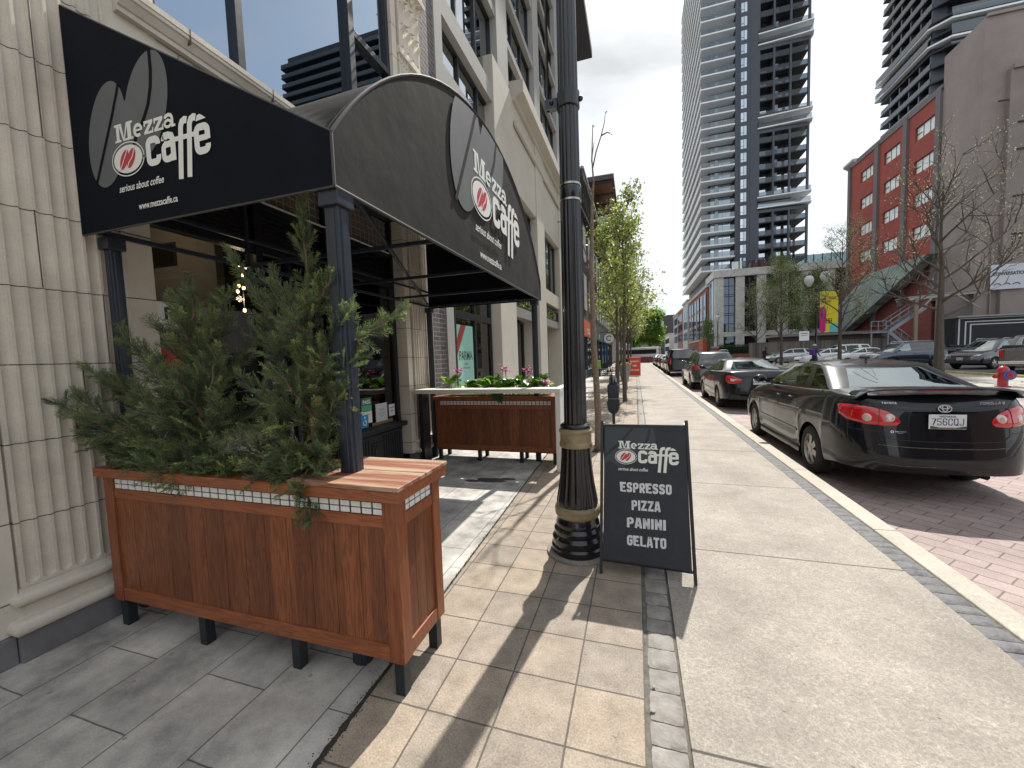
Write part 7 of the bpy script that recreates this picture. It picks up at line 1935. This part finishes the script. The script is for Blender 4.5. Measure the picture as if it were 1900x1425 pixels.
# low sheds, fence, hedge at the back of the lot
t = thing('low_shed', 'low dark shed roof behind the banner tree', 'shed', (22, 60, 0)); MB().box(17.5, 28.5, 59, 63, 0, 3.0).build('wall', mat('shed dark', (.06,.045,.04), .8), t); MB().box(17.2, 28.8, 58.7, 63.2, 3.0, 3.35).build('roof', mat('shed roof', (.22,.20,.19), .7), t)
fn_m = wood('fence grey', (.10,.085,.07), (.15,.13,.11), (.20,.175,.15), 'Z', plank=.14, paxis='X', rough=.9)
t = thing('board_fence', 'weathered grey board fence behind the parked cars', 'fence', (20, 58, 0))
MB().box(13.9, 30, 57.9, 58.0, .0, 2.3).build('panel', fn_m, t); MB().box(13.9, 30, 57.85, 58.05, 2.3, 2.38).build('rail', fn_m, t)
t = thing('brick_planter_wall', 'low red brick wall with a pier in front of the hedge', 'wall', (13, 56, 0)); MB().box(10.9, 15.8, 62.8, 63.1, 0, 1.0).build('wall', red_bx, t); MB().box(10.4, 11.2, 62.6, 63.4, 0, 2.0).build('pier', red_bx, t); MB().box(10.35, 11.25, 62.55, 63.45, 2.0, 2.12).build('cap', cream, t)
# ------------------------------------------------------------------ trees
def gen_tree(seed, h, trunk_r, crown_r, z_first, n_br, up=.6, levels=3, spread=1.0, conic=.0):
    """returns (tubes [(pts, radii)], tips [(pos, dir)])"""
    rg = random.Random(seed); tubes = []; tips = []
    tp = []; x = y = 0
    for i in range(11):
        z = h*i/10; x += rg.gauss(0, .012*h/6); y += rg.gauss(0, .012*h/6); tp.append(Vector((x, y, z)))
    tubes.append((tp, [trunk_r*(1-.92*(i/10)**.8)+.004 for i in range(11)], 8))
    def at(s): f = s*10; i = min(int(f), 9); return tp[i].lerp(tp[i+1], f-i)
    def grow(p, d, l, r, lv):
        n = 5; pts = [p]; q = p.copy(); dd = d.copy()
        for i in range(n):
            dd = (dd + Vector((rg.gauss(0,.13), rg.gauss(0,.13), rg.gauss(.06,.1)))).normalized(); q = q + dd*l/n; pts.append(q.copy())
        tubes.append((pts, [r*(1-i/(n+.6)) + .0015 for i in range(n+1)], 5 if lv < 2 else 3))
        tips.append((pts[-1], dd, lv))
        for i in (2, 3, 4): 
            if lv >= 2: tips.append((pts[i], dd, lv))
        if lv < levels:
            k = rg.randint(4, 6) if lv < levels-1 else rg.randint(3, 5)
            for j in range(k):
                s = rg.uniform(.25, .98); f = s*n; i0 = min(int(f), n-1); b0 = pts[i0].lerp(pts[i0+1], f-i0)
                sd = Vector((rg.gauss(0,1), rg.gauss(0,1), rg.gauss(.25,.6))).normalized(); nd = (dd*.75 + sd*.75).normalized()
                grow(b0, nd, l*rg.uniform(.42,.62), r*.5, lv+1)
    for i in range(n_br):
        s = z_first/h + (1-z_first/h)*((i+.5)/n_br)*.97; a = i*2.4 + rg.uniform(-.4,.4)
        e = up + .35*(s) ; l = crown_r*spread*(1 - conic*(s-z_first/h)/(1-z_first/h))*rg.uniform(.8,1.15)*(1.0 if s > .3 else .9)
        d = Vector((math.cos(a)*math.cos(e), math.sin(a)*math.cos(e), math.sin(e)))
        grow(at(s), d, l, trunk_r*.42*(1-.6*s), 1)
    return tubes, tips
def leaves_np(tips, per, spread, size, seed, stretch=1.3, droop=.2):
    nr = np.random.RandomState(seed)
    P = np.array([[t[0].x, t[0].y, t[0].z] for t in tips]); P = np.repeat(P, per, 0); n = len(P)
    P = P + nr.normal(0, 1, (n,3))*spread*nr.rand(n,1)**.5
    d = nr.normal(0,1,(n,3)); d[:,2] -= droop; d /= np.linalg.norm(d,axis=1,keepdims=True)
    s = np.cross(d, nr.normal(0,1,(n,3))); s /= np.linalg.norm(s,axis=1,keepdims=True)
    z = size*nr.uniform(.55,1.25,(n,1))
    Q = np.stack([P, P+d*z*stretch*.55+s*z*.42, P+d*z*stretch, P+d*z*stretch*.55-s*z*.42], 1)
    return Q.reshape(-1,3), np.arange(n*4).reshape(-1,4), nr
def tree(name, label, loc, seed, group, leafm, per, size, lsp, barkm, mats_w=(.5,.85), twigs=True, **k):
    t = thing(name, label, 'tree', loc, 0, group)
    tubes, tips = gen_tree(seed, **k); b = MB(); bt_ = MB()
    for i, (pts, rs, n) in enumerate(tubes): (b if i == 0 else bt_).tube(pts, rs, n, cap=False)
    b.build('trunk', barkm, t, smooth=True, local=True, recalc=False); bt_.build('branches', barkm, t, smooth=True, local=True, recalc=False)
    if per:
        V, F, nr = leaves_np(tips, per, lsp, size, seed); q = nr.rand(len(F)); mi = np.where(q < mats_w[0], 0, np.where(q < mats_w[1], 1, 2))
        np_mesh('crown', V, F, leafm, t, mi=mi)
    return t
g1 = leafmat('maple lime', (.22,.245,.085), .45, .45, .3); g2 = leafmat('maple green', (.13,.165,.055), .45, .45, .3); g3 = leafmat('maple yellow', (.38,.38,.17), .45, .45, .3)
LM = [g1, g2, g3]
GRP = 'leafy street trees on the left pavement'
ta = tree('maple_tree', 'nearest leafy spring maple with upright branches by the meter', (-.36, 13.3, 0), 3, GRP, LM, 2, .085, .13, bark2, h=5.9, trunk_r=.07, crown_r=1.2, z_first=2.0, n_br=11, up=1.0, levels=3, spread=1.0, conic=.35)
tb_ = tree('maple_tree', 'second leafy maple trunk close behind the nearest one', (-.75, 16.8, 0), 8, GRP, LM, 3, .09, .18, bark2, h=6.4, trunk_r=.085, crown_r=1.7, z_first=2.2, n_br=16, up=.85, levels=3, conic=.35)
labs = ['leafy maple third along the left pavement', 'leafy maple fourth along the left pavement above the red board', 'leafy maple fifth along the left pavement', 'leafy maple sixth along the left pavement', 'leafy maple seventh along the left pavement', 'leafy maple eighth along the left pavement', 'farthest leafy maple on the left pavement']
for i, (x, y, sc) in enumerate(((-.6,21.5,1.0),(-.9,28,1.05),(-.6,35,1.1),(-.8,43,1.2),(-.7,52,1.25),(-.7,63,1.3),(-.6,78,1.5))):
    dup(tb_, (x, y, 0), 1.3*i+.6, labs[i], GRP, sc)
far_g = [leafmat('far green', (.14,.26,.04), .5, .4, .3), leafmat('far green dark', (.07,.15,.03), .5, .3, .3), g1]
tc_ = tree('round_tree', 'bright green rounded tree at the end of the street', (3.0, 98, 0), 12, 'green trees closing the street', far_g, 16, .34, .6, bark2, h=8.5, trunk_r=.2, crown_r=3.0, z_first=2.6, n_br=14, up=.6, levels=3)
for i, (x, y, lab) in enumerate(((-.5,112,'green rounded tree behind the left maples far down the street'),(4.4,128,'green rounded tree right of the street end'),(1.2,150,'last small green tree seen over the far traffic'))): dup(tc_, (x, y, 0), i*1.1, lab, None, 1.15)
# budding trees on the right pavement and lot
oak_m = [leafmat('bud tan', (.30,.27,.17), .3, .6, .3), leafmat('bud olive', (.17,.20,.07), .4, .5, .3), leafmat('bud white', (.52,.50,.44), .3, .6, .2)]
GR = 'budding trees along the far pavement'
big = tree('bare_tree', 'largest bare tree with spreading dark branches in front of the brown wall', (13.0, 22.7, 0), 31, None, oak_m, 2, .035, .1, bark2, mats_w=(.35,.5), h=8.4, trunk_r=.20, crown_r=3.1, z_first=2.5, n_br=17, up=.42, levels=3, conic=.25)
t_b = tree('budding_tree', 'budding tree right of the banner lamp', (13.0, 31.8, 0), 44, GR, oak_m, 5, .05, .25, bark2, mats_w=(.3,.8), h=8.6, trunk_r=.14, crown_r=2.7, z_first=2.2, n_br=18, up=.55, levels=3, conic=.55)
dup(t_b, (13.0, 43.0, 0), 2.1, 'budding tree left of the banner lamp behind the walker in purple', GR, 1.02)
dup(t_b, (13.4, 52.6, 0), 4.0, 'budding tree in front of the stone podium windows', GR, .95)
olive = [leafmat('willow green', (.12,.19,.045), .45, .5, .3), leafmat('willow dark', (.07,.11,.03), .4, .4, .3), leafmat('bud olive', (.17,.20,.07))]
tg = tree('green_tree', 'fuller yellow-green tree behind the budding trees in front of the podium', (19.2, 64, 0), 52, None, olive, 7, .13, .5, bark2, h=12.3, trunk_r=.2, crown_r=3.6, z_first=2.6, n_br=18, up=.6, levels=3, conic=.45)
dup(tg, (25.5, 72, 0), 1.7, 'yellow-green tree left of the red building corner', None, .95)
dup(tg, (30.0, 80, 0), 3.1, 'greenish tree showing over the shed roof', None, .9)
tree('small_tree', 'small round young tree at the corner of the brick range', (13.0, 83, 0), 61, None, olive, 12, .14, .35, bark2, h=6.3, trunk_r=.1, crown_r=1.9, z_first=1.8, n_br=14, up=.8, levels=2)
hd = thing('hedge', 'dark green clipped hedge behind the low brick wall', 'hedge', (16, 64, 0)); nr = np.random.RandomState(2); n = 9000
P = np.stack([nr.uniform(11.4, 19, n), nr.uniform(63.3, 64.8, n), nr.uniform(.2, 2.3, n)], 1); d = nr.normal(0,1,(n,3)); s_ = nr.normal(0,1,(n,3))
d /= np.linalg.norm(d,axis=1,keepdims=True); s_ /= np.linalg.norm(s_,axis=1,keepdims=True)
Q = np.stack([P, P+d*.08+s_*.05, P+d*.16, P+d*.08-s_*.05], 1).reshape(-1,3); np_mesh('foliage', Q-np.array([16,64,0]), np.arange(n*4).reshape(-1,4), leafmat('hedge dark', (.03,.06,.02)), hd)
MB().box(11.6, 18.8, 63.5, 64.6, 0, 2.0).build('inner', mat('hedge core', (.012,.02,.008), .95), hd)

# ------------------------------------------------------------------ street furniture
t = thing('fire_hydrant', 'red fire hydrant with a blue ring at the far kerb', 'hydrant', (11.87, 17.74, 0))
hx, hy, hz0 = 11.87, 17.74, -.02
hm = mat('hydrant red', (.42,.015,.03), .35, coat=.4, vary=.15); hb = mat('hydrant blue', (.04,.10,.38), .5)
MB().lathe([(.19,0),(.19,.045),(.125,.05),(.12,.50),(.15,.51),(.15,.545),(.145,.55),(.135,.62),(.10,.69),(.05,.72),(.035,.725),(.035,.77),(0,.775)], (hx,hy,hz0), 24).build('barrel', hm, t, smooth=True, sharp=35)
for sg in (-1, 1): MB().lathe([(.055,0),(.055,.17),(.07,.17),(.07,.23),(.025,.235),(.025,.27),(0,.27)] if sg > 0 else [(.055,0),(.055,-.17),(.07,-.17),(.07,-.23),(.025,-.235),(.025,-.27),(0,-.27)], (hx,hy,hz0+.37), 16, 'X').build('side_nozzle', hm, t, smooth=True, sharp=35)
MB().lathe([(.085,0),(.085,-.16),(.10,-.16),(.10,-.21),(.03,-.215),(.03,-.25),(0,-.25)], (hx+.06,hy,hz0+.42), 18, 'Y').build('front_nozzle', hm, t, smooth=True, sharp=35)
MB().lathe([(.10,-.17),(.165,-.17),(.165,-.185),(.10,-.185)], (hx+.06,hy,hz0+.42), 22, 'Y').build('ring', hb, t, smooth=True, sharp=35)
b = MB()
for k in range(8): b.sphere((hx+.135*math.cos(k*.785), hy+.135*math.sin(k*.785), hz0+.55), .016, 6, 4)
b.build('flange_bolts', hm, t)

glb = mat('lamp globe frosted', (.62,.62,.60), .35)
def globe_lamp(label, x, y, h, two, banner=False, group=None):
    t = thing('street_lamp', label, 'street lamp', (x, y, 0), 0, group)
    MB().lathe([(.2,0),(.2,.1),(.16,.3),(.13,.8),(.10,.9),(.075,1.0),(.065,h-.5),(.09,h-.45),(.09,h-.35),(.05,h-.3),(.05,h-.1)], (x,y,0), 16).build('post', lp_m, t, smooth=True, sharp=40)
    offs = ((-.48, -.1), (.48, .12)) if two else ((0, 0),)
    for dx, dz in offs:
        if two: MB().tube([(x, y, h-.35), (x+dx*.6, y, h-.45), (x+dx, y, h-.3+dz), (x+dx, y, h-.1+dz)], .03, 6).build('arm', lp_m, t, smooth=True)
        MB().lathe([(.09,-.1),(.14,.0),(.26,.18),(.29,.38),(.24,.58),(.12,.70)], (x+dx,y,h+dz), 16).build('globe', glb, t, smooth=True)
        MB().lathe([(.13,.69),(.16,.74),(.10,.82),(.03,.86),(.03,.92),(0,.93)], (x+dx,y,h+dz), 12).build('cap', lp_m, t, smooth=True)
    return t
bl_ = globe_lamp('black twin-globe street lamp carrying pink and yellow banners', 12.55, 34.3, 6.15, True)
bp2 = thing('street_banner', 'tall yellow, pink and turquoise banner hanging on the twin-globe lamp', 'banner', (13.3, 34.3, 2.9))
yb_ = 34.28; fb = fnX(yb_)
MB().box(12.75, 13.85, yb_, yb_+.02, 2.6, 5.55).build('cloth', mat('banner yellow', (.75,.62,.03), .8), bp2)
b = MB(); b.add([fb(u, v, .004) for u, v in rrect(12.74, 2.6, 13.12, 4.45, .18)], [tuple(range(20))]); b.build('pink_figure', mat('banner pink', (.55,.02,.22), .8), bp2, recalc=False)
b = MB(); b.add([fb(u, v, .004) for u, v in ((13.35,2.6),(13.85,2.6),(13.85,3.15),(13.6,3.3),(13.35,3.1))], [(0,1,2,3,4)]); b.build('turquoise_patch', mat('banner turquoise', (.15,.50,.50), .8), bp2, recalc=False)
b = MB(); put(b, text_geo('MAIN STREET', .17, .006, 0, .85), fb, .006, ox=12.85, oy=4.95); put(b, text_geo('MARKET', .17, .006, 0, .9), fb, .006, ox=12.85, oy=4.75)
for i in range(2):
    for j in range(2): put(b, stroke([(13.15+.17*i, 3.25+.17*j),(13.30+.17*i,3.25+.17*j),(13.30+.17*i,3.4+.17*j),(13.15+.17*i,3.4+.17*j),(13.15+.17*i,3.25+.17*j)], .04), fb, .006)
b.build('lettering', black_i, bp2, recalc=False)
MB().tube([(12.55,34.3,5.58),(13.9,34.3,5.58)], .02, 6).build('banner_arm', lp_m, bp2); MB().tube([(12.55,34.3,2.57),(13.9,34.3,2.57)], .02, 6).build('banner_arm', lp_m, bp2)
globe_lamp('single-globe black street lamp in front of the stone podium', 12.8, 72, 6.6, False)
t = thing('parking_sign', 'small white parking sign on a pole before the fence', 'sign', (17.2, 50, 0)); MB().tube([(17.2,50,0),(17.2,50,3.2)], .03, 6).build('pole', stc, t); MB().box(16.75,17.65,49.93,49.97,2.3,3.3).build('panel', white_i, t)
b = MB(); put(b, text_geo('PARKING', .2, .004, 0, .8, 'CENTER'), fnX(49.92), ox=17.2, oy=3.0); put(b, text_geo('PERMIT ONLY', .12, .002, 0, .8, 'CENTER'), fnX(49.92), ox=17.2, oy=2.8); b.build('lettering', black_i, t, recalc=False)

# left pavement clutter
t = thing('litter_bin', 'grey tapered planter bin with pale flowers beside the red board', 'bin', (-.62, 23.6, 0)); MB().lathe([(.20,0),(.33,.85),(.35,.88),(.30,.88),(.28,.80),(0,.80)], (-.62,23.6,0), 20).build('body', mat('bin grey', (.22,.22,.22), .6), t, smooth=True, sharp=40)
b = MB(); rg = random.Random(5)
for i in range(40): b.sphere((-.62+rg.gauss(0,.12), 23.6+rg.gauss(0,.12), .92+rg.uniform(0,.12)), .04, 5, 4)
b.build('flowers', mat('pale yellow flower', (.6,.5,.25), .7), t)
orr = mat('signal orange', (.60,.07,.03), .6)
t = thing('folding_sign', 'orange-red pavement sign with white lettering down the left pavement', 'sign board', (-.08, 28.5, 0)); MB().box(-.46, .30, 28.4, 28.5, .02, 1.28).build('panel', orr, t, bevel=.03)
b = MB(); 
for i, tx in enumerate(('PHARMACY', 'OPEN', 'EYE EXAMS')): put(b, text_geo(tx, .15, .004, 0, .75, 'CENTER'), fnX(28.39), ox=-.08, oy=.95-.3*i)
b.build('lettering', white_i, t, recalc=False)
t = thing('bollard', 'thin grey steel bollard in front of the orange sign', 'bollard', (-.40, 17.6, 0)); MB().lathe([(.05,0),(.05,.74),(.04,.78),(0,.79)], (-.40,17.6,0), 14).build('post', stc, t, smooth=True)
t = thing('box_planter', 'lime green topped planter box against the shopfronts', 'planter', (-2.7, 28.5, 0)); MB().box(-3.0,-2.4,28.2,28.9,0,.55).build('box', mat('planter black', (.02,.02,.02), .6), t); MB().box(-2.98,-2.42,28.22,28.88,.55,1.15).build('hedge', leafmat('lime hedge', (.22,.42,.03), .3, .6), t)
MB().box(-3,-2.4,28.2,28.9,.55,.56).build('rim', mat('planter black', (.02,.02,.02), .6), t)
def patio(label, x, y):
    t = thing('patio_table', label, 'table', (x, y, 0), 0, 'tables on the shop patio'); b = MB(); b.lathe([(0,.72),(.35,.72),(.35,.75),(0,.75)], (x,y,0), 16); b.build('table_top', metal_b, t); MB().lathe([(.25,0),(.25,.03),(.03,.05),(.03,.72)], (x,y,0), 12).build('pedestal', metal_b, t)
def pchair(label, x, y, rz):
    t = thing('patio_chair', label, 'chair', (0,0,0), 0, 'chairs on the shop patio'); b = MB().box(-.21,.21,-.21,.21,.43,.46); b.build('seat', metal_b, t); MB().box(-.21,.21,.19,.215,.55,.88).build('backrest', metal_b, t)
    for sx in (-.19,.19):
        for sy in (-.19,.2): MB().bar((sx,sy,0),(sx,sy,.43 if sy < 0 else .88), .025).build('leg', metal_b, t)
    t.location = (x, y, 0); t.rotation_euler = (0,0,rz); return t
for i, (x, y, l) in enumerate(((-2.2,30.2,'nearest'),(-2.3,33.2,'middle'),(-2.2,36.4,'farthest'))):
    patio(l+' black patio table beyond the young tree', x, y)
    pchair('black patio chair on the street side of the %s patio table' % l, x+.62, y, -1.57); pchair('black patio chair on the near side of the %s patio table' % l, x, y-.6, 3.14)
t = thing('patio_fence', 'low black railing round the shop patio', 'fence', (-1.4, 33, 0)); b = MB()
for k in range(20): b.bar((-1.35, 29.0+.5*k, 0), (-1.35, 29.0+.5*k, 1.0), .03)
b.bar((-1.35,29,1.0),(-1.35,38.6,1.0), .04); b.bar((-3.1,29,1.0),(-1.35,29,1.0), .04)
for k in range(5): b.bar((-3.0+.4*k, 29, 0), (-3.0+.4*k, 29, 1.0), .03)
b.build('railing', metal_b, t)
t = thing('hanging_sign', 'round white sign hanging from a bracket over the patio', 'sign', (-2.4, 36, 3)); MB().lathe([(0,-.04),(.42,-.04),(.42,.04),(0,.04)], (-2.25,36,2.95), 24, 'Y').build('disc', white_i, t); MB().bar((-3.2,36,3.5),(-1.8,36,3.5), .06).build('bracket', metal_b, t)
b = MB(); put(b, stroke(ell(-2.25,2.95,.2,.2,20,0,.5,5.5), .07), fnX(35.95)); b.build('mark', black_i, t, recalc=False)

# ------------------------------------------------------------------ cars in the lot across the street
GL = 'cars in the lot across the street'
p1 = pickup('pewter pickup truck seen from behind at the right edge', pgrey_p, (18.4, 25.7, -.02), R(-38), cover=True)
ow, oc = suv('dark grey SUV with a chrome grille facing the street beside the big bare tree', grey_p, GL, L=4.7, W=1.82, H=1.72)
plate(oc, ow, 'CVPX 224', '', 0, .62, end='front'); ow.location = (19.9, 30.6, -.02); ow.rotation_euler = (0, 0, R(118))
bs, _ = suv('slate blue SUV seen side on behind the bare tree trunk', blue_p, GL, L=4.8, W=1.85, H=1.74); bs.location = (17.6, 34.4, -.02); bs.rotation_euler = (0, 0, R(103))
def lotcar(label, m_, x, y, rz, **k):
    kk = dict(L=4.60, W=1.8, H=1.45, wb=2.7, ro=1.0, deck=[(-2.3,.88),(-2.15,1.02),(-1.7,1.06),(1.1,1.0),(1.8,.86),(2.2,.7),(2.3,.55)], rg=(-1.75,-.85), fg=(1.25,.25), topw=.56, basew=.78, bpil=.05, cpil=-.92, n=3.4); kk.update(k)
    c = Car(**kk); t = c.build('parked_car', label, m_, group=GL); tails(c, t, [(.45,.84),(.60,.78),(.84,.85),(.86,.97),(.62,.95)])
    for mir in (False, True): c.patch([(.50,.66),(.66,.60),(.83,.64),(.86,.76),(.68,.72)], 'front', off=.01, mirror=mir).build('head_lamp', head_l, t, smooth=True)
    c.patch([(-.35,.38),(.35,.38),(.42,.52),(-.42,.52)], 'front', off=.006).build('grille', trim_b, t)
    t.location = (x, y, -.02); t.rotation_euler = (0, 0, R(rz)); return t
lotcar('white saloon in front of the metal stair', white_p, 17.0, 38.2, 96)
lotcar('second white saloon overlapping the first in the lot', white_p, 15.9, 41.4, 98)
van = dict(H=1.78, rg=(-2.2,-1.9), fg=(1.5,.35), topw=.64, basew=.80, cpil=-1.1, L=5.0, deck=[(-2.5,1.0),(-2.35,1.08),(1.4,1.05),(2.0,.92),(2.4,.75),(2.5,.6)])
lotcar('long white minivan behind the white saloons', white_p, 18.6, 45.2, 97, **van)
lotcar('silver hatchback between the budding trees', silver_p, 15.6, 49.0, 99, **{**van, 'H':1.55, 'L':4.4, 'deck':[(-2.2,.95),(-2.1,1.02),(1.2,1.0),(1.8,.86),(2.1,.7),(2.2,.55)], 'rg':(-2.0,-1.5)})
lotcar('dark car half hidden behind the slate blue SUV', grey_p, 27.5, 38.5, 95)
pickup('black pickup truck with a bed cover below the stair', black_p, (24.0, 43.2, -.02), R(95), cover=True)
lotcar('dark red car at the far end of the street lane', paint('dark red paint', (.10,.015,.015)), -.2+3.2, 82, 90)
# white bus crossing at the end of the street
t = thing('white_bus', 'white minibus crossing far down the street', 'bus', (0, 0, 0)); MB().box(-1.1,1.1,-3.6,3.6,.45,2.7).build('body', white_p, t, bevel=.15, seg=3)
for sg in (-1, 1): MB().box(sg*1.09, sg*1.115, -3.2, 3.3, 1.5, 2.3).build('side_window', dark_glass, t)
for y in (-2.3, 2.3):
    for sg in (-1, 1): MB().lathe([(.45,-.12),(.45,.12),(0,.12)], (sg*1.0,y,.42), 16, 'X').build('wheel', rubber, t)
t.location = (.6, 76, -.12); t.rotation_euler = (0, 0, R(75))
# construction hoarding of dark red panels under the bus
t = thing('patio_barrier', 'low dark red barrier panels at the end of the pavement', 'barrier', (0, 66, 0)); MB().box(-1.2, 2.6, 66, 66.1, 0, .95).build('panel', mat('barrier red', (.16,.04,.04), .7, vary=.3, vscale=3), t)

# ------------------------------------------------------------------ two walkers
def person(label, loc, rz, joints, parts, skin=(.10,.055,.035)):
    t = thing('person', label, 'person', (0,0,0)); me = bpy.data.meshes.new('body'); names = list(joints); idx = {n_: i for i, n_ in enumerate(names)}
    me.from_pydata([joints[n_][0] for n_ in names], [(idx[a], idx[b_]) for a, b_ in parts], []); o = bpy.data.objects.new('body', me); COL.objects.link(o); o.parent = t
    md = o.modifiers.new('skin', 'SKIN'); 
    for i, n_ in enumerate(names): r_ = joints[n_][1]; me.skin_vertices[0].data[i].radius = (r_, r_*(joints[n_][2] if len(joints[n_]) > 2 else 1))
    me.skin_vertices[0].data[idx['pelvis']].use_root = True
    sb_ = o.modifiers.new('s', 'SUBSURF'); sb_.levels = 1; sb_.render_levels = 2; md.use_smooth_shade = True
    t.location = loc; t.rotation_euler = (0, 0, rz); return t, o
J = {'pelvis': ((0,0,.93),.13,.9), 'waist': ((0,.0,1.08),.125,.8), 'chest': ((0,0,1.30),.155,.7), 'neck': ((0,0,1.48),.055), 'chin': ((0,.02,1.55),.06), 'head': ((0,.01,1.66),.092), 'top': ((0,0,1.73),.06),
     'sl': ((-.17,0,1.40),.06), 'el': ((-.23,-.02,1.14),.045), 'wl': ((-.21,.12,.93),.032), 'hl': ((-.20,.17,.86),.035), 'sr': ((.17,0,1.40),.06), 'er': ((.23,.02,1.14),.045), 'wr': ((.22,.20,.97),.032), 'hr': ((.22,.26,.91),.035),
     'pl': ((-.09,0,.86),.095), 'kl': ((-.10,.10,.48),.062), 'al': ((-.10,-.08,.09),.045), 'fl': ((-.10,.08,.045),.04), 'pr': ((.09,0,.86),.095), 'kr': ((.10,.02,.48),.062), 'ar': ((.10,.10,.09),.045), 'fr': ((.10,.26,.045),.04)}
B = [('pelvis','waist'),('waist','chest'),('chest','neck'),('neck','chin'),('chin','head'),('head','top'),('chest','sl'),('sl','el'),('el','wl'),('wl','hl'),('chest','sr'),('sr','er'),('er','wr'),('wr','hr'),('pelvis','pl'),('pl','kl'),('kl','al'),('al','fl'),('pelvis','pr'),('pr','kr'),('kr','ar'),('ar','fr')]
def zmat(name, bands):
    """colours by height on the body: clothing and skin"""
    M = bpy.data.materials.new(name); M.use_nodes = True; t_ = M.node_tree; b_ = t_.nodes['Principled BSDF']; b_.inputs['Roughness'].default_value = .85
    c_ = N(t_, 'ShaderNodeTexCoord'); s_ = N(t_, 'ShaderNodeSeparateXYZ'); L(t_, c_, 'Object', s_, 0)
    d_ = N(t_, 'ShaderNodeMath'); d_.operation = 'DIVIDE'; d_.inputs[1].default_value = 2.0; L(t_, s_, 2, d_, 0)
    r_ = N(t_, 'ShaderNodeValToRGB'); r_.color_ramp.interpolation = 'CONSTANT'; e = r_.color_ramp.elements
    e[0].position = 0; e[0].color = (*bands[0][1], 1); e[1].position = bands[1][0]/2; e[1].color = (*bands[1][1], 1)
    for z, c in bands[2:]: x = e.new(z/2); x.color = (*c, 1)
    L(t_, d_, 0, r_, 'Fac'); L(t_, r_, 0, b_, 'Base Color'); return M
pt, po_ = person('walker in a purple top and white sleeves standing by the banner lamp', (12.0, 33.0, 0), R(-60), J, B)
po_.data.materials.append(zmat('walker purple', [(0,(.02,.02,.02)),(.08,(.03,.03,.06)),(.95,(.09,.04,.22)),(1.5,(.25,.14,.09)),(1.62,(.05,.04,.04))]))
MB().box(-.16,.16,-.30,-.13,1.0,1.42).build('backpack', mat('purple pack', (.10,.04,.24), .8), pt, bevel=.05, seg=3)
MB().lathe([(0,1.78),(.09,1.76),(.105,1.70),(.105,1.67),(.15,1.665),(0,1.665)], (0,.0,0), 14).build('cap', mat('white cap', (.6,.6,.58), .8), pt, smooth=True)
J2 = dict(J); J2['hr'] = ((.24,.42,1.0),.035); J2['wr'] = ((.24,.36,1.02),.032); J2['wl'] = ((-.24,.36,1.02),.032); J2['hl'] = ((-.24,.42,1.0),.035); J2['chest'] = ((0,.08,1.28),.16,.75); J2['neck'] = ((0,.12,1.45),.055); J2['chin'] = ((0,.16,1.52),.06); J2['head'] = ((0,.15,1.62),.092); J2['top'] = ((0,.14,1.69),.06)
pt2, po2 = person('walker all in black pushing a bicycle left of the walker in purple', (10.4, 38.5, 0), R(-75), J2, B)
po2.data.materials.append(zmat('walker black', [(0,(.01,.01,.01)),(.08,(.012,.012,.014)),(1.45,(.08,.05,.035)),(1.58,(.01,.01,.01))]))
t = thing('bicycle', 'dark bicycle pushed by the walker in black', 'bicycle', (0,0,0)); 
for y in (-.1, .95):
    b = MB(); b.tube([(0, y+.33*math.cos(a*math.pi/12), .35+.33*math.sin(a*math.pi/12)) for a in range(25)], .02, 5); b.build('wheel', rubber, t)
b = MB(); b.tube([(0,-.1,.35),(0,.28,.30),(0,.75,.80),(0,.15,.82),(0,.28,.30)], .018, 5); b.tube([(0,-.1,.35),(0,.15,.82),(0,.12,.95)], .015, 5); b.tube([(0,.95,.35),(0,.75,.85),(0,.72,1.02)], .018, 5); b.build('frame', metal_b, t); MB().tube([(-.26,.62,1.02),(0,.72,1.03),(.26,.62,1.02)], .014, 5).build('handlebar', metal_b, t); MB().box(-.06,.06,0,.25,.94,.99).build('saddle', metal_b, t, bevel=.02)
t.location = (11.0, 38.3, 0); t.rotation_euler = (0, 0, R(-75))

# ------------------------------------------------------------------ haze of the street air
hzv = MB().box(-70, 140, -20, 420, -2.2, 125); 
M = bpy.data.materials.new('air'); M.use_nodes = True; M.node_tree.nodes.clear()
o_ = N(M.node_tree, 'ShaderNodeOutputMaterial'); v_ = N(M.node_tree, 'ShaderNodeVolumePrincipled'); v_.inputs['Color'].default_value = (.93,.96,1,1); v_.inputs['Density'].default_value = .0006; v_.inputs['Anisotropy'].default_value = .3; L(M.node_tree, v_, 0, o_, 'Volume')
if False:
    h_ = hzv.build('haze', M); h_['kind'] = 'stuff'
